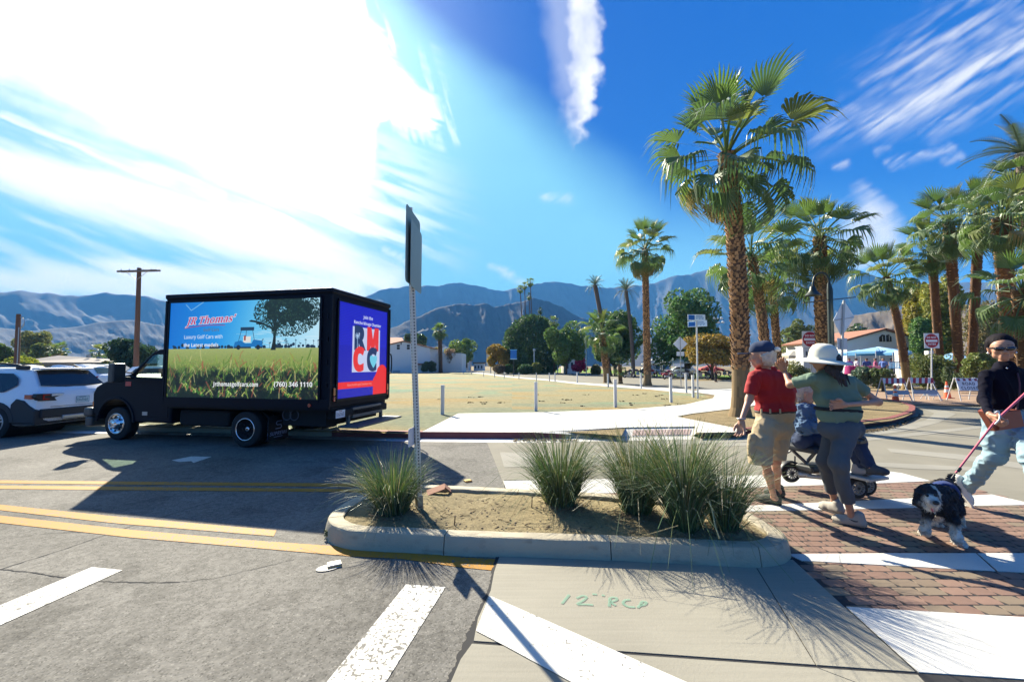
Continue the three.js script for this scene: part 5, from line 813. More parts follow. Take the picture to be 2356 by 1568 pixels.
  stuff(part('leaf_litter', lit, mat([0.16, 0.115, 0.06], 1), isl));
  // grasses
  const gm = phys([1, 1, 1], 1, { vertexColors: true, transmission: 0.3, thickness: 0, side: THREE.DoubleSide, clearcoat: 0.35, clearcoatRoughness: 0.35 });
  function clump(label, x, y, H, spread, n, k, lean = 0) {
    reseed(k * 97 + 11); const p0 = g(x, y, ID), o = thing('grass_clump', label, 'ornamental grass', V(p0.x, ID, p0.z)), t2 = tri(), col = [];
    for (let i = 0; i < n; i++) {
      const a = rnd() * 6.2832, u = rnd(), out = Math.pow(u, 0.75), r = 0.02 + 0.15 * spread * Math.sqrt(rnd()), stray = rnd() < 0.1;
      const tilt = (0.06 + 0.62 * out) * spread + (stray ? rr(0.15, 0.5) : 0), L = H * rr(0.62, 1.05) * (1 - 0.12 * out) * (stray ? 1.08 : 1), w = rr(0.003, 0.0056), bend = rr(0.05, 0.5) * (stray ? 2.2 : 1) * (0.4 + out), tw = rr(0, 6.28);
      const pt = (s) => { const th = Math.min(1.5, tilt + bend * s * s), rad = L * s * Math.sin(th * (0.72 + 0.28 * s)), yy = L * s * Math.cos(th * (0.72 + 0.28 * s)); return [Math.cos(a) * (r + rad) + lean * s * L, yy - 0.01, Math.sin(a) * (r + rad)]; };
      const v = rr(0.6, 1.3), c = rnd() < 0.1 ? [0.36 * v, 0.3 * v, 0.14 * v] : rnd() < 0.45 ? [0.115 * v, 0.155 * v, 0.034 * v] : [0.05 * v, 0.11 * v, 0.03 * v];
      const dx = Math.cos(tw) * w, dz = Math.sin(tw) * w, S = 5;
      for (let q = 0; q < S; q++) { const A = pt(q / S), B = pt((q + 1) / S), k0 = 1 - 0.75 * (q / S), k1 = 1 - 0.75 * ((q + 1) / S); t2.quad([A[0] - dx * k0, A[1], A[2] - dz * k0], [B[0] - dx * k1, B[1], B[2] - dz * k1], [B[0] + dx * k1, B[1], B[2] + dz * k1], [A[0] + dx * k0, A[1], A[2] + dz * k0]); for (let j = 0; j < 6; j++) col.push(...c); }
    }
    const q = t2.geo(); q.setAttribute('color', new THREE.Float32BufferAttribute(col, 3)); part('foliage', q, gm, o);
    const thatch = []; for (let i = 0; i < 70; i++) { const a = rnd() * 6.28, r = 0.1 + 0.16 * rnd(); thatch.push(bx(rr(0.05, 0.16), 0.004, 0.005, Math.cos(a) * r, 0.045 + rr(-0.01, 0.02), Math.sin(a) * r, rr(-0.3, 0.3), rr(0, 3), rr(-0.4, 0.4))); }
    stuff(part('dead_thatch', thatch, mat([0.15, 0.105, 0.06], 1), o));
    return o;
  }
  clump('loose spreading grass clump at the foot of the perforated signpost', 905, 1184, 0.74, 0.8, 950, 1, -0.06);
  clump('full grass clump standing alone in the middle of the island', 1290, 1168, 0.94, 0.7, 1250, 2);
  clump('grass clump between the lone clump and the tallest clump', 1466, 1188, 1.02, 0.6, 1050, 3);
  clump('tallest olive grass clump at the right end of the island kerb', 1578, 1226, 1.14, 0.5, 1100, 4, -0.05);
  clump('narrow darker grass clump at the extreme right corner of the island', 1668, 1226, 0.84, 0.48, 620, 5, 0.03);
  // bits lying in the bed
  const rust = mat([0.08, 0.045, 0.03], 0.9);
  for (const [x, y, h, l] of [[1045, 1208, 0.1, 'small rusty stake in the soil near the signpost'], [1223, 1170, 0.13, 'small rusty stake in the soil left of the lone grass clump']]) { const p = g(x, y, ID); const s = thing('stake', l, 'stake', V(p.x, hgt(p.x, p.z) - 0.02, p.z)); part('shaft', rod(V(0, 0, 0), V(0.008, h, 0), 0.006, 0.005, 8), rust, s); part('head', rod(V(0.008, h, 0), V(0.008, h + 0.008, 0), 0.01, 0.01, 8), rust, s); }
  { const p = g(1003, 1136, ID); const s = thing('scrap', 'folded piece of brown cardboard lying by the signpost', 'cardboard', V(p.x, hgt(p.x, p.z), p.z), 0.3); const cm = mat([0.24, 0.11, 0.07], 0.9); part('flap', bx(0.22, 0.012, 0.14, 0, 0.045, 0, 0.15, 0, 0.28), cm, s); part('flap', bx(0.1, 0.012, 0.14, 0.14, 0.055, 0, 0.1, 0, -0.7), cm, s); }
  { const s = thing('dead_stalk', 'broken straw coloured stalk leaning over the island kerb', 'stalk', g(1640, 1205, 0.3)); const q = (x, y, d) => at(x, y, d).sub(s.position); part('stem', tube([q(1632, 1152, 3.62), q(1640, 1180, 3.55), q(1646, 1210, 3.42), q(1656, 1238, 3.36)], 0.006, 16, 6), mat([0.42, 0.34, 0.16], 0.8), s); part('stem', rod(q(1560, 1208, 3.5), q(1452, 1262 - 22, 3.5), 0.0035), mat([0.3, 0.24, 0.11], 0.8), s); }
  // a tuft of weed by the nose of the kerb
  { reseed(63); const p = g(764, 1236, 0.0), o = thing('weed_tuft', 'small green weed growing at the rounded nose of the island', 'weed', V(p.x, 0, p.z)), l = []; for (let k = 0; k < 160; k++) { const a = rnd() * 6.28, r = 0.07 * Math.sqrt(rnd()); l.push(bx(0.02, 0.003, 0.012, Math.cos(a) * r, 0.01 + rnd() * 0.07, Math.sin(a) * r, rr(-1, 1), rr(0, 3), rr(-1, 1))); } part('foliage', l, mat([0.07, 0.1, 0.03], 1), o); }
}
// raised pavement markers
{
  const mk = (label, x, y, s, c) => { const p = g(x, y, 0.004), o = thing('pavement_marker', label, 'road marker', p, 0.5); part('body', extr([[-0.055, 0], [0.055, 0], [0.038, 0.02], [-0.038, 0.02]], 0.1 * s, 0.004).rotateY(Math.PI / 2), mat(c, 0.5), o); part('reflector', bx(0.1 * s, 0.014, 0.004, 0, 0.009, 0.0495, -0.6), mat([0.5, 0.24, 0.05], 0.3), o); return o; };
  const m = mk('white and amber raised marker on the asphalt below the island', 769, 1299, 1.1, [0.6, 0.56, 0.46]); 
  part('glue_patch', (() => { const q = new THREE.CircleGeometry(0.085, 20).rotateX(-Math.PI / 2); q.scale(1.15, 1, 0.7); return q.translate(-0.045, 0.003, 0.02); })(), mat([0.5, 0.49, 0.45], 0.9), m);
  mk('yellow raised marker beyond the island beside the shadow tip of the truck', 1076, 1106, 1, [0.5, 0.33, 0.07]);
}
// ---------- the perforated signpost ----------
{
  const base = g(965, 1172, ID), topP = at(942, 477, 4.42), d = topP.clone().sub(base), L = d.length();
  const s = thing('signpost', 'tall perforated steel signpost seen edge-on, rising from the island', 'signpost', base);
  s.quaternion.setFromUnitVectors(V(0, 1, 0), d.clone().normalize()); s.rotateY(0.62);
  const gal = mat([0.58, 0.56, 0.5], 0.5), w = 0.052;
  part('post', rbx(w, L, w, 0.006, 0, L / 2, 0), gal, s);
  part('sleeve', [rbx(0.068, 0.2, 0.068, 0.008, 0, 0.06, 0)], mat([0.3, 0.27, 0.19], 0.7), s);
  const holes = []; for (let y = 0.2; y < L - 0.03; y += 0.034) { holes.push(new THREE.CircleGeometry(0.0088, 10).translate(0, y, w / 2 + 0.0006)); holes.push(new THREE.CircleGeometry(0.0088, 10).rotateY(-Math.PI / 2).translate(-w / 2 - 0.0006, y, 0)); holes.push(new THREE.CircleGeometry(0.0088, 10).rotateY(Math.PI / 2).translate(w / 2 + 0.0006, y, 0)); }
  stuff(part('perforation_holes', holes, mat([0.01, 0.01, 0.01], 0.9), s));
  // plates, built in the world's axes and brought into the post's
  s.updateMatrixWorld(true); const inv = s.matrixWorld.clone().invert();
  const plate = (x0, d0, x1, d1, y0, y1, rad, label, col) => {
    const a = at(x0, 700, d0), b = at(x1, 700, d1), W = Math.hypot(b.x - a.x, b.z - a.z), H = y1 - y0, r = rad, pts = [];
    for (const [cx, cy, q] of [[W / 2 - r, H / 2 - r, 0], [-W / 2 + r, H / 2 - r, 1], [-W / 2 + r, -H / 2 + r, 2], [W / 2 - r, -H / 2 + r, 3]]) for (let k = 0; k <= 5; k++) { const th = (q + k / 5) * Math.PI / 2; pts.push([cx + r * Math.cos(th), cy + r * Math.sin(th)]); }
    const q = extr(pts, 0.003); const ang = Math.atan2(-(b.z - a.z), b.x - a.x);
    q.rotateY(ang).translate((a.x + b.x) / 2, (y0 + y1) / 2, (a.z + b.z) / 2); q.applyMatrix4(inv);
    return part('sign_plate', q, col, s, label);
  };
  plate(931, 4.12, 964, 4.72, 2.53, 3.33, 0.05, 'grey green back of the tall sign plate seen edge-on', mat([0.2, 0.26, 0.25], 0.5, { metalness: 0.2 }));
  plate(943, 4.2, 968.5, 4.76, 2.5, 3.2, 0.05, 'second sign plate behind the post', mat([0.26, 0.32, 0.31], 0.5, { metalness: 0.2 }));
  plate(944, 4.36, 958, 4.56, 0.83, 1.02, 0.02, 'small pale plate low on the post', mat([0.55, 0.57, 0.62], 0.5));
  const bolts = [2.6, 3.1].map((y) => new THREE.CylinderGeometry(0.009, 0.009, 0.09, 8).rotateX(Math.PI / 2).translate(0, y, 0)); part('bolt', bolts, gal, s);
}
// ---------- street furniture ----------
const MF = { gal: mat([0.42, 0.42, 0.41], 0.5, { metalness: 0.4 }), whiteP: mat([0.52, 0.53, 0.54], 0.6), green: mat([0.008, 0.02, 0.018], 0.45), sheetBack: mat([0.72, 0.74, 0.74], 0.5), orange: mat([0.75, 0.09, 0.02], 0.55), stucco: mat([0.6, 0.62, 0.64], 0.9), stuccoW: mat([0.7, 0.69, 0.66], 0.9), tile: mat([0.3, 0.13, 0.08], 0.9), dark: mat([0.02, 0.022, 0.025], 0.5), blueCanvas: phys([0.08, 0.3, 0.55], 0.9, { transmission: 0.3, thickness: 0, side: THREE.DoubleSide }), wood: mat([0.14, 0.09, 0.06], 0.9) };
// white posts along the path and the field
{
  const bases = [[1018, 953, 886], [1233, 945, 879], [1416, 936, 873], [1544, 925, 868], [1595, 913, 863], [1579, 903, 860], [1475, 893, 857.5], [1399, 890, 859], [1328, 880, 856], [1277, 877, 856], [1264, 876, 857], [1234, 875, 857], [1194, 871, 856], [1160, 869, 855], [1138, 867, 854], [1113, 865, 854], [1085, 861, 852], [1066, 859, 851], [1048, 857.5, 851]];
  let proto;
  const where = ['in the open field left of the others', 'in the field just above the lone grass clump', 'in the field above the gap between two grass clumps', 'near the path tip, leftmost of three close together', 'near the path tip beside the street name post', 'near the path tip, middle one of three close together', 'just left of the straight fan palm', 'just right of the short fan palm trunk', 'left of the short fan palm', 'fourth left of the short fan palm', 'third left of the short fan palm', 'by the path edge below the green lawn', 'by the path edge below the globe lamp bush', 'by the path edge right of the blue banner', 'by the path edge left of the blue banner', 'by the path edge right of the white panel sign', 'by the path edge left of the white panel sign', 'second from the far end of the path edge', 'at the far end of the path edge'];
  bases.forEach(([x, yb, yt], i) => {
    const p = g(x, yb, PK), hh = Math.max(0.6, (yb - yt) / F * -p.z);
    let o;
    if (!i) { o = thing('bollard', '', 'bollard', p); part('post', rbx(0.105, 1, 0.1, 0.012, 0, 0.5, 0), MF.whiteP, o); part('cap', rbx(0.115, 0.02, 0.11, 0.006, 0, 1.0, 0), MF.whiteP, o); proto = o; }
    else { o = proto.clone(); o.name = numbered('bollard'); scene.add(o); o.position.copy(p); }
    o.scale.y = hh; tag(o, 'white square post ' + where[i], 'bollard', 'white posts along the park path');
  });
}
// gooseneck street lamp
{
  const d = 12.4, b = g(1913, 958, PK); const p = at(1912, 840, d).setY(PK); const s = thing('street_lamp', 'dark green gooseneck street lamp with bell shade and crossbar', 'street lamp', p);
  const q = (x, y, dd = d) => at(x, y, dd).sub(p);
  part('pole', [rod(V(0, 0, 0), q(1909, 663), 0.09, 0.075, 16)], MF.green, s); part('base', lathe([[0.2, 0], [0.2, 0.25], [0.14, 0.35], [0.12, 0.7], [0.09, 0.75]], 20), MF.green, s);
  part('neck', [rod(q(1909, 665), q(1907, 650), 0.075, 0.04, 14), tube([q(1908, 655), q(1906, 640), q(1898, 629), q(1886, 627.5), q(1875, 635), q(1871, 648), q(1870, 658)], 0.028, 30, 8)], MF.green, s);
  const h = q(1870, 668); part('shade', lathe([[0.03, 0.14], [0.07, 0.12], [0.08, 0.06], [0.1, 0.0], [0.17, -0.1], [0.235, -0.15], [0.225, -0.15], [0.09, 0.0]], 24).translate(h.x, h.y, h.z), MF.green, s);
  part('crossbar', [rod(q(1850, 696, 12.2), q(1969, 682.5, 12.6), 0.014), sph(0.03, ...q(1850, 696, 12.2).toArray())], MF.dark, s);
}
// diamond sign seen from behind and its plate
{
  const d = 11.9, p = at(1930, 840, d).setY(PK), s = thing('warning_sign', 'pale back of a large diamond sign with a smaller plate under it', 'road sign', p), q = (x, y, dd) => at(x, y, dd).sub(p);
  part('post', rod(V(-0.05, 0, 0), q(1942, 690, d - 0.02), 0.032, 0.032, 10), MF.gal, s);
  const c4 = [[1941, 690, d + 0.02], [1966, 728, d + 0.3], [1936, 774, d + 0.04], [1917, 736, d - 0.1]].map(([x, y, k]) => q(x, y, k));
  const n = c4[1].clone().sub(c4[3]).cross(c4[0].clone().sub(c4[2])).normalize().multiplyScalar(0.004), t = tri(), A = c4.map((v) => v.clone().add(n).toArray()), B = c4.map((v) => v.clone().sub(n).toArray());
  t.quad(A[0], A[3], A[2], A[1]); t.quad(B[0], B[1], B[2], B[3]); for (let k = 0; k < 4; k++) t.quad(A[k], A[(k + 1) % 4], B[(k + 1) % 4], B[k]);
  part('sign_plate', t.geo(), MF.sheetBack, s); part('bracket', rod(q(1919, 736, d - 0.12), q(1964, 729, d + 0.25), 0.012), MF.gal, s);
  const pc = q(1938, 790, d + 0.05); part('sign_plate', rbx(0.4, 0.33, 0.008, 0.003, pc.x, pc.y, pc.z, 0.3), MF.whiteP, s);
}
{
  const p = g(1567, 888, PK), d = -p.z, s = thing('warning_sign', 'grey back of a diamond sign on a thin post behind the white tent', 'road sign', p), c = at(1565.5, 790, d).sub(p), c2 = at(1566, 813, d).sub(p);
  part('post', rod(V(0, 0, 0), at(1565, 773, d).sub(p), 0.03, 0.03, 8), MF.gal, s); part('sign_plate', bx(0.76, 0.76, 0.008, c.x, c.y, c.z - 0.04, 0, 0, Math.PI / 4), MF.sheetBack, s); part('sign_plate', bx(0.56, 0.32, 0.008, c2.x, c2.y, c2.z - 0.04), MF.sheetBack, s);
}
// street name signs
{
  const p = g(1605.5, 916, PK), d = -p.z, s = thing('street_name_sign', 'pair of blue and white street name plates on a slim white post', 'street sign', p), c = at(1602.5, 729.5, d).sub(p), c2 = at(1604, 744, d).sub(p);
  part('post', rod(V(0, 0, 0), at(1603, 738, d).sub(p), 0.042, 0.038, 12), mat([0.55, 0.56, 0.55], 0.5), s);
  const t1 = canvasTex(512, 170, (x) => { x.fillStyle = '#d6e6f2'; x.fillRect(0, 0, 512, 170); x.fillStyle = '#1565b4'; x.fillRect(14, 14, 484, 142); x.fillStyle = '#cfe2f2'; x.fillRect(200, 14, 298, 142); x.fillStyle = '#0f58a8'; x.fillRect(36, 44, 150, 84); x.fillStyle = '#2a6db0'; x.fillRect(240, 36, 190, 22); x.fillStyle = '#5f93c4'; for (let k = 0; k < 8; k++) x.fillRect(236 + k * 30, 76, 18, 62 - (k % 3) * 14); });
  const m1 = new THREE.MeshStandardMaterial({ map: t1, roughness: 0.5 });
  const plate = (w, h, px, ry) => { const o = part('name_plate', rbx(w, h, 0.02, 0.006, px.x, px.y, px.z, ry), mat([0.5, 0.6, 0.68], 0.5), s); part('name_face', new THREE.PlaneGeometry(w - 0.02, h - 0.02).translate(0, 0, 0.012).rotateY(ry).translate(px.x, px.y, px.z), m1, o); };
  plate(0.86, 0.29, c, 0.05); plate(0.86, 0.29, c2.setZ(c2.z + 0.02), -0.62);
}
// do not enter signs
const dneT = canvasTex(512, 512, (c) => { c.fillStyle = '#e9e6e2'; c.fillRect(0, 0, 512, 512); c.fillStyle = '#b3121c'; c.beginPath(); c.arc(256, 256, 236, 0, 7); c.fill(); c.fillStyle = '#f2efec'; c.fillRect(62, 222, 388, 76); c.font = 'bold 92px sans-serif'; c.textAlign = 'center'; c.fillText('DO NOT', 256, 176, 330); c.fillText('ENTER', 256, 402, 300); });
const dneM = new THREE.MeshStandardMaterial({ map: dneT, roughness: 0.45 });
const dne = (s, c, w, ry) => { const o = part('sign_plate', rbx(w, w, 0.008, 0.003, c.x, c.y, c.z, ry), MF.sheetBack, s); part('sign_face', new THREE.PlaneGeometry(w, w).translate(0, 0, 0.006).rotateY(ry).translate(c.x, c.y, c.z), dneM, o); };
{
  const d = 21.6, p = at(1866, 840, d).setY(PK), s = thing('do_not_enter_sign', 'do not enter sign partly hidden by the stout palm trunk', 'road sign', p);
  part('post', rod(V(0, 0, 0), at(1864, 764, d).sub(p), 0.03, 0.03, 8), MF.gal, s); const c = at(1864, 779.5, d - 0.05).sub(p); dne(s, c, 0.84, 0);
}
{
  const p = g(2144, 919, 0), d = -p.z, s = thing('do_not_enter_sign', 'do not enter sign on a portable stand among the barricades', 'road sign', p);
  part('post', rod(V(0, 0.2, 0), at(2144, 768, d).sub(p), 0.03, 0.03, 8), MF.whiteP, s); dne(s, at(2143.5, 783, d - 0.05).sub(p), 0.74, 0);
  part('stand', [bx(0.5, 0.24, 0.03, 0, 0.3, 0.1, -0.4), bx(0.5, 0.24, 0.03, 0, 0.3, -0.1, 0.4)], mat([0.34, 0.45, 0.6], 0.6), s); part('foot', [rod(V(-0.25, 0.4, 0.05), V(-0.32, 0, 0.2), 0.015), rod(V(0.25, 0.4, 0.05), V(0.32, 0, 0.2), 0.015), rod(V(-0.25, 0.4, -0.05), V(-0.32, 0, -0.25), 0.015), rod(V(0.25, 0.4, -0.05), V(0.32, 0, -0.25), 0.015)], MF.whiteP, s);
}
// barricades and cones
{
  const stripe = canvasTex(512, 128, (c) => { c.fillStyle = '#dcd8d4'; c.fillRect(0, 0, 512, 128); c.fillStyle = '#b8323a'; for (let k = -1; k < 5; k++) { c.beginPath(); c.moveTo(k * 128 + 40, 128); c.lineTo(k * 128 + 104, 128); c.lineTo(k * 128 + 144, 0); c.lineTo(k * 128 + 80, 0); c.fill(); } });
  const sm = new THREE.MeshStandardMaterial({ map: stripe, roughness: 0.5 });
  const closed = canvasTex(512, 320, (c) => { c.fillStyle = '#d9dade'; c.fillRect(0, 0, 512, 320); c.fillStyle = '#8d2b38'; for (let k = 0; k < 4; k++) c.fillRect(30 + k * 130, 10, 64, 60); c.fillStyle = '#3a3d4c'; c.font = 'bold 110px sans-serif'; c.textAlign = 'center'; c.fillText('ROAD', 256, 182, 400); c.fillText('CLOSED', 256, 296, 460); });
  const cm = new THREE.MeshStandardMaterial({ map: closed, roughness: 0.5 });
  const mk = (label, x, y, w, turn, road) => {
    const p = g(x, y, 0), s = thing('barricade', label, 'barricade', p, turn, undefined), h = 1.1;
    for (const sg of [-1, 1]) for (const z of [-1, 1]) part('leg', rod(V(sg * w * 0.42, h, z * 0.04), V(sg * w * (z > 0 ? 0.56 : 0.5), 0, z * 0.34), 0.022, 0.022, 6), MF.whiteP, s);
    const brd = (y2, hh, m, z, nm = 'board') => part(nm, [new THREE.PlaneGeometry(w, hh).rotateX(-0.28).translate(0, y2, z + 0.014), bx(w, hh, 0.02, 0, y2, z, -0.28)], m, s);
    if (road) brd(0.78, 0.6, cm, 0.16, 'closed_board'); else { brd(0.96, 0.26, sm, 0.1); brd(0.42, 0.2, mat([0.36, 0.38, 0.42], 0.6), 0.26); }
    part('brace', rod(V(-w * 0.5, 0.25, 0.28), V(w * 0.5, 0.25, 0.28), 0.015), MF.whiteP, s);
    return s;
  };
  mk('red and white striped barricade behind the traffic cone, left one', 2054, 922, 1.15, 0.1);
  mk('red and white striped barricade left of the portable do not enter stand', 2119, 920, 1.1, -0.05);
  mk('white road closed barricade beside the woman in sunglasses', 2222, 920, 1.15, 0.05, true);
  const cone = (label, x, y, h) => { const p = g(x, y, 0), s = thing('traffic_cone', label, 'traffic cone', p), k = h / 0.9; part('body', lathe([[0.16, 0.03], [0.03, 0.9], [0.0, 0.9]], 24).scale(k, k, k), MF.orange, s); part('base', rbx(0.4 * k, 0.04, 0.4 * k, 0.012, 0, 0.02, 0), MF.orange, s); part('band', lathe([[0.119, 0.33], [0.095, 0.5]], 24).scale(k, k, k), MF.whiteP, s); part('band', lathe([[0.082, 0.58], [0.066, 0.7]], 24).scale(k, k, k), MF.whiteP, s); };
  cone('orange traffic cone with white bands before the left barricade', 2061, 925, 0.8); cone('orange traffic cone with white bands beside the road closed barricade', 2180, 915.5, 0.86);
}
// ---------- motorcycles, vehicles and tents under the trees ----------
{
  const mc = (p, turn, col, label) => {
    const s = thing('motorcycle', label, 'motorcycle', p, turn, 'motorcycles parked in a row at the park'), body = mat(col, 0.35, { metalness: 0.1 });
    for (const x of [-0.72, 0.78]) { const w = part('wheel', new THREE.TorusGeometry(0.27, 0.062, 10, 28).translate(x, 0.33, 0), MV.rubber, s); part('rim', [new THREE.TorusGeometry(0.2, 0.014, 6, 24).translate(x, 0.33, 0), ...[0, 1, 2].map((k) => bx(0.4, 0.014, 0.02, x, 0.33, 0, 0, 0, k * 1.05))], MV.chrome, w); }
    part('engine', [rbx(0.42, 0.34, 0.3, 0.06, 0.02, 0.45, 0), rod(V(0, 0.45, 0), V(0.16, 0.78, 0), 0.1), rod(V(0, 0.45, 0), V(-0.12, 0.76, 0), 0.1)], MV.steel, s);
    part('tank', sph(0.2, 0.2, 0.9, 0, 1.5, 0.72, 0.85), body, s); part('seat', sph(0.2, -0.32, 0.8, 0, 1.7, 0.42, 0.8), MV.rubber, s); part('rear_fender', new THREE.TorusGeometry(0.34, 0.07, 8, 20, 2.4).rotateZ(0.5).translate(-0.72, 0.33, 0), body, s); part('front_fender', new THREE.TorusGeometry(0.33, 0.06, 8, 20, 1.8).rotateZ(0.9).translate(0.78, 0.33, 0), body, s);
    part('fork', [rod(V(0.78, 0.33, -0.08), V(0.5, 1.05, -0.08), 0.025), rod(V(0.78, 0.33, 0.08), V(0.5, 1.05, 0.08), 0.025)], MV.chrome, s); part('handlebar', tube([V(0.3, 1.12, -0.4), V(0.46, 1.1, -0.2), V(0.5, 1.06, 0), V(0.46, 1.1, 0.2), V(0.3, 1.12, 0.4)], 0.018), MV.chrome, s); part('headlamp', sph(0.1, 0.62, 0.98, 0), MV.chrome, s);
    part('saddlebag', [rbx(0.5, 0.3, 0.14, 0.05, -0.72, 0.6, -0.24), rbx(0.5, 0.3, 0.14, 0.05, -0.72, 0.6, 0.24)], body, s); part('exhaust', [rod(V(0.1, 0.3, -0.2), V(-0.95, 0.32, -0.22), 0.045), rod(V(0.1, 0.3, 0.2), V(-0.95, 0.32, 0.22), 0.045)], MV.chrome, s); part('windshield', extr([[-0.2, 0], [0.2, 0], [0.16, 0.35], [-0.16, 0.35]], 0.012).rotateY(Math.PI / 2).rotateZ(0.35).translate(0.58, 1.08, 0), MV.clearGlass, s);
  };
  const mm = [[1447, 868, 0.5, [0.02, 0.02, 0.025], 'black motorcycle just right of the tiny young palm'], [1468, 866, 2.4, [0.03, 0.03, 0.04], 'dark motorcycle with bright screen left of the straight fan palm'], [1498, 868, 0.4, [0.3, 0.02, 0.02], 'motorcycle half hidden by the straight fan palm trunk'], [1520, 867, 2.8, [0.4, 0.42, 0.45], 'silver motorcycle right of the straight fan palm trunk'], [1537, 871.5, 0.7, [0.3, 0.03, 0.06], 'dark motorcycle with a red cover before the dark van'], [1562, 871, 2.5, [0.45, 0.46, 0.48], 'silver motorcycle behind the thin diamond signpost'], [1580, 870, 0.5, [0.05, 0.05, 0.06], 'black motorcycle between the diamond signpost and the street name post'], [1612, 872, 2.7, [0.03, 0.03, 0.035], 'black motorcycle just right of the street name post'], [1634, 866, 0.6, [0.06, 0.06, 0.08], 'dark motorcycle under the yellow-orange tree, left one'], [1668, 866, 2.4, [0.05, 0.05, 0.07], 'dark motorcycle under the yellow-orange tree, right one']];
  mm.forEach(([x, y, a, c, l]) => mc(g(x, y, PK + 0.012), a, c, l));
  const van = thing('dark_van', 'dark blue van parked under the trees behind the motorcycles', 'van', g(1536, 861, PK), 2.3); part('body', loftCar(suvSt.map((r) => [r[0], r[1], r[2] * 1.2, r[3] * 1.25, r[4] * 1.05, r[5] * 1.15])), phys([0.012, 0.02, 0.05], 0.35, { clearcoat: 0.6 }), van); part('rear_window', bx(0.02, 0.45, 1.2, 0.2, 1.6, 0, 0, 0, -0.55), MV.glass, van); for (const cx of [0.95, 3.7]) for (const sd of [-1, 1]) wheel(van, cx, 0.34, sd * 0.86, 0.34, 0.22, 'alloy', sd);
  const car = thing('silver_car', 'pale silver car under the trees beside the white tent', 'car', g(1600, 864, PK), Math.PI - 0.2); part('body', loftCar(suvSt.map((r) => [r[0], r[1], r[2] * 0.95, r[3] * 0.9, r[4], r[5]])), MV.whitePaint, car); part('side_window', flat3([[0.7, 1.1], [0.95, 0.98], [3.3, 0.97], [2.7, 1.33], [0.9, 1.34]].map(([x, y]) => [x, y, -0.82]), false), MV.glass, car); for (const cx of [0.95, 3.7]) for (const sd of [-1, 1]) wheel(car, cx, 0.34, sd * 0.83, 0.34, 0.22, 'alloy', sd);
  const tent = (label, x, y0, y1, d, w, m, nm = 'market_tent') => {   // y0 peak, y1 eave
    const p = at(x, 850, d).setY(PK), s = thing(nm, label, 'canopy', p), e = at(x, y1, d).y - PK, k = at(x, y0, d).y - PK, t = tri(), h = w / 2, C = [[-h, e, h], [h, e, h], [h, e, -h], [-h, e, -h]];
    for (let q = 0; q < 4; q++) { t.tri(C[q], C[(q + 1) % 4], [0, k, 0]); const a = C[q], b = C[(q + 1) % 4]; t.quad([a[0], a[1] - 0.22, a[2]], [b[0], b[1] - 0.22, b[2]], b, a); }
    part('canopy', t.geo(), m, s); for (const q of C) part('leg', rod(V(q[0], 0, q[2]), V(q[0], e, q[2]), 0.03), MF.whiteP, s); return s;
  };
  const wc = phys([0.75, 0.75, 0.74], 0.9, { transmission: 0.25, thickness: 0, side: THREE.DoubleSide });
  tent('bright white peaked tent beside the diamond sign', 1586, 813, 831, 55, 3.6, wc); tent('small white tent left of the dark van', 1508, 822, 835, 62, 3.2, wc); tent('pale blue-white tent behind the dark van', 1535, 815, 826, 66, 3.4, phys([0.5, 0.6, 0.7], 0.9, { transmission: 0.3, thickness: 0, side: THREE.DoubleSide }));
  tent('beige canopy roof left of the booth behind the two friends', 1827, 806, 818, 40, 2.6, phys([0.45, 0.4, 0.3], 0.9, { transmission: 0.25, thickness: 0, side: THREE.DoubleSide })); tent('red covered stall under the yellow-orange tree', 1634, 838, 848, 58, 2.6, phys([0.4, 0.02, 0.03], 0.9, { transmission: 0.2, thickness: 0, side: THREE.DoubleSide }));
  // blue sunshades of the restaurant
  const shade = (label, x, y0, y1, d, w) => { const s = tent(label, x, y0, y1, d, w, MF.blueCanvas, 'blue_canopy'); const slats = []; const e = at(x, y1, d).y - PK, k = at(x, y0, d).y - PK; for (let i = 1; i < 12; i++) { const u = i / 12 * 2 - 1, y = e + (k - e) * (1 - Math.abs(u)); const b = rod(V(u * w / 2, e + 0.02, w / 2 + 0.02), V(u * w * 0.04, lerp(y, k, 0.9) + 0.02, 0.03), 0.02, 0.02, 4); part('slat', b, mat([0.3, 0.5, 0.7], 0.7), s); } return s; };
  shade('large blue slatted sunshade before the white gabled restaurant', 2022, 797, 808, 40, 3.3); shade('blue sunshade left of the largest one', 1976, 804, 812, 42, 2.8); shade('dark blue sunshade right of the largest one', 2058, 804, 811, 38, 1.8); shade('blue sunshade behind the curving palm trunk', 2094, 805, 812, 42, 2.0); shade('blue sunshade behind the close pair of palms', 2190, 812, 826, 36, 2.6);
}
// ---------- buildings ----------
const gabled = (label, cat, name, x0, x1, yEave, yApex, yBase, d, depth, wallM, roofM, o = {}) => {
  const a = at(x0, yEave, d), b = at(x1, yEave, d), ap = at(o.apexX ?? (x0 + x1) / 2, yApex, d), base = o.h ?? PK, cx = (a.x + b.x) / 2, s = thing(name, label, cat, V(cx, base, -d));
  const W = b.x - a.x, e = a.y - base, k = ap.y - base, ax = ap.x - cx;
  part('wall', extr([[-W / 2, 0], [W / 2, 0], [W / 2, e], [ax, k], [-W / 2, e]], depth).translate(0, 0, -depth / 2), wallM, s);
  const sl = (x, y) => { const dx = ax - x, dy = k - y, L = Math.hypot(dx, dy); return bx(L + 0.5, 0.18, depth + 0.5, (x + ax) / 2 - 0.2 * Math.sign(dx), (y + k) / 2 + 0.1, -depth / 2, 0, 0, Math.atan2(dy, dx) * 1 + (dx < 0 ? Math.PI : 0)); };
  part('roof', sl(-W / 2, e), roofM, s); part('roof', sl(W / 2, e), roofM, s);
  return { s, cx, base };
};
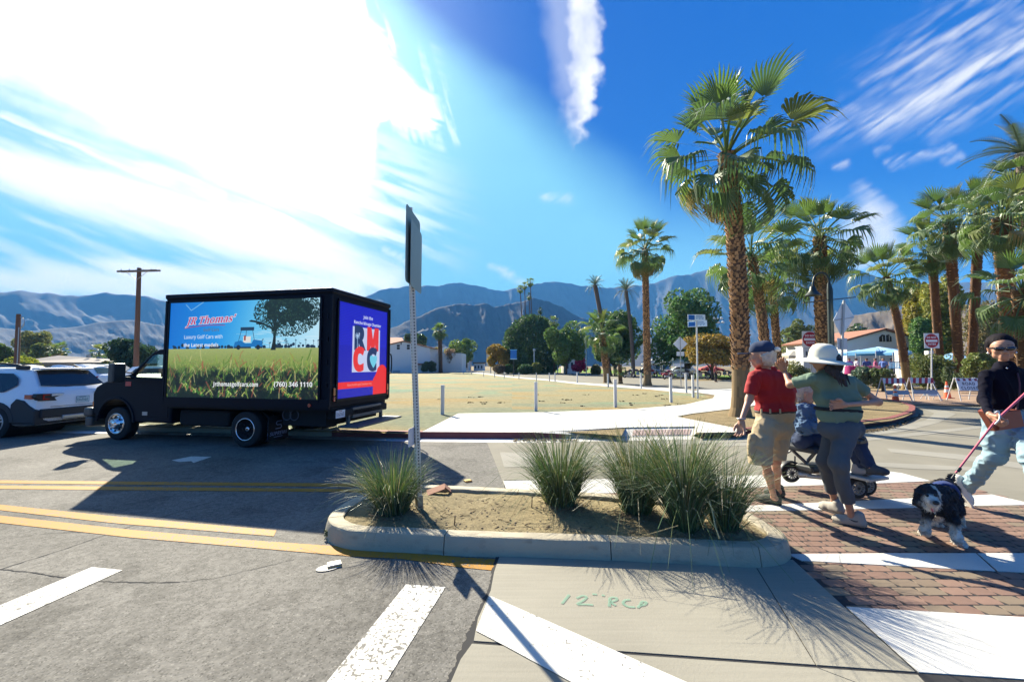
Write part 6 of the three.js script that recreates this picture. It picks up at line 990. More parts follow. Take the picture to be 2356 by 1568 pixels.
{
  const d = 88, H = gabled('tall white gabled hall with tiny windows beside the back of the truck', 'building', 'gabled_hall', 866, 990, 800, 785.5, 856, d, 12, MF.stucco, MF.tile, { apexX: 928 });
  const q = (x, y) => at(x, y, d).sub(V(H.cx, H.base, -d));
  for (const [x, y] of [[916.5, 797.5], [939.5, 797.5]]) { const p = q(x, y), w = part('window', bx(0.6, 1.0, 0.06, p.x, p.y, 0.02), MF.dark, H.s); part('window_frame', bx(0.62, 0.06, 0.08, p.x, p.y, 0.03), MF.stuccoW, w); }
  { const p = q(923, 783); part('vent', bx(0.2, 0.7, 0.06, p.x, p.y - 0.5, 0.02), MF.dark, H.s); const l = part('door', bx(1.6, 0.5, 0.05, q(912, 852).x, 0.3, 0.02), mat([0.3, 0.33, 0.36], 0.9), H.s); }
  part('side_wing', bx(9, 4.4, 9, 7.0, 2.2, -12), MF.stuccoW, H.s); part('porch_beam', bx(4.2, 0.35, 1.2, q(982, 825).x, q(982, 837).y, 0.65), MF.tile, H.s);
  part('wing_roof', (() => { const t = tri(); const c = q(905, 780); t.quad([c.x - 9, 6.2, -2], [c.x + 2.2, 6.2, -2], [c.x - 0.6, 8.1, -9], [c.x - 9, 8.1, -9]); return t.geo(); })(), MF.tile, H.s);
}
{
  const d = 45, H = gabled('white gabled restaurant with red tiled roof edge and paired arched windows', 'building', 'restaurant', 1948, 2132, 784, 759.5, 846, d, 10, MF.stuccoW, MF.tile, { apexX: 2035, h: 0 });
  const q = (x, y, dd = d) => at(x, y, dd).sub(V(H.cx, H.base, -d));
  const arch = (x0, x1, yl, yr, yb) => { const a = q(x0, yb), b = q(x1, yb), p = part('window', extr([[a.x, a.y], [b.x, b.y], [b.x, q(x1, yr).y], [(a.x + b.x) / 2, Math.max(q(x1, yr).y, q(x0, yl).y) + 0.06], [a.x, q(x0, yl).y]], 0.08).translate(0, 0, 0.03), MF.dark, H.s); part('window_bar', bx(0.04, a.distanceTo(b) * 1.1, 0.05, (a.x + b.x) / 2, (a.y + q(x0, yl).y) / 2, 0.075), MF.stuccoW, p); };
  arch(2023, 2036, 775, 770, 785); arch(2039.5, 2050.5, 770, 775, 785);
  part('porch_opening', (() => { const a = q(2080, 826), b = q(2128, 808); return bx(b.x - a.x, b.y - a.y + 1, 0.06, (a.x + b.x) / 2, (a.y + b.y) / 2, 0.02); })(), MF.dark, H.s);
  const terr = thing('terrace', 'restaurant terrace with white pillars and a low white wall', 'terrace', V(H.cx, 0, -34)); const r = (x, y) => at(x, y, 34).sub(terr.position);
  for (const [x0, x1, yt] of [[2062, 2070, 806], [2131, 2143, 806]]) { const a = r(x0, yt), b = r(x1, yt); part('pillar', bx(b.x - a.x, a.y, 0.35, (a.x + b.x) / 2, a.y / 2, 0), MF.stuccoW, terr); }
  { const a = r(2043, 847), b = r(2078, 847); part('low_wall', bx(b.x - a.x, 1.3, 0.3, (a.x + b.x) / 2, 0.7, 1.2), MF.stuccoW, terr); const c = r(1940, 850), e = r(2043, 850); part('low_wall', bx(e.x - c.x, 0.9, 0.3, (c.x + e.x) / 2, 0.55, 0.6), mat([0.5, 0.47, 0.42], 0.9), terr); part('step', bx(2.4, 0.16, 0.8, r(2024, 850).x, 0.5, 2.2), MF.stuccoW, terr); part('step', bx(2.4, 0.16, 0.8, r(2024, 850).x, 0.3, 2.8), MF.stuccoW, terr); }
  const a = r(2036, 832), b = r(2064, 832), rl = [a, b].map((v) => v.x); part('rail', bx(rl[1] - rl[0], 0.05, 0.05, (rl[0] + rl[1]) / 2, a.y, 0.4), mat([0.06, 0.22, 0.45], 0.6), terr); part('rail', bx(rl[1] - rl[0], 0.05, 0.05, (rl[0] + rl[1]) / 2, a.y - 0.5, 0.4), mat([0.06, 0.22, 0.45], 0.6), terr); for (let k = 0; k <= 9; k++) part('baluster', bx(0.04, 0.5, 0.04, lerp(rl[0], rl[1], k / 9), a.y - 0.25, 0.4), mat([0.06, 0.22, 0.45], 0.6), terr);
  // tables under magenta cloths
  [[1962, 846, 'magenta covered table at the left end of the terrace'], [1988, 846, 'magenta covered table second from the left end of the terrace'], [2008, 843, 'pink covered table under the large sunshade']].forEach(([x, y, l], i) => { const p = at(x, y, 36), s = thing('terrace_table', l, 'table', V(p.x, 0.85, p.z)); part('tablecloth', lathe([[0.62, 0.0], [0.58, 0.4], [0.55, 0.75], [0.53, 0.78], [0, 0.79]], 18), mat(i < 2 ? [0.28, 0.01, 0.11] : [0.45, 0.15, 0.25], 0.9), s); part('pedestal', rod(V(0, -0.85, 0), V(0, 0.02, 0), 0.3), MF.stuccoW, s); });
}
{
  const box = (label, name, x0, x1, y0, y1, d, depth, m, roof, nWin = 0) => { const a = at(x0, y0, d), b = at(x1, y0, d), s = thing(name, label, 'building', V((a.x + b.x) / 2, PK, -d)), W = b.x - a.x, H = a.y - PK; part('wall', bx(W, H, depth, 0, H / 2, -depth / 2), m, s); part('roof', bx(W + 0.6, 0.35, depth + 0.6, 0, H + 0.17, -depth / 2), roof, s); for (let k = 0; k < nWin; k++) part('window', bx(W / nWin * 0.42, H * 0.4, 0.06, (k + 0.5) / nWin * W - W / 2, H * 0.5, 0.02), MF.dark, s); return s; };
  box('small white cottage with narrow blue windows right of the lone palm', 'cottage', 1054, 1078, 829, 846, 120, 8, MF.stucco, MF.tile, 3); box('white block tower just above the small cottage', 'house_block', 1050, 1069, 816, 830, 130, 6, MF.stuccoW, MF.wood, 1); box('long low white building left of the white panel sign', 'long_building', 1090, 1112, 835, 846, 125, 8, MF.stuccoW, MF.wood, 3); box('low white wall of a house right of the hall', 'low_house', 1008, 1050, 842, 850, 105, 4, MF.stucco, MF.wood, 0); box('low pavilion with reddish roof edge beside the magenta bush', 'pavilion', 1300, 1332, 822, 848, 82, 6, MF.stuccoW, mat([0.3, 0.14, 0.12], 0.9), 3);
  const bt = thing('booth', 'white booth with a slit window below the hidden do not enter sign', 'booth', at(1857, 840, 33).setY(PK)); part('body', rbx(1.15, 3.0, 0.9, 0.03, 0, 1.5, 0), MF.whiteP, bt); part('window', bx(0.1, 0.35, 0.02, -0.32, 2.5, 0.455), MF.dark, bt); part('roof', rbx(1.2, 0.08, 1.0, 0.02, 0, 3.03, 0), MF.whiteP, bt);
}
// small far furniture
{
  const post = (label, cat, name, x, yb, d, f) => { const p = at(x, 840, d).setY(PK), s = thing(name, label, cat, p); f(s, (xx, yy) => at(xx, yy, d).sub(p)); };
  post('blue banner sign on a dark post beside the park road', 'sign', 'banner_sign', 1182, 867, 57, (s, q) => { part('post', rod(V(0, 0, 0), q(1182, 826), 0.05), MF.dark, s); const c = q(1181.5, 814.5); part('panel', rbx(0.86, 1.12, 0.06, 0.02, c.x, c.y, 0), mat([0.01, 0.13, 0.42], 0.5), s); part('trim', bx(0.98, 0.12, 0.08, c.x, c.y + 0.62, 0), mat([0.1, 0.35, 0.6], 0.5), s); part('trim', bx(0.98, 0.12, 0.08, c.x, c.y - 0.62, 0), mat([0.3, 0.5, 0.65], 0.5), s); });
  post('two white panels stacked on a post before the golden tree', 'sign', 'panel_sign', 1129, 858, 84, (s, q) => { for (const y of [820, 836]) { const c = q(1129, y); part('panel', rbx(1.7, 1.05, 0.08, 0.02, c.x, c.y, 0), mat([0.45, 0.45, 0.42], 0.7), s); } part('post', rod(V(0, 0, 0), q(1129, 842), 0.1), MF.gal, s); });
  post('white globe lamp post in front of the dark clipped tree', 'lamp post', 'globe_lamp', 1229, 850, 76, (s, q) => { const c = q(1229, 804); part('pole', rod(V(0, 0, 0), c, 0.14, 0.1), MF.whiteP, s); part('globe', sph(0.26, c.x, c.y, 0), MF.whiteP, s); });
  post('slim white pole with a blue side flag left of the pavilion', 'pole', 'flag_pole', 1283, 848, 78, (s, q) => { part('pole', rod(V(0, 0, 0), q(1283, 804), 0.08), MF.whiteP, s); const a = q(1286, 812), b = q(1318, 808); part('flag', bx(b.x - a.x, 0.5, 0.04, (a.x + b.x) / 2, (a.y + b.y) / 2, 0, 0, 0, 0.1), mat([0.02, 0.12, 0.32], 0.7), s); });
  post('slim pale lamp pole left of the short fan palm', 'pole', 'light_pole', 1349, 856, 66, (s, q) => { part('pole', rod(V(0, 0, 0), q(1348, 770), 0.07, 0.05), mat([0.45, 0.47, 0.4], 0.6), s); const c = q(1348, 826); part('fitting', sph(0.14, c.x, c.y, 0.05), MF.whiteP, s); });
  post('tall floodlight mast with rows of white lamps behind the largest green tree', 'floodlight mast', 'floodlight_mast', 1646, 840, 120, (s, q) => { part('mast', rod(V(0, 0, 0), q(1644, 728), 0.22, 0.15), MF.gal, s); part('crossbar', [bx(5.2, 0.15, 0.15, 0, q(1644, 733).y, 0), bx(4.4, 0.15, 0.15, 0, q(1644, 742).y, 0)], MF.gal, s); for (let k = 0; k < 4; k++) for (const y of [731, 740]) { const c = q(1644, y); part('flood_lamp', sph(0.42, -2.1 + k * 1.4 + (y > 735 ? 0.4 : 0), c.y, 0.2, 1, 0.8, 0.6, 10), mat([0.75, 0.76, 0.74], 0.4), s); } });
}
// ---------- bodies: smooth unions of tapered limbs, meshed by surface nets ----------
const n3 = (x, y, z, s = 0) => { const k = Math.floor(z), f = z - k, u = f * f * (3 - 2 * f); return lerp(vn(x, y, s + k * 17), vn(x, y, s + (k + 1) * 17), u); };
let RS = 1;                                              // girth of the body being modelled
const cap0 = (a, b, ra, rb = ra) => ({ a, b, ra, rb }), cap = (a, b, ra, rb = ra) => ({ a, b, ra: ra * RS, rb: rb * RS });
function field(prims, k = 0.03, o = {}) {
  const P = prims.map(({ a, b, ra, rb }) => { const d = b.clone().sub(a); return [a.x, a.y, a.z, d.x, d.y, d.z, 1 / Math.max(1e-9, d.lengthSq()), ra, rb - ra]; });
  const planes = o.clip ?? [], W = o.wrinkle;
  return (x, y, z) => {
    let d = 1e9;
    for (const q of P) { const ex = x - q[0], ey = y - q[1], ez = z - q[2], t = clamp((ex * q[3] + ey * q[4] + ez * q[5]) * q[6]), fx = ex - q[3] * t, fy = ey - q[4] * t, fz = ez - q[5] * t, e = Math.sqrt(fx * fx + fy * fy + fz * fz) - q[7] - q[8] * t; const h = k - Math.abs(d - e); d = Math.min(d, e); if (h > 0) d -= h * h / (4 * k); }
    if (W && Math.abs(d) < 0.05) { const q1 = n3(x * W[1] + 9, y * W[2] + 9, z * W[1] + 9, 5), q2 = n3(x * W[1] * 2.3 + y * W[2] * 1.2 + 31, y * W[2] * 2.2 + 5, z * W[1] * 2.3 + 7, 9); d += W[0] * 0.8 * (Math.abs(2 * q1 - 1) - 0.4) + W[0] * 0.7 * (Math.abs(2 * q2 - 1) - 0.4); }
    for (const [n, c] of planes) d = Math.max(d, n.x * x + n.y * y + n.z * z - c);
    return d;
  };
}
function bounds(prims, m = 0.05) { const lo = V(1e9, 1e9, 1e9), hi = V(-1e9, -1e9, -1e9); for (const p of prims) for (const [v, r] of [[p.a, p.ra], [p.b, p.rb]]) { lo.min(v.clone().addScalar(-r - m)); hi.max(v.clone().addScalar(r + m)); } return [lo, hi]; }
function nets(fn, [lo, hi], cell) {
  const nx = Math.ceil((hi.x - lo.x) / cell) + 1, ny = Math.ceil((hi.y - lo.y) / cell) + 1, nz = Math.ceil((hi.z - lo.z) / cell) + 1, val = new Float32Array(nx * ny * nz), id = (i, j, k) => (k * ny + j) * nx + i;
  for (let k = 0; k < nz; k++) for (let j = 0; j < ny; j++) for (let i = 0; i < nx; ) { const d = fn(lo.x + i * cell, lo.y + j * cell, lo.z + k * cell); val[id(i, j, k)] = d; let skip = Math.floor((d - 0.06) / cell * 0.8); i++; while (skip-- > 0 && i < nx) { val[id(i, j, k)] = d; i++; } }
  const vid = new Int32Array(nx * ny * nz).fill(-1), pos = [], nor = [], idx = [], E = [[0, 1], [2, 3], [4, 5], [6, 7], [0, 2], [1, 3], [4, 6], [5, 7], [0, 4], [1, 5], [2, 6], [3, 7]];
  for (let k = 0; k + 1 < nz; k++) for (let j = 0; j + 1 < ny; j++) for (let i = 0; i + 1 < nx; i++) {
    const c = [0, 1, 2, 3, 4, 5, 6, 7].map((q) => val[id(i + (q & 1), j + ((q >> 1) & 1), k + (q >> 2))]); let m = 0; for (let q = 0; q < 8; q++) if (c[q] < 0) m |= 1 << q; if (m === 0 || m === 255) continue;
    let x = 0, y = 0, z = 0, n = 0; for (const [a, b] of E) if ((c[a] < 0) !== (c[b] < 0)) { const t = c[a] / (c[a] - c[b]); x += lerp(a & 1, b & 1, t); y += lerp((a >> 1) & 1, (b >> 1) & 1, t); z += lerp(a >> 2, b >> 2, t); n++; }
    const px = lo.x + (i + x / n) * cell, py = lo.y + (j + y / n) * cell, pz = lo.z + (k + z / n) * cell, e = cell * 0.5; vid[id(i, j, k)] = pos.length / 3; pos.push(px, py, pz);
    const g3 = V(fn(px + e, py, pz) - fn(px - e, py, pz), fn(px, py + e, pz) - fn(px, py - e, pz), fn(px, py, pz + e) - fn(px, py, pz - e)).normalize(); nor.push(g3.x, g3.y, g3.z);
  }
  for (let k = 1; k + 1 < nz; k++) for (let j = 1; j + 1 < ny; j++) for (let i = 1; i + 1 < nx; i++) {
    const s = val[id(i, j, k)] < 0; const quad = (a, b, c, d, f) => { if (a < 0 || b < 0 || c < 0 || d < 0) return; f ? idx.push(a, b, c, a, c, d) : idx.push(a, c, b, a, d, c); };
    if (s !== val[id(i + 1, j, k)] < 0) quad(vid[id(i, j - 1, k - 1)], vid[id(i, j, k - 1)], vid[id(i, j, k)], vid[id(i, j - 1, k)], s);
    if (s !== val[id(i, j + 1, k)] < 0) quad(vid[id(i - 1, j, k - 1)], vid[id(i - 1, j, k)], vid[id(i, j, k)], vid[id(i, j, k - 1)], s);
    if (s !== val[id(i, j, k + 1)] < 0) quad(vid[id(i - 1, j - 1, k)], vid[id(i, j - 1, k)], vid[id(i, j, k)], vid[id(i - 1, j, k)], s);
  }
  const q = new THREE.BufferGeometry(); q.setAttribute('position', new THREE.Float32BufferAttribute(pos, 3)); q.setAttribute('normal', new THREE.Float32BufferAttribute(nor, 3)); q.setIndex(idx); return q;
}
const sdf = (prims, k, cell, o) => nets(field(prims, k, o), bounds(prims), cell);
const chain = (pts, r) => pts.slice(1).map((p, i) => cap(pts[i], p, r[i], r[i + 1]));
const chain0 = (pts, r) => pts.slice(1).map((p, i) => cap0(pts[i], p, r[i], r[i + 1]));
// a hand: palm and five bent fingers; dir = along the fingers, side = towards the thumb, pn = out of the back of the hand
function hand(w, dir, side, curl, s = 1) {
  dir = dir.clone().normalize(); side = side.clone().addScaledVector(dir, -side.dot(dir)).normalize(); const pn = dir.clone().cross(side).normalize(), at3 = (d, sd, n) => w.clone().addScaledVector(dir, d * s).addScaledVector(side, sd * s).addScaledVector(pn, n * s);
  const P = [cap0(w.clone(), at3(0.03, 0, 0), 0.028 * s, 0.026 * s)];
  for (const k of [-1.5, -0.5, 0.5, 1.5]) P.push(cap0(at3(0.02, k * 0.012, 0), at3(0.09, k * 0.021, 0), 0.018 * s, 0.0135 * s));
  [[1.5, 0.075], [0.5, 0.085], [-0.5, 0.078], [-1.5, 0.06]].forEach(([k, L]) => { let p = at3(0.09, k * 0.021, 0), a = curl * 0.4; const pts = [p]; for (const f of [0.42, 0.32, 0.26]) { p = p.clone().addScaledVector(dir, Math.cos(a) * L * f * s).addScaledVector(pn, -Math.sin(a) * L * f * s).addScaledVector(side, k * 0.003 * s); pts.push(p); a += curl * 0.75; } P.push(...chain0(pts, [0.0105 * s, 0.0095 * s, 0.009 * s, 0.0075 * s])); });
  P.push(...chain0([at3(0.025, 0.022, 0), at3(0.058, 0.05, -0.012), at3(0.085, 0.058, -0.022), at3(0.106, 0.056, -0.03)], [0.016 * s, 0.013 * s, 0.011 * s, 0.009 * s]));
  return P;
}
// a head at c looking along f: skull, jaw, nose, brow, lips, ears
function headPrims(c, f, s = 1, up = V(0, 1, 0)) {
  f = f.clone().normalize(); const r = f.clone().cross(up).normalize(), u = r.clone().cross(f), p = (x, y, z) => c.clone().addScaledVector(r, x * s).addScaledVector(u, y * s).addScaledVector(f, z * s);
  return { p, prims: [cap0(p(0, 0.035, -0.03), p(0, 0.035, 0.02), 0.088 * s, 0.082 * s), cap0(p(0, -0.02, 0.03), p(0, -0.075, 0.055), 0.066 * s, 0.036 * s), cap0(p(-0.035, -0.055, 0.02), p(0.035, -0.055, 0.02), 0.038 * s), cap0(p(-0.035, 0.028, 0.078), p(0.035, 0.028, 0.078), 0.016 * s), cap0(p(0, 0.015, 0.09), p(0, -0.022, 0.112), 0.011 * s, 0.014 * s), cap0(p(-0.015, -0.024, 0.1), p(0.015, -0.024, 0.1), 0.01 * s), cap0(p(-0.018, -0.05, 0.086), p(0.018, -0.05, 0.086), 0.009 * s), cap0(p(-0.015, -0.063, 0.084), p(0.015, -0.063, 0.084), 0.0085 * s), cap0(p(-0.045, -0.015, 0.06), p(0.045, -0.015, 0.06), 0.026 * s), cap0(p(-0.088, 0.02, -0.012), p(-0.086, -0.02, -0.006), 0.016 * s, 0.01 * s), cap0(p(0.088, 0.02, -0.012), p(0.086, -0.02, -0.006), 0.016 * s, 0.01 * s)] };
}
const skin = (c) => phys(c, 0.55, { sheen: 0.2 });
const cloth = (c, more = {}) => mat(c, 0.95, more);
const foot = (heel, toe, s = 1) => { const d = toe.clone().sub(heel), r = V(-d.z, 0, d.x).normalize(), p = (t, y, sd = 0) => heel.clone().addScaledVector(d, t).add(V(0, y * s, 0)).addScaledVector(r, sd * s); return [cap0(p(0.02, 0.035), p(0.35, 0.04), 0.036 * s, 0.038 * s), cap0(p(0.3, 0.034, 0.006), p(0.78, 0.03, 0.008), 0.042 * s, 0.042 * s), cap0(p(0.7, 0.03, -0.01), p(0.97, 0.026, 0.004), 0.038 * s, 0.027 * s), cap0(p(0.06, 0.05), p(0.1, 0.1), 0.038 * s, 0.04 * s), cap0(p(0.2, 0.07), p(0.5, 0.055), 0.035 * s, 0.03 * s)]; };
const soleOf = (heel, toe, s = 1) => { const d = toe.clone().sub(heel), L = d.length(), a = Math.atan2(-d.z, d.x), tilt = Math.asin(clamp(d.y / L, -1, 1)); return extr([[-0.03, -0.03], [L * 0.4, -0.035], [L * 0.8, -0.048], [L + 0.01, -0.028], [L + 0.015, 0.02], [L * 0.8, 0.048], [L * 0.4, 0.036], [-0.03, 0.032]].map(([x, y]) => [x, y * s]), 0.024, 0.004).rotateX(-Math.PI / 2).translate(0, 0.012, 0).rotateZ(tilt).rotateY(a).translate(heel.x, heel.y, heel.z); };
// ---------- man in the red shirt ----------
{
  RS = 0.77;
  const D = 4.95, o = V(0, 0, 0).copy(g(1782, 1152)); const s = thing('person', 'elderly man in red polo shirt, khaki cargo shorts and navy cap walking away', 'person', o), q = (x, y, d = D) => at(x, y, d).sub(o);
  const sk = skin([0.42, 0.22, 0.145]);
  const shL = q(1737, 867, D - 0.1), shR = q(1806, 869, D + 0.1), elL = q(1724, 917, D - 0.1), wrL = q(1706, 966, D - 0.2), elR = q(1824, 918, D + 0.14), wrR = q(1819, 965, D + 0.1);
  const hpL = q(1761, 985, D - 0.07), hpR = q(1797, 985, D + 0.08), knL = q(1761, 1062, D - 0.12), knR = q(1785, 1060, D + 0.12), dL = -g(1788, 1163).z, dR = -g(1797, 1146).z, anL = q(1781, 1143, dL - 0.02), anR = q(1790, 1128, dR - 0.02);
  const chest = q(1770, 893), neck = q(1761, 850), hc = q(1753, 820, D - 0.02), f = V(-0.72, -0.08, -0.62);
  const head = headPrims(hc, f, 1.18);
  RS *= 0.92;
  const heelL = q(1791, 1161, dL), toeL = q(1743, 1151, dL + 0.16), heelR = q(1799, 1146, dR), toeR = q(1762, 1140, dR + 0.14);
  heelL.y = heelR.y = toeL.y = toeR.y = 0.02;
  const body = [cap(q(1752, 875, D - 0.04), q(1792, 876, D + 0.04), 0.13), cap(q(1756, 910), q(1800, 910), 0.14), cap(q(1764, 950, D - 0.03), q(1798, 950, D + 0.03), 0.15), cap(hpL, hpR, 0.13), cap(chest, neck, 0.12, 0.07), cap(neck, hc, 0.072, 0.07), ...chain([shL, elL, wrL], [0.075, 0.055, 0.036]), ...chain([shR, elR, wrR], [0.075, 0.055, 0.036]), ...chain([hpL, knL], [0.11, 0.072]), ...chain([knL, knL.clone().lerp(anL, 0.35), anL], [0.068, 0.068, 0.042]), ...chain([hpR, knR], [0.11, 0.072]), ...chain([knR, knR.clone().lerp(anR, 0.35), anR], [0.068, 0.066, 0.042]), cap(anL, heelL.clone().add(V(0, 0.05, 0)), 0.042, 0.035), cap(anR, heelR.clone().add(V(0, 0.05, 0)), 0.042, 0.035)];
  RS /= 0.92;
  const hl = hand(wrL, V(-0.1, -1, 0.1), V(-0.4, 0, -0.8), 0.55, 1.15), hr = hand(wrR, V(-0.15, -1, 0), V(0.3, 0, -0.9), 0.6, 1.1);
  part('body', [sdf(body, 0.04, 0.014), sdf(head.prims, 0.022, 0.007), sdf(hl, 0.008, 0.0045), sdf(hr, 0.008, 0.005)], sk, s);
  const hem = q(1782, 944).y, slv = (sh, el, c) => { const d = el.clone().sub(sh).normalize(); return [d, d.dot(sh) + c]; };
  const red = cloth([0.3, 0.004, 0.008], { roughness: 0.85 });
  const tor = [cap(q(1754, 873, D - 0.05), q(1790, 874, D + 0.05), 0.15), cap(shL, shR, 0.09), cap(q(1757, 905, D - 0.02), q(1803, 905, D + 0.04), 0.165), cap(q(1764, 942, D - 0.03), q(1803, 942, D + 0.03), 0.165, 0.165), cap(chest, q(1760, 856), 0.12, 0.075)];
  part('shirt', [sdf(tor, 0.06, 0.012, { clip: [[V(0, -1, 0), -hem]], wrinkle: [0.018, 6, 3] }), sdf([cap(shL, shL.clone().lerp(elL, 0.92), 0.098, 0.092)], 0.05, 0.01, { clip: [slv(shL, elL, 0.205)], wrinkle: [0.012, 9, 6] }), sdf([cap(shR, shR.clone().lerp(elR, 0.92), 0.098, 0.09)], 0.05, 0.01, { clip: [slv(shR, elR, 0.205)], wrinkle: [0.012, 9, 6] })], red, s);
  part('collar', sdf([cap(q(1750, 853, D + 0.02), q(1774, 852, D + 0.02), 0.085, 0.085)], 0.02, 0.009, { clip: [[V(0, -1, 0), -q(1760, 860).y], [V(0, 1, 0), q(1760, 842).y]] }), red, s);
  part('belt', sdf([cap(q(1764, 946, D - 0.03), q(1803, 946, D + 0.03), 0.163)], 0.03, 0.01, { clip: [[V(0, 1, 0), q(0, 943).y], [V(0, -1, 0), -q(0, 949).y]] }), mat([0.03, 0.015, 0.012], 0.6), s);
  const kh = cloth([0.38, 0.3, 0.19]); const hm = q(1760, 1061).y;
  part('shorts', sdf([cap(q(1764, 950, D - 0.03), q(1802, 950, D + 0.03), 0.155), cap(hpL.clone().add(V(0.02, 0.02, 0)), hpR.clone().add(V(0, 0.02, 0)), 0.16), ...chain([hpL, q(1752, 1020, D - 0.1), q(1747, 1075, D - 0.1)], [0.155, 0.148, 0.15]), ...chain([hpR, q(1790, 1020, D + 0.1), q(1785, 1075, D + 0.12)], [0.15, 0.13, 0.115])], 0.045, 0.011, { clip: [[V(0, -1, 0), -hm], [V(0, 1, 0), q(0, 946).y]], wrinkle: [0.022, 7, 5] }), kh, s);
  part('cargo_pocket', sdf([cap(q(1731, 1005, D - 0.12), q(1729, 1042, D - 0.12), 0.06, 0.06)], 0.02, 0.011, { wrinkle: [0.012, 10, 10] }), kh, s); part('back_pocket', bx(0.15, 0.012, 0.01, q(1770, 972).x, q(1770, 972).y, q(1770, 972, D - 0.18).z), kh, s);
  for (const x of [1752, 1772, 1795]) { const p = q(x, 945, D - 0.155); part('belt_loop', bx(0.016, 0.05, 0.012, p.x, p.y, p.z), kh, s); }
  const shoe = mat([0.05, 0.055, 0.045], 0.8), sole = mat([0.02, 0.02, 0.02], 0.9);
  for (const [h, t, a] of [[heelL, toeL, anL], [heelR, toeR, anR]]) { const m = part('shoe', sdf(foot(h, t, 1.12), 0.03, 0.008), shoe, s); part('sole', soleOf(h.clone().setY(0), t.clone().setY(0), 1.15), sole, m); part('sock', sdf([cap(h.clone().add(V(0, 0.08, 0)), h.clone().lerp(a, 0.9).add(V(0, 0.08, 0)), 0.047, 0.045)], 0.01, 0.009), mat([0.02, 0.02, 0.022], 0.95), m); }
  part('watch', new THREE.TorusGeometry(0.04, 0.009, 8, 20).rotateX(Math.PI / 2).translate(wrL.x, wrL.y + 0.02, wrL.z), MV.steel, s);
  const H = head.p; 
  part('hair', sdf([cap0(H(0, 0.02, -0.045), H(0, -0.035, -0.05), 0.098, 0.08), cap0(H(-0.08, 0.01, -0.02), H(-0.07, -0.03, -0.035), 0.026), cap0(H(0.08, 0.01, -0.02), H(0.07, -0.03, -0.035), 0.026)], 0.02, 0.008, { wrinkle: [0.014, 30, 12] }), cloth([0.42, 0.39, 0.35]), s);
  const cp = part('cap', [sdf([cap0(H(0, 0.07, -0.035), H(0, 0.07, 0.02), 0.108, 0.102)], 0.02, 0.008, { clip: [[V(0, -1, 0), -H(0, 0.045, 0).y]] }), sdf([cap0(H(0, 0.05, 0.11), H(0, 0.038, 0.18), 0.075, 0.05)], 0.02, 0.007, { clip: [[V(0, -1, 0), -H(0, 0.042, 0.15).y], [V(0, 1, 0), H(0, 0.055, 0.15).y]] })], cloth([0.012, 0.028, 0.075]), s);
  part('cap_strap_gap', sdf([cap0(H(-0.02, 0.06, -0.14), H(0.03, 0.06, -0.14), 0.03)], 0.01, 0.007, { clip: [[V(0, -1, 0), -H(0, 0.05, 0).y]] }), cloth([0.6, 0.57, 0.52]), cp);
}
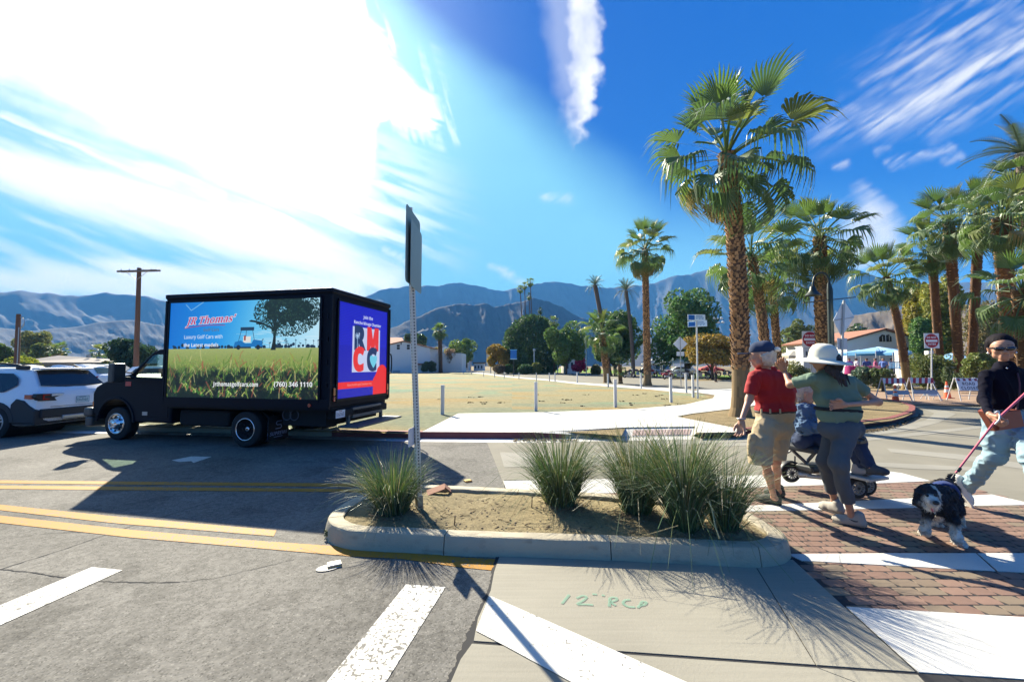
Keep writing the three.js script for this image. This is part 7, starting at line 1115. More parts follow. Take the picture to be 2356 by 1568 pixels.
// ---------- woman in the green shirt and white hat ----------
{
  RS = 0.67;
  const D = 4.4, o = V(0, 0, 0).copy(g(1940, 1195)); const s = thing('person', 'woman in green T-shirt, grey capri trousers and wide white sunhat, hand on his back', 'person', o), q = (x, y, d = D) => at(x, y, d).sub(o);
  const sk = skin([0.4, 0.2, 0.13]);
  const shL = q(1868, 870, D - 0.06), shR = q(1955, 876, D + 0.1), elL = q(1818, 884, D + 0.12), wrL = q(1804, 852, D + 0.27), elR = q(2020, 924, D + 0.08), wrR = q(1944, 930, D - 0.2);
  const dN = -g(1955, 1212).z, dF = -g(1915, 1180).z, hpN = q(1945, 990, D), hpF = q(1922, 990, D + 0.12), knN = q(1929, 1066, D - 0.1), knF = q(1899, 1060, D + 0.22), anN = q(1960, 1188, dN), anF = q(1921, 1155, dF);
  const heelN = q(1985, 1213, dN - 0.06).setY(0.02), toeN = q(1920, 1204, dN + 0.12).setY(0.02), heelF = q(1934, 1183, dF - 0.08).setY(0.02), toeF = q(1888, 1160, dF + 0.16).setY(0.02);
  const hc = q(1896, 823, D - 0.02), head = headPrims(hc, V(-0.8, -0.15, -0.55), 1.1);
  part('body', [sdf([cap(q(1885, 880), q(1945, 882, D + 0.05), 0.11), cap(q(1902, 930), q(1950, 930, D + 0.03), 0.1), cap(q(1912, 985, D + 0.02), q(1958, 985, D + 0.05), 0.1), cap(q(1903, 862), hc, 0.075, 0.065), ...chain([shL, elL, wrL], [0.07, 0.05, 0.033]), ...chain([shR, elR, wrR], [0.07, 0.05, 0.033]), ...chain([hpN, knN, knN.clone().lerp(anN, 0.4), anN], [0.1, 0.07, 0.066, 0.045]), ...chain([hpF, knF, knF.clone().lerp(anF, 0.4), anF], [0.1, 0.07, 0.066, 0.045]), cap(anN, heelN.clone().add(V(-0.02, 0.06, 0)), 0.04, 0.034), cap(anF, heelF.clone().add(V(-0.02, 0.06, 0)), 0.04, 0.034)], 0.04, 0.013), sdf(head.prims, 0.022, 0.008), sdf(hand(wrL, V(-0.5, 0.75, 0.25), V(0.7, 0.6, 0.2), 0.35, 1.05), 0.008, 0.0045), sdf(hand(wrR, V(-1, 0.02, -0.04), V(0, 1, 0.25), 0.5, 1.08), 0.008, 0.0045)], sk, s);
  const sage = cloth([0.125, 0.185, 0.135]), hem = q(1930, 986).y, cut = (sh, el, c) => { const d = el.clone().sub(sh).normalize(); return [d, d.dot(sh) + c]; };
  const tor = [cap(shL, shR, 0.088), cap(q(1886, 880, D), q(1946, 884, D + 0.05), 0.135), cap(q(1896, 915), q(1953, 915, D + 0.03), 0.15), cap(q(1902, 950), q(1958, 950, D + 0.03), 0.15), cap(q(1910, 995, D), q(1962, 995, D + 0.05), 0.165), cap(q(1903, 872), q(1903, 856), 0.1, 0.09)];
  part('shirt', [sdf(tor, 0.06, 0.012, { clip: [[V(0, -1, 0), -hem]], wrinkle: [0.02, 5, 3.5] }), sdf([cap(shL, shL.clone().lerp(elL, 0.95), 0.092, 0.09)], 0.04, 0.01, { clip: [cut(shL, elL, 0.17)], wrinkle: [0.014, 9, 7] }), sdf([cap(shR, shR.clone().lerp(elR, 0.9), 0.092, 0.092)], 0.04, 0.01, { clip: [cut(shR, elR, 0.2)], wrinkle: [0.014, 9, 7] })], sage, s);
  const bt = cut(q(1870, 945), q(1975, 936), 0).slice(0, 1); const up = V(0.08, 1, 0).normalize(), by = up.dot(q(1920, 941));
  part('waist_strap', sdf([cap(q(1900, 941), q(1957, 941, D + 0.03), 0.159)], 0.04, 0.01, { clip: [[up, by + 0.018], [up.clone().negate(), -by + 0.018]] }), cloth([0.012, 0.013, 0.018]), s);
  const tr = cloth([0.07, 0.08, 0.095]), nd = anN.clone().sub(knN).normalize(), fd = anF.clone().sub(knF).normalize();
  part('trousers', [sdf([cap(q(1908, 985), q(1964, 985, D + 0.06), 0.155), ...chain([hpN, knN, anN], [0.165, 0.115, 0.085])], 0.05, 0.011, { clip: [[nd, nd.dot(q(1948, 1146, dN))]], wrinkle: [0.014, 6, 4] }), sdf(chain([hpF, knF, anF], [0.15, 0.11, 0.08]), 0.05, 0.011, { clip: [[fd, fd.dot(q(1910, 1117, dF))]], wrinkle: [0.014, 6, 4] })], tr, s);
  const shoe = mat([0.3, 0.275, 0.24], 0.85), sole = mat([0.03, 0.03, 0.035], 0.9);
  for (const [h, t, a] of [[heelN, toeN, anN], [heelF, toeF, anF]]) { const m = part('shoe', sdf(foot(h, t, 1.15), 0.03, 0.007), shoe, s); part('sole', soleOf(h.clone().setY(0), t.clone().setY(0), 1.2), sole, m); part('sock', sdf([cap(h.clone().lerp(a, 0.45), h.clone().lerp(a, 0.8), 0.05, 0.046)], 0.01, 0.008), cloth([0.6, 0.6, 0.62]), m); part('stripe', tube([h.clone().lerp(t, 0.25).add(V(0.02, 0.085, 0.07)), h.clone().lerp(t, 0.45).add(V(0, 0.06, 0.075)), h.clone().lerp(t, 0.62).add(V(0, 0.07, 0.06))], 0.008, 12), MF.dark, m); }
  const hatM = cloth([0.66, 0.63, 0.52]), H = head.p, hc2 = q(1893, 820, D - 0.02);
  part('hat', [lathe([[0.0, 0.165], [0.06, 0.16], [0.1, 0.135], [0.122, 0.09], [0.128, 0.03], [0.132, 0.0], [0.2, -0.015], [0.245, -0.02], [0.25, -0.035], [0.24, -0.035], [0.19, -0.03], [0.12, -0.012]], 48).rotateZ(-0.05).rotateX(0.12).translate(hc2.x, q(1893, 825).y, hc2.z)], hatM, s);
  part('hair', [sdf([cap0(H(0, -0.02, -0.05), H(0, -0.08, -0.06), 0.085, 0.08), ...chain([q(1908, 848, D - 0.12), q(1932, 866, D - 0.165), q(1945, 884, D - 0.185)], [0.06, 0.05, 0.022])], 0.03, 0.008, { wrinkle: [0.02, 40, 6] }), ...[0, 1, 2, 3, 4].map((k) => rod(q(1922 + k * 6, 856 + k, D - 0.16), q(1932 + k * 6, 884 + (k % 2) * 5, D - 0.195), 0.014, 0.004, 6))], cloth([0.035, 0.03, 0.035]), s);
}
// ---------- person in the powered chair ----------
{
  RS = 0.84;
  const o = g(1850, 1112), s = thing('powered_chair', 'folding powered wheelchair with crossed tubular frame and small black wheels', 'wheelchair', o), q = (x, y, d) => at(x, y, d).sub(o);
  const tubeM = mat([0.1, 0.1, 0.105], 0.35, { metalness: 0.7 }), R = (a, b, r = 0.018) => rod(q(...a), q(...b), r, r, 8);
  const wh = (x, y, d, r, nm) => { const c = q(x, y, d), w = part(nm, [new THREE.TorusGeometry(r * 0.78, r * 0.24, 12, 30).translate(c.x, c.y, c.z)], MV.rubber, s); const sp = []; for (let k = 0; k < 6; k++) sp.push(bx(r * 1.1, r * 0.1, 0.02, c.x + Math.cos(k) * 0, c.y, c.z + 0.02, 0, 0, 0).translate(-c.x, -c.y, 0).rotateZ(k * Math.PI / 6).translate(c.x, c.y, 0)); part('rim', [new THREE.TorusGeometry(r * 0.6, r * 0.07, 8, 28).translate(c.x, c.y, c.z + 0.02), ...sp], mat([0.16, 0.165, 0.17], 0.5), w); w.rotation.set(0, 0, 0); return w; };
  wh(1820, 1087, 5.78, 0.125, 'wheel'); wh(1898, 1083, 6.1, 0.125, 'wheel'); wh(1972, 1121, 5.22, 0.125, 'wheel'); wh(1994, 1116, 5.35, 0.12, 'wheel');
  part('mudguard', new THREE.TorusGeometry(0.15, 0.018, 8, 24, 2.6).rotateZ(0.4).scale(1, 1, 2.4).translate(...q(1820, 1087, 5.78).toArray()), MF.dark, s);
  part('cross_bar', [R([1815, 1027, 5.78], [1853, 1062, 5.66], 0.022), R([1853, 1062, 5.66], [1866, 1096, 5.62], 0.022)], tubeM, s); part('cross_bar', [R([1879, 1036, 5.6], [1852, 1066, 5.68], 0.022), R([1852, 1066, 5.68], [1835, 1085, 5.75], 0.022)], tubeM, s); part('cross_bar', R([1880, 1036, 5.6], [1912, 1062, 5.5], 0.022), tubeM, s); part('anti_tip_bar', R([1791, 1053, 5.9], [1820, 1036, 5.8], 0.012), tubeM, s);
  part('rear_strut', R([1829, 1048, 5.78], [1829, 1070, 5.78], 0.01), tubeM, s);
  part('lower_rail', [R([1838, 1092, 5.72], [1965, 1104, 5.26], 0.03)], MV.silver, s); part('lower_rail', [R([1850, 1082, 5.9], [1985, 1096, 5.42], 0.03)], MV.silver, s);
  { const c = q(1870, 1074, 5.66); part('battery', rbx(0.34, 0.09, 0.24, 0.03, c.x, c.y, c.z, 0.35), MF.dark, s); const m = q(1845, 1090, 5.7); part('motor', rod(m.clone().add(V(-0.05, 0, 0)), m.clone().add(V(0.07, 0.01, 0.05)), 0.045, 0.045, 14), MV.silver, s); const m2 = q(1896, 1090, 5.5); part('motor', rod(m2.clone().add(V(-0.05, 0, 0)), m2.clone().add(V(0.06, 0, 0.03)), 0.04, 0.04, 14), MV.silver, s); }
  { const c = q(1862, 1027, 5.66); part('seat', rbx(0.52, 0.08, 0.46, 0.03, c.x, c.y, c.z, 0.4), mat([0.02, 0.024, 0.03], 0.7), s); }
  part('backrest', [R([1822, 1027, 5.85], [1815, 960, 5.9], 0.03), R([1842, 1025, 6.1], [1836, 962, 6.15], 0.03), (() => { const a = q(1822, 985, 5.88), b = q(1838, 985, 6.12); return rbx(a.distanceTo(b), 0.42, 0.05, 0.02, (a.x + b.x) / 2, a.y, (a.z + b.z) / 2, 1.1); })()], MF.dark, s);
  { const c = q(1992, 1095, 5.2); part('footplate', rbx(0.36, 0.035, 0.3, 0.01, c.x, c.y, c.z, 0.35), mat([0.3, 0.31, 0.32], 0.5), s); const j = q(1984, 1014, 5.1); part('joystick', [sph(0.035, j.x, j.y + 0.03, j.z), rbx(0.16, 0.05, 0.07, 0.02, j.x - 0.02, j.y, j.z, 0.4), rod(q(1984, 1016, 5.1), q(1905, 1022, 5.4), 0.016)], MF.dark, s); }
  // the rider
  const p = thing('person', 'grey haired person in blue denim jacket riding in the powered wheelchair', 'person', o), sk = skin([0.45, 0.25, 0.18]);
  const hc = q(1852, 907, 5.62), head = headPrims(hc, V(0.85, -0.2, 0.35), 1.12);
  const hip = q(1845, 1010, 5.66), knA = q(1958, 1014, 5.3), ftA = q(1988, 1084, 5.18), knB = q(1972, 1012, 5.2), ftB = q(2008, 1080, 5.05), shA = q(1848, 944, 5.5), shB = q(1862, 940, 5.8), elA = q(1848, 985, 5.42), wrA = q(1884, 985, 5.3);
  part('body', [sdf([cap(q(1850, 950, 5.62), hip, 0.15, 0.14), cap(q(1850, 940, 5.64), hc, 0.07, 0.065), ...chain([shA, elA, wrA], [0.06, 0.05, 0.035]), ...chain([hip, knA, ftA], [0.12, 0.075, 0.05]), ...chain([hip, knB, ftB], [0.12, 0.075, 0.05])], 0.04, 0.016), sdf(head.prims, 0.022, 0.008), sdf(hand(wrA, V(1, -0.1, 0.2), V(0, 1, 0.2), 0.7), 0.008, 0.005)], sk, p);
  part('jacket', sdf([cap(shA, shB, 0.1), cap(q(1852, 955, 5.6), q(1848, 1005, 5.64), 0.165, 0.175), ...chain([shA, elA, wrA.clone().lerp(elA, 0.12)], [0.095, 0.075, 0.06])], 0.05, 0.012, { wrinkle: [0.05, 9, 11] }), cloth([0.055, 0.105, 0.19]), p);
  part('trousers', sdf([cap(q(1845, 1012, 5.52), q(1850, 1012, 5.78), 0.13), ...chain([hip, knA, ftA.clone().lerp(knA, 0.2)], [0.13, 0.095, 0.075]), ...chain([hip, knB, ftB.clone().lerp(knB, 0.2)], [0.13, 0.095, 0.075])], 0.04, 0.013, { wrinkle: [0.025, 8, 8] }), cloth([0.018, 0.032, 0.075]), p);
  const sh = (h, t, m) => { h = q(...h); t = q(...t); const w = part('shoe', sdf(foot(h, t, 1.05), 0.03, 0.008), m, p); part('sole', soleOf(h, t, 1.05), MF.dark, w); }; sh([1968, 1091, 5.24], [2004, 1091, 5.1], mat([0.3, 0.27, 0.26], 0.8)); sh([2002, 1089, 5.08], [2042, 1090, 4.94], mat([0.04, 0.05, 0.065], 0.8));
  part('hair', sdf([cap0(head.p(0, 0.065, -0.05), head.p(0, 0.075, 0.0), 0.11, 0.098), cap0(head.p(0, 0.0, -0.07), head.p(0, -0.04, -0.06), 0.105, 0.075)], 0.02, 0.008, { wrinkle: [0.02, 30, 20] }), cloth([0.42, 0.36, 0.31]), p);
}
// ---------- woman in sunglasses with the dog ----------
const dogHand = at(2290, 968, 4.12);
{
  RS = 0.68;
  const D = 4.55, o = V(0, 0, 0).copy(g(2260, 1162)); const s = thing('person', 'woman in dark long sleeved top, pale jeans and sunglasses walking a dog', 'person', o), q = (x, y, d = D) => at(x, y, d).sub(o);
  const sk = skin([0.4, 0.2, 0.125]);
  const shL = q(2270, 862, D - 0.03), shR = q(2360, 862, D + 0.12), elL = q(2263, 917, D - 0.12), wrL = q(2278, 952, D - 0.36), elR = q(2425, 925, D + 0.05), wrR = q(2420, 885, D - 0.25);
  const dT = -g(2236, 1166).z, hpL = q(2292, 968, D), hpR = q(2338, 968, D + 0.08), knL = q(2290, 1046, D + 0.02), anL = q(2222, 1122, dT + 0.02), knR = q(2380, 1055, D - 0.35), anR = q(2400, 1150, D - 0.45);
  const hc = q(2305, 803, D - 0.02), head = headPrims(hc, V(-0.62, -0.06, 0.78), 1.08);
  part('body', [sdf([cap(q(2290, 870), q(2338, 870, D + 0.06), 0.1), cap(q(2300, 915, D + 0.02), q(2335, 915, D + 0.03), 0.09), cap(hpL, hpR, 0.13), cap(q(2311, 856, D + 0.02), q(2309, 818, D), 0.062, 0.058), ...chain([shL, elL, wrL], [0.06, 0.045, 0.03]), ...chain([shR, elR, wrR], [0.06, 0.045, 0.03]), ...chain([hpL, knL, anL], [0.12, 0.07, 0.042]), ...chain([hpR, knR, anR], [0.12, 0.07, 0.042])], 0.035, 0.014), sdf(head.prims, 0.022, 0.0065), sdf(hand(wrL, dogHand.clone().sub(o).sub(wrL).add(V(0.03, -0.02, 0)), V(-0.5, 0.3, 0.8), 1.25, 1.05), 0.008, 0.0045)], sk, s);
  const top = phys([0.004, 0.004, 0.011], 0.95, { specularIntensity: 0.25 }), hem = q(2310, 940).y;
  part('top', [sdf([cap(shL.clone().add(V(0.03, -0.01, 0)), q(2312, 852, D + 0.02), 0.07, 0.11), cap(shR, q(2314, 852, D + 0.03), 0.075, 0.11), cap(q(2288, 880, D), q(2344, 880, D + 0.08), 0.145), cap(q(2293, 902, D), q(2340, 902, D + 0.06), 0.15), cap(q(2296, 928, D), q(2338, 928, D + 0.06), 0.15), cap(q(2296, 962, D), q(2335, 962, D + 0.05), 0.16), cap(q(2312, 860, D + 0.02), q(2311, 842, D + 0.01), 0.11, 0.1)], 0.05, 0.012, { clip: [[V(0, -1, 0), -hem]], wrinkle: [0.016, 6, 4] }), sdf([...chain([shL, elL, wrL.clone().lerp(elL, 0.1)], [0.085, 0.068, 0.048])], 0.04, 0.01, { wrinkle: [0.014, 8, 8] }), sdf([...chain([shR, elR, wrR.clone().lerp(elR, 0.1)], [0.088, 0.068, 0.045])], 0.04, 0.012)], top, s);
  const jean = cloth([0.2, 0.3, 0.36]), jd = anL.clone().sub(knL).normalize();
  part('jeans', [sdf([cap(hpL.clone().add(V(0, 0.04, 0)), hpR.clone().add(V(0, 0.04, 0)), 0.14), ...chain([hpL, q(2290, 1010), knL, anL], [0.155, 0.14, 0.125, 0.105]), ...chain([hpR, knR, anR], [0.155, 0.125, 0.1])], 0.045, 0.012, { clip: [[V(0, 1, 0), q(0, 939).y], [jd, jd.dot(anL) + 0.05]], wrinkle: [0.034, 6, 8] })], jean, s);
  const heel = q(2203, 1116, dT + 0.0), toe = q(2234, 1160, dT - 0.02), shoeM = mat([0.62, 0.6, 0.55], 0.8); toe.y = 0.025; const w = part('shoe', sdf(foot(heel, toe, 1.1), 0.03, 0.008), shoeM, s); part('sole', soleOf(heel.clone().add(V(-0.025, -0.02, 0)), toe.clone().add(V(-0.02, -0.02, 0)), 1.15), shoeM, w);
  const h2 = q(2400, 1165, D - 0.5).setY(0.02), w2 = part('shoe', sdf(foot(h2, h2.clone().add(V(0.2, 0, 0.14)), 1.1), 0.03, 0.01), shoeM, s);
  const H = head.p;
  part('hair', sdf([cap0(H(0, 0.062, -0.05), H(0, 0.066, -0.012), 0.112, 0.097), cap0(H(0, 0.0, -0.07), H(0, -0.03, -0.06), 0.1, 0.075), cap0(H(-0.08, 0.07, -0.01), H(-0.084, 0.01, -0.03), 0.03), cap0(H(0.08, 0.07, -0.01), H(0.084, 0.01, -0.03), 0.03), cap0(H(0.02, 0.1, -0.12), H(0.02, 0.06, -0.15), 0.05)], 0.025, 0.007, { wrinkle: [0.004, 60, 12] }), phys([0.008, 0.006, 0.009], 0.8, { specularIntensity: 0.25 }), s);
  const gl = part('sunglasses', [sdf([cap0(H(-0.055, 0.012, 0.092), H(-0.022, 0.01, 0.108), 0.021, 0.021)], 0.01, 0.005), sdf([cap0(H(0.055, 0.012, 0.092), H(0.022, 0.01, 0.108), 0.021, 0.021)], 0.01, 0.005), rod(H(-0.02, 0.016, 0.112), H(0.02, 0.016, 0.112), 0.005), rod(H(-0.075, 0.02, 0.085), H(-0.1, 0.02, -0.02), 0.006), rod(H(0.075, 0.02, 0.085), H(0.1, 0.02, -0.02), 0.006)], phys([0.012, 0.008, 0.012], 0.12, { clearcoat: 0.6 }), s);
  part('lips', sdf([cap0(H(-0.018, -0.051, 0.092), H(0.018, -0.051, 0.092), 0.0075), cap0(H(-0.014, -0.062, 0.089), H(0.014, -0.062, 0.089), 0.0075)], 0.004, 0.003), skin([0.3, 0.08, 0.07]), s); for (const k of [-1, 1]) { part('eyebrow', rod(H(k * 0.018, 0.045, 0.1), H(k * 0.058, 0.046, 0.082), 0.005, 0.003), MF.dark, s); part('earring', sph(0.011, ...H(k * 0.092, -0.035, 0).toArray()), MV.chrome, s); }
  part('pendant', sph(0.008, ...q(2317, 846, D - 0.1).toArray()), MV.chrome, s);
  // shoulder bag
  const b = thing('shoulder_bag', 'reddish brown leather shoulder bag hanging at the hip of the woman in sunglasses', 'bag', o), lm = phys([0.24, 0.06, 0.03], 0.5, { clearcoat: 0.2 });
  const bagPts = [[2296, 948], [2338, 941], [2348, 979], [2290, 988]].map(([x, y]) => q(x, y, D - 0.24)), face = (P, th) => { const t = tri(), f = P.map((p) => p.clone().add(V(0, 0, th)).toArray()), k = P.map((p) => p.clone().add(V(0, 0, -th)).toArray()); t.quad(f[0], f[3], f[2], f[1]); t.quad(k[0], k[1], k[2], k[3]); for (let i = 0; i < 4; i++) t.quad(f[i], f[(i + 1) % 4], k[(i + 1) % 4], k[i]); return t.geo(); };
  part('pouch', face(bagPts, 0.035), lm, b); part('pouch_end', face([[2256, 945], [2266, 940], [2296, 986], [2282, 990]].map(([x, y]) => q(x, y, D - 0.22)), 0.03), lm, b);
  part('strap', tube([q(2338, 944, D - 0.18), q(2345, 910, D - 0.17), q(2346, 880, D - 0.14), q(2340, 856, D - 0.06), q(2335, 850, D + 0.1)], 0.008, 24), mat([0.08, 0.02, 0.03], 0.7), b);
}
// ---------- the dog and its lead ----------
{
  RS = 0.78;
  const o = g(2165, 1232), s = thing('dog', 'small shaggy black and white dog in a blue harness walking towards the camera', 'dog', o), q = (x, y, d) => at(x, y, d).sub(o);
  const pawA = g(2126, 1230).sub(o), pawB = g(2205, 1253).sub(o), pawC = g(2152, 1209).sub(o), pawD = g(2212, 1214).sub(o);
  const hd = q(2141, 1139, 3.86), mz = q(2146, 1156, 3.72), ns = q(2148, 1157, 3.665);
  const P = [cap(q(2163, 1142, 3.98), q(2176, 1128, 4.32), 0.125, 0.125), cap(q(2172, 1124, 4.3), q(2182, 1124, 4.42), 0.115, 0.1), cap(q(2158, 1150, 3.95), q(2172, 1168, 3.92), 0.1, 0.075), cap(hd, q(2158, 1138, 3.98), 0.085, 0.1), cap(hd, q(2142, 1130, 3.88), 0.095, 0.085), cap(hd, mz, 0.06, 0.046), cap(mz, ns, 0.045, 0.034), cap(q(2136, 1168, 3.78), q(2147, 1166, 3.74), 0.028, 0.026), cap(q(2116, 1128, 3.9), q(2111, 1158, 3.86), 0.038, 0.03), cap(q(2163, 1128, 3.86), q(2172, 1156, 3.8), 0.036, 0.028),
    ...chain([q(2140, 1165, 3.95), q(2131, 1196, 3.98), q(2128, 1218, 4.0), pawA.clone().add(V(0, 0.03, 0))], [0.06, 0.038, 0.034, 0.04]), ...chain([q(2186, 1168, 3.93), q(2195, 1200, 3.86), q(2200, 1232, 3.83), pawB.clone().add(V(0, 0.03, 0))], [0.066, 0.042, 0.037, 0.045]),
    ...chain([q(2164, 1150, 4.36), q(2160, 1172, 4.28), q(2158, 1188, 4.4), pawC.clone().add(V(0, 0.03, 0))], [0.085, 0.055, 0.034, 0.036]), ...chain([q(2196, 1150, 4.38), q(2202, 1176, 4.28), q(2206, 1192, 4.4), pawD.clone().add(V(0, 0.03, 0))], [0.085, 0.055, 0.034, 0.036]), cap(pawA.clone().add(V(0, 0.025, 0)), pawA.clone().add(V(-0.02, 0.02, 0.05)), 0.038, 0.028), cap(pawB.clone().add(V(0, 0.025, 0)), pawB.clone().add(V(-0.015, 0.02, 0.055)), 0.042, 0.03), cap(pawC.clone().add(V(0, 0.025, 0)), pawC.clone().add(V(0, 0.02, 0.05)), 0.034, 0.026), cap(q(2184, 1108, 4.45), q(2190, 1092, 4.55), 0.035, 0.02)];
  const geo = nets(field(P, 0.035, { wrinkle: [0.03, 26, 18] }), bounds(P), 0.009), pp = geo.attributes.position, col = [], dh = [hd.x, hd.y, hd.z];
  const tone = (x, y, z) => {
    const v = 0.8 + 0.5 * n3(x * 60 + 50, y * 30 + 50, z * 60 + 50, 7), nearM = Math.hypot(x - mz.x, y - mz.y + 0.015, z - mz.z), blk = [0.012 * v, 0.012 * v, 0.016 * v], wht = [0.5 * v, 0.47 * v, 0.42 * v], tan = [0.28 * v, 0.2 * v, 0.11 * v];
    let w = sst(0.13, 0.085, nearM); const blaze = Math.abs(x - hd.x - 0.01) < 0.014 && y > mz.y && z > hd.z && Math.hypot(x - hd.x, y - hd.y, z - hd.z) < 0.16 ? 0.8 : 0; w = Math.max(w, blaze);
    const lv = x < -0.06 ? 0.24 : 0.16, low = y < lv + 0.04 ? sst(lv + 0.03, lv - 0.04, y + 0.05 * (n3(x * 20 + 9, y * 20 + 9, z * 20 + 9, 3) - 0.5)) : 0; let c = mixc(blk, wht, Math.max(w, low)); if (z > -4.15 - o.z && y > 0.2 && y < 0.3 && x > 0.0 && x < 0.11 && z < 0.4) c = mixc(c, tan, 0.75); return c;
  };
  for (let i = 0; i < pp.count; i++) col.push(...tone(pp.getX(i), pp.getY(i), pp.getZ(i)));
  geo.setAttribute('color', new THREE.Float32BufferAttribute(col, 3)); const furM = new THREE.MeshStandardMaterial({ vertexColors: true, roughness: 0.9, side: THREE.DoubleSide }); part('body', geo, furM, s);
  reseed(401); const t = tri(), fc = [], nn = geo.attributes.normal; for (let k = 0; k < 9000; k++) { const i = (rnd() * pp.count) | 0, p = [pp.getX(i), pp.getY(i), pp.getZ(i)]; if (Math.hypot(p[0] - ns.x, p[1] - ns.y, p[2] - ns.z) < 0.045) continue; const L = rr(0.012, 0.034) * (p[1] < 0.2 ? 0.5 : 1), d = [nn.getX(i) * L * 0.75 + rr(-0.008, 0.008), nn.getY(i) * L * 0.55 - L * 0.65, nn.getZ(i) * L * 0.75 + rr(-0.008, 0.008)], a = rnd() * 6.28, w = 0.0022; t.tri([p[0] - Math.cos(a) * w, p[1], p[2] - Math.sin(a) * w], [p[0] + Math.cos(a) * w, p[1], p[2] + Math.sin(a) * w], [p[0] + d[0], p[1] + d[1], p[2] + d[2]]); const c = tone(...p), v = rr(0.7, 1.4); for (let q2 = 0; q2 < 3; q2++) fc.push(c[0] * v, c[1] * v, c[2] * v); }
  const fg = t.geo(); fg.setAttribute('color', new THREE.Float32BufferAttribute(fc, 3)); part('fur', fg, furM, s);
  part('nose', sph(0.022, ns.x, ns.y + 0.012, ns.z + 0.022, 1.2, 0.9, 0.9), mat([0.008, 0.008, 0.009], 0.3), s); for (const x of [2133, 2153]) part('eye', sph(0.013, ...q(x, 1138, 3.755).toArray()), mat([0.01, 0.008, 0.006], 0.1), s); part('tongue', sph(0.016, ...q(2146, 1171, 3.7).toArray(), 0.9, 1.3, 0.6), skin([0.4, 0.12, 0.13]), s);
  part('harness', sdf([cap(q(2168, 1136, 4.05), q(2173, 1131, 4.2), 0.142, 0.142)], 0.02, 0.01, { clip: [[V(0.3, 0, 1).normalize(), V(0.3, 0, 1).normalize().dot(q(2168, 1136, 4.02))], [V(-0.3, 0, -1).normalize(), V(-0.3, 0, -1).normalize().dot(q(2173, 1131, 4.22))]] }), cloth([0.01, 0.03, 0.13]), s);
  const a = at(2189, 1102, 4.12), l = thing('dog_lead', 'pink dog lead running from the harness to the hand of the woman', 'dog lead', a), r = (x, y, d) => at(x, y, d).sub(a), pk = mat([0.5, 0.09, 0.14], 0.7);
  part('strap', [rod(r(2199, 1087, 4.12), dogHand.clone().sub(a), 0.0085, 0.0085, 8), rod(dogHand.clone().sub(a), r(2400, 866, 4.25), 0.011, 0.011, 8)], pk, l); part('loop', tube([r(2289, 975, 4.1), r(2300, 962, 4.08), r(2297, 945, 4.1), r(2288, 950, 4.1)], 0.007, 16), mat([0.65, 0.63, 0.6], 0.7), l); part('clip', [rod(r(2190, 1100, 4.12), r(2197, 1090, 4.12), 0.009), rod(r(2203, 1083, 4.12), r(2209, 1075, 4.12), 0.016, 0.016, 8)], MF.dark, l);
}
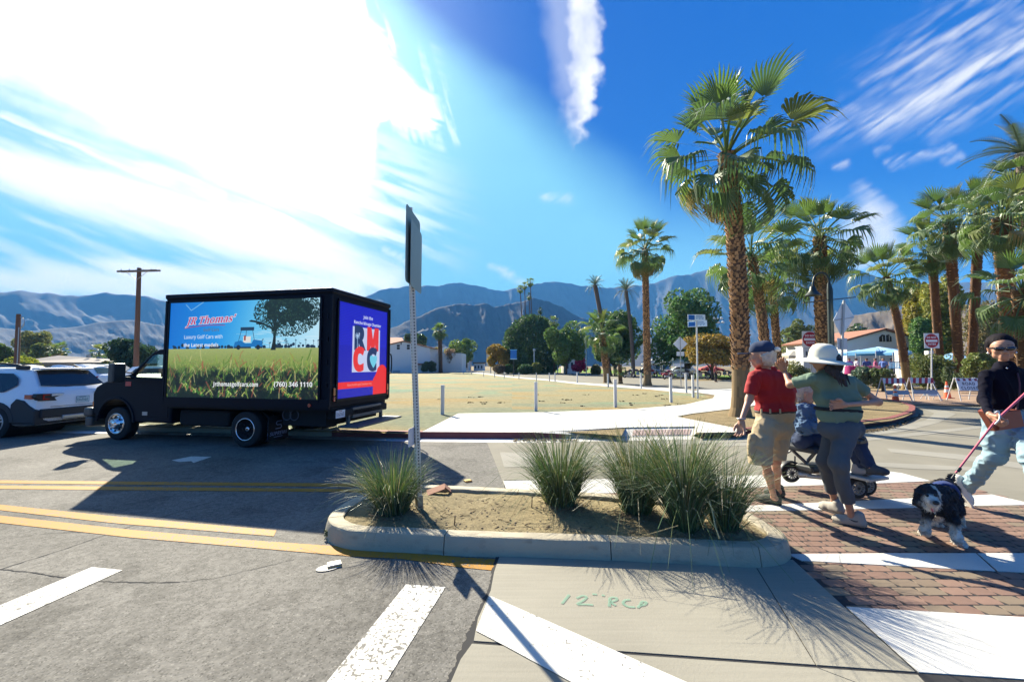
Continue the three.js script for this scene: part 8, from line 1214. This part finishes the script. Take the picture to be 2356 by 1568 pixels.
// ---------- people far off in the park ----------
{
  RS = 1;
  const small = (label, x, yf, h, top, bot, k, hb = PK) => {
    const o = g(x, yf, hb), s = thing('person', label, 'person', o, k * 1.3), H = 1.72 * h, P = (a, b, c) => V(a * H, b * H, c * H);
    part('body', [sdf([cap(P(0, 0.9, 0), P(0, 0.94, 0.01), 0.095, 0.1), cap(P(0, 0.82, 0), P(0, 0.88, 0), 0.06), cap(P(-0.07, 0.77, 0), P(0.07, 0.77, 0), 0.1), cap(P(0, 0.7, 0), P(0, 0.55, 0), 0.14, 0.13), ...chain([P(0.13, 0.78, 0), P(0.16, 0.62, 0.02), P(0.13, 0.48, 0.06)], [0.06, 0.05, 0.035]), ...chain([P(-0.13, 0.78, 0), P(-0.16, 0.62, 0), P(-0.14, 0.47, 0.04)], [0.06, 0.05, 0.035]), ...chain([P(0.05, 0.5, 0), P(0.06, 0.27, 0.03), P(0.06, 0.03, -0.02), P(0.06, 0.02, 0.07)], [0.095, 0.065, 0.045, 0.04]), ...chain([P(-0.05, 0.5, 0), P(-0.06, 0.27, 0), P(-0.07, 0.03, 0), P(-0.07, 0.02, 0.09)], [0.095, 0.065, 0.045, 0.04])], 0.05, 0.035)], skin([0.38, 0.2, 0.13]), s);
    part('top', sdf([cap(P(-0.09, 0.78, 0), P(0.09, 0.78, 0), 0.12), cap(P(0, 0.72, 0), P(0, 0.53, 0), 0.165, 0.16), cap(P(0.13, 0.78, 0), P(0.155, 0.65, 0.01), 0.08, 0.07), cap(P(-0.13, 0.78, 0), P(-0.155, 0.65, 0), 0.08, 0.07)], 0.05, 0.04), cloth(top), s); part('trousers', sdf([cap(P(-0.04, 0.5, 0), P(0.04, 0.5, 0), 0.14), ...chain([P(0.05, 0.5, 0), P(0.06, 0.27, 0.03), P(0.06, 0.06, -0.02)], [0.12, 0.09, 0.075]), ...chain([P(-0.05, 0.5, 0), P(-0.06, 0.27, 0), P(-0.07, 0.06, 0)], [0.12, 0.09, 0.075])], 0.05, 0.04), cloth(bot), s); part('hair', sph(0.112, 0, 0.955 * H, -0.015, 1, 0.85, 1.05, 10), cloth([0.05, 0.035, 0.025]), s);
  };
  small('person in dark red top standing by the yellow-orange tree', 1647, 878, 1.0, [0.16, 0.02, 0.03], [0.02, 0.02, 0.025], 1); small('person in orange top standing beside the small brown and green bush', 1366, 858, 1.0, [0.4, 0.16, 0.04], [0.03, 0.03, 0.04], 2); small('person in dark clothes standing before the dark clipped tree', 1213, 851, 1.0, [0.03, 0.03, 0.04], [0.02, 0.02, 0.03], 3); small('person in pale clothes near the park lawn', 1242, 852, 1.0, [0.5, 0.5, 0.5], [0.2, 0.2, 0.22], 4); small('person in white shirt by the motorcycles at the straight fan palm', 1504, 866, 1.05, [0.55, 0.55, 0.57], [0.03, 0.03, 0.05], 5);
  const y0 = 868; [[1956, [0.25, 0.1, 0.4], 'person in violet top at the left end of the restaurant terrace'], [1972, [0.5, 0.5, 0.55], 'person in white top between the magenta tables'], [1996, [0.05, 0.08, 0.25], 'person in dark blue top behind the second magenta table'], [2016, [0.4, 0.1, 0.2], 'person in crimson top under the large sunshade'], [2034, [0.12, 0.2, 0.5], 'person in bright blue top by the blue railing'], [2054, [0.55, 0.25, 0.25], 'person in salmon top behind the blue railing'], [2110, [0.55, 0.55, 0.5], 'person in cream top right of the curving palm trunk'], [2122, [0.45, 0.4, 0.3], 'person in beige top beside the right terrace pillar']].forEach(([x, c, l], k) => { const o = at(x, 845, 37.5); small(l, x, 840 + 954.8 * (EYE - 0.62) / 37.5, 1.0, c, [0.04, 0.04, 0.06], k, 0.62); });
}
scene.fog = new THREE.FogExp2(new THREE.Color(0.13, 0.45, 1), 0.00015);
const renderer = new THREE.WebGLRenderer({ antialias: true });
renderer.setSize(1024, 681);
renderer.toneMapping = THREE.LinearToneMapping; renderer.toneMappingExposure = EXPOSURE;
renderer.shadowMap.enabled = true;
renderer.render(scene, camera);
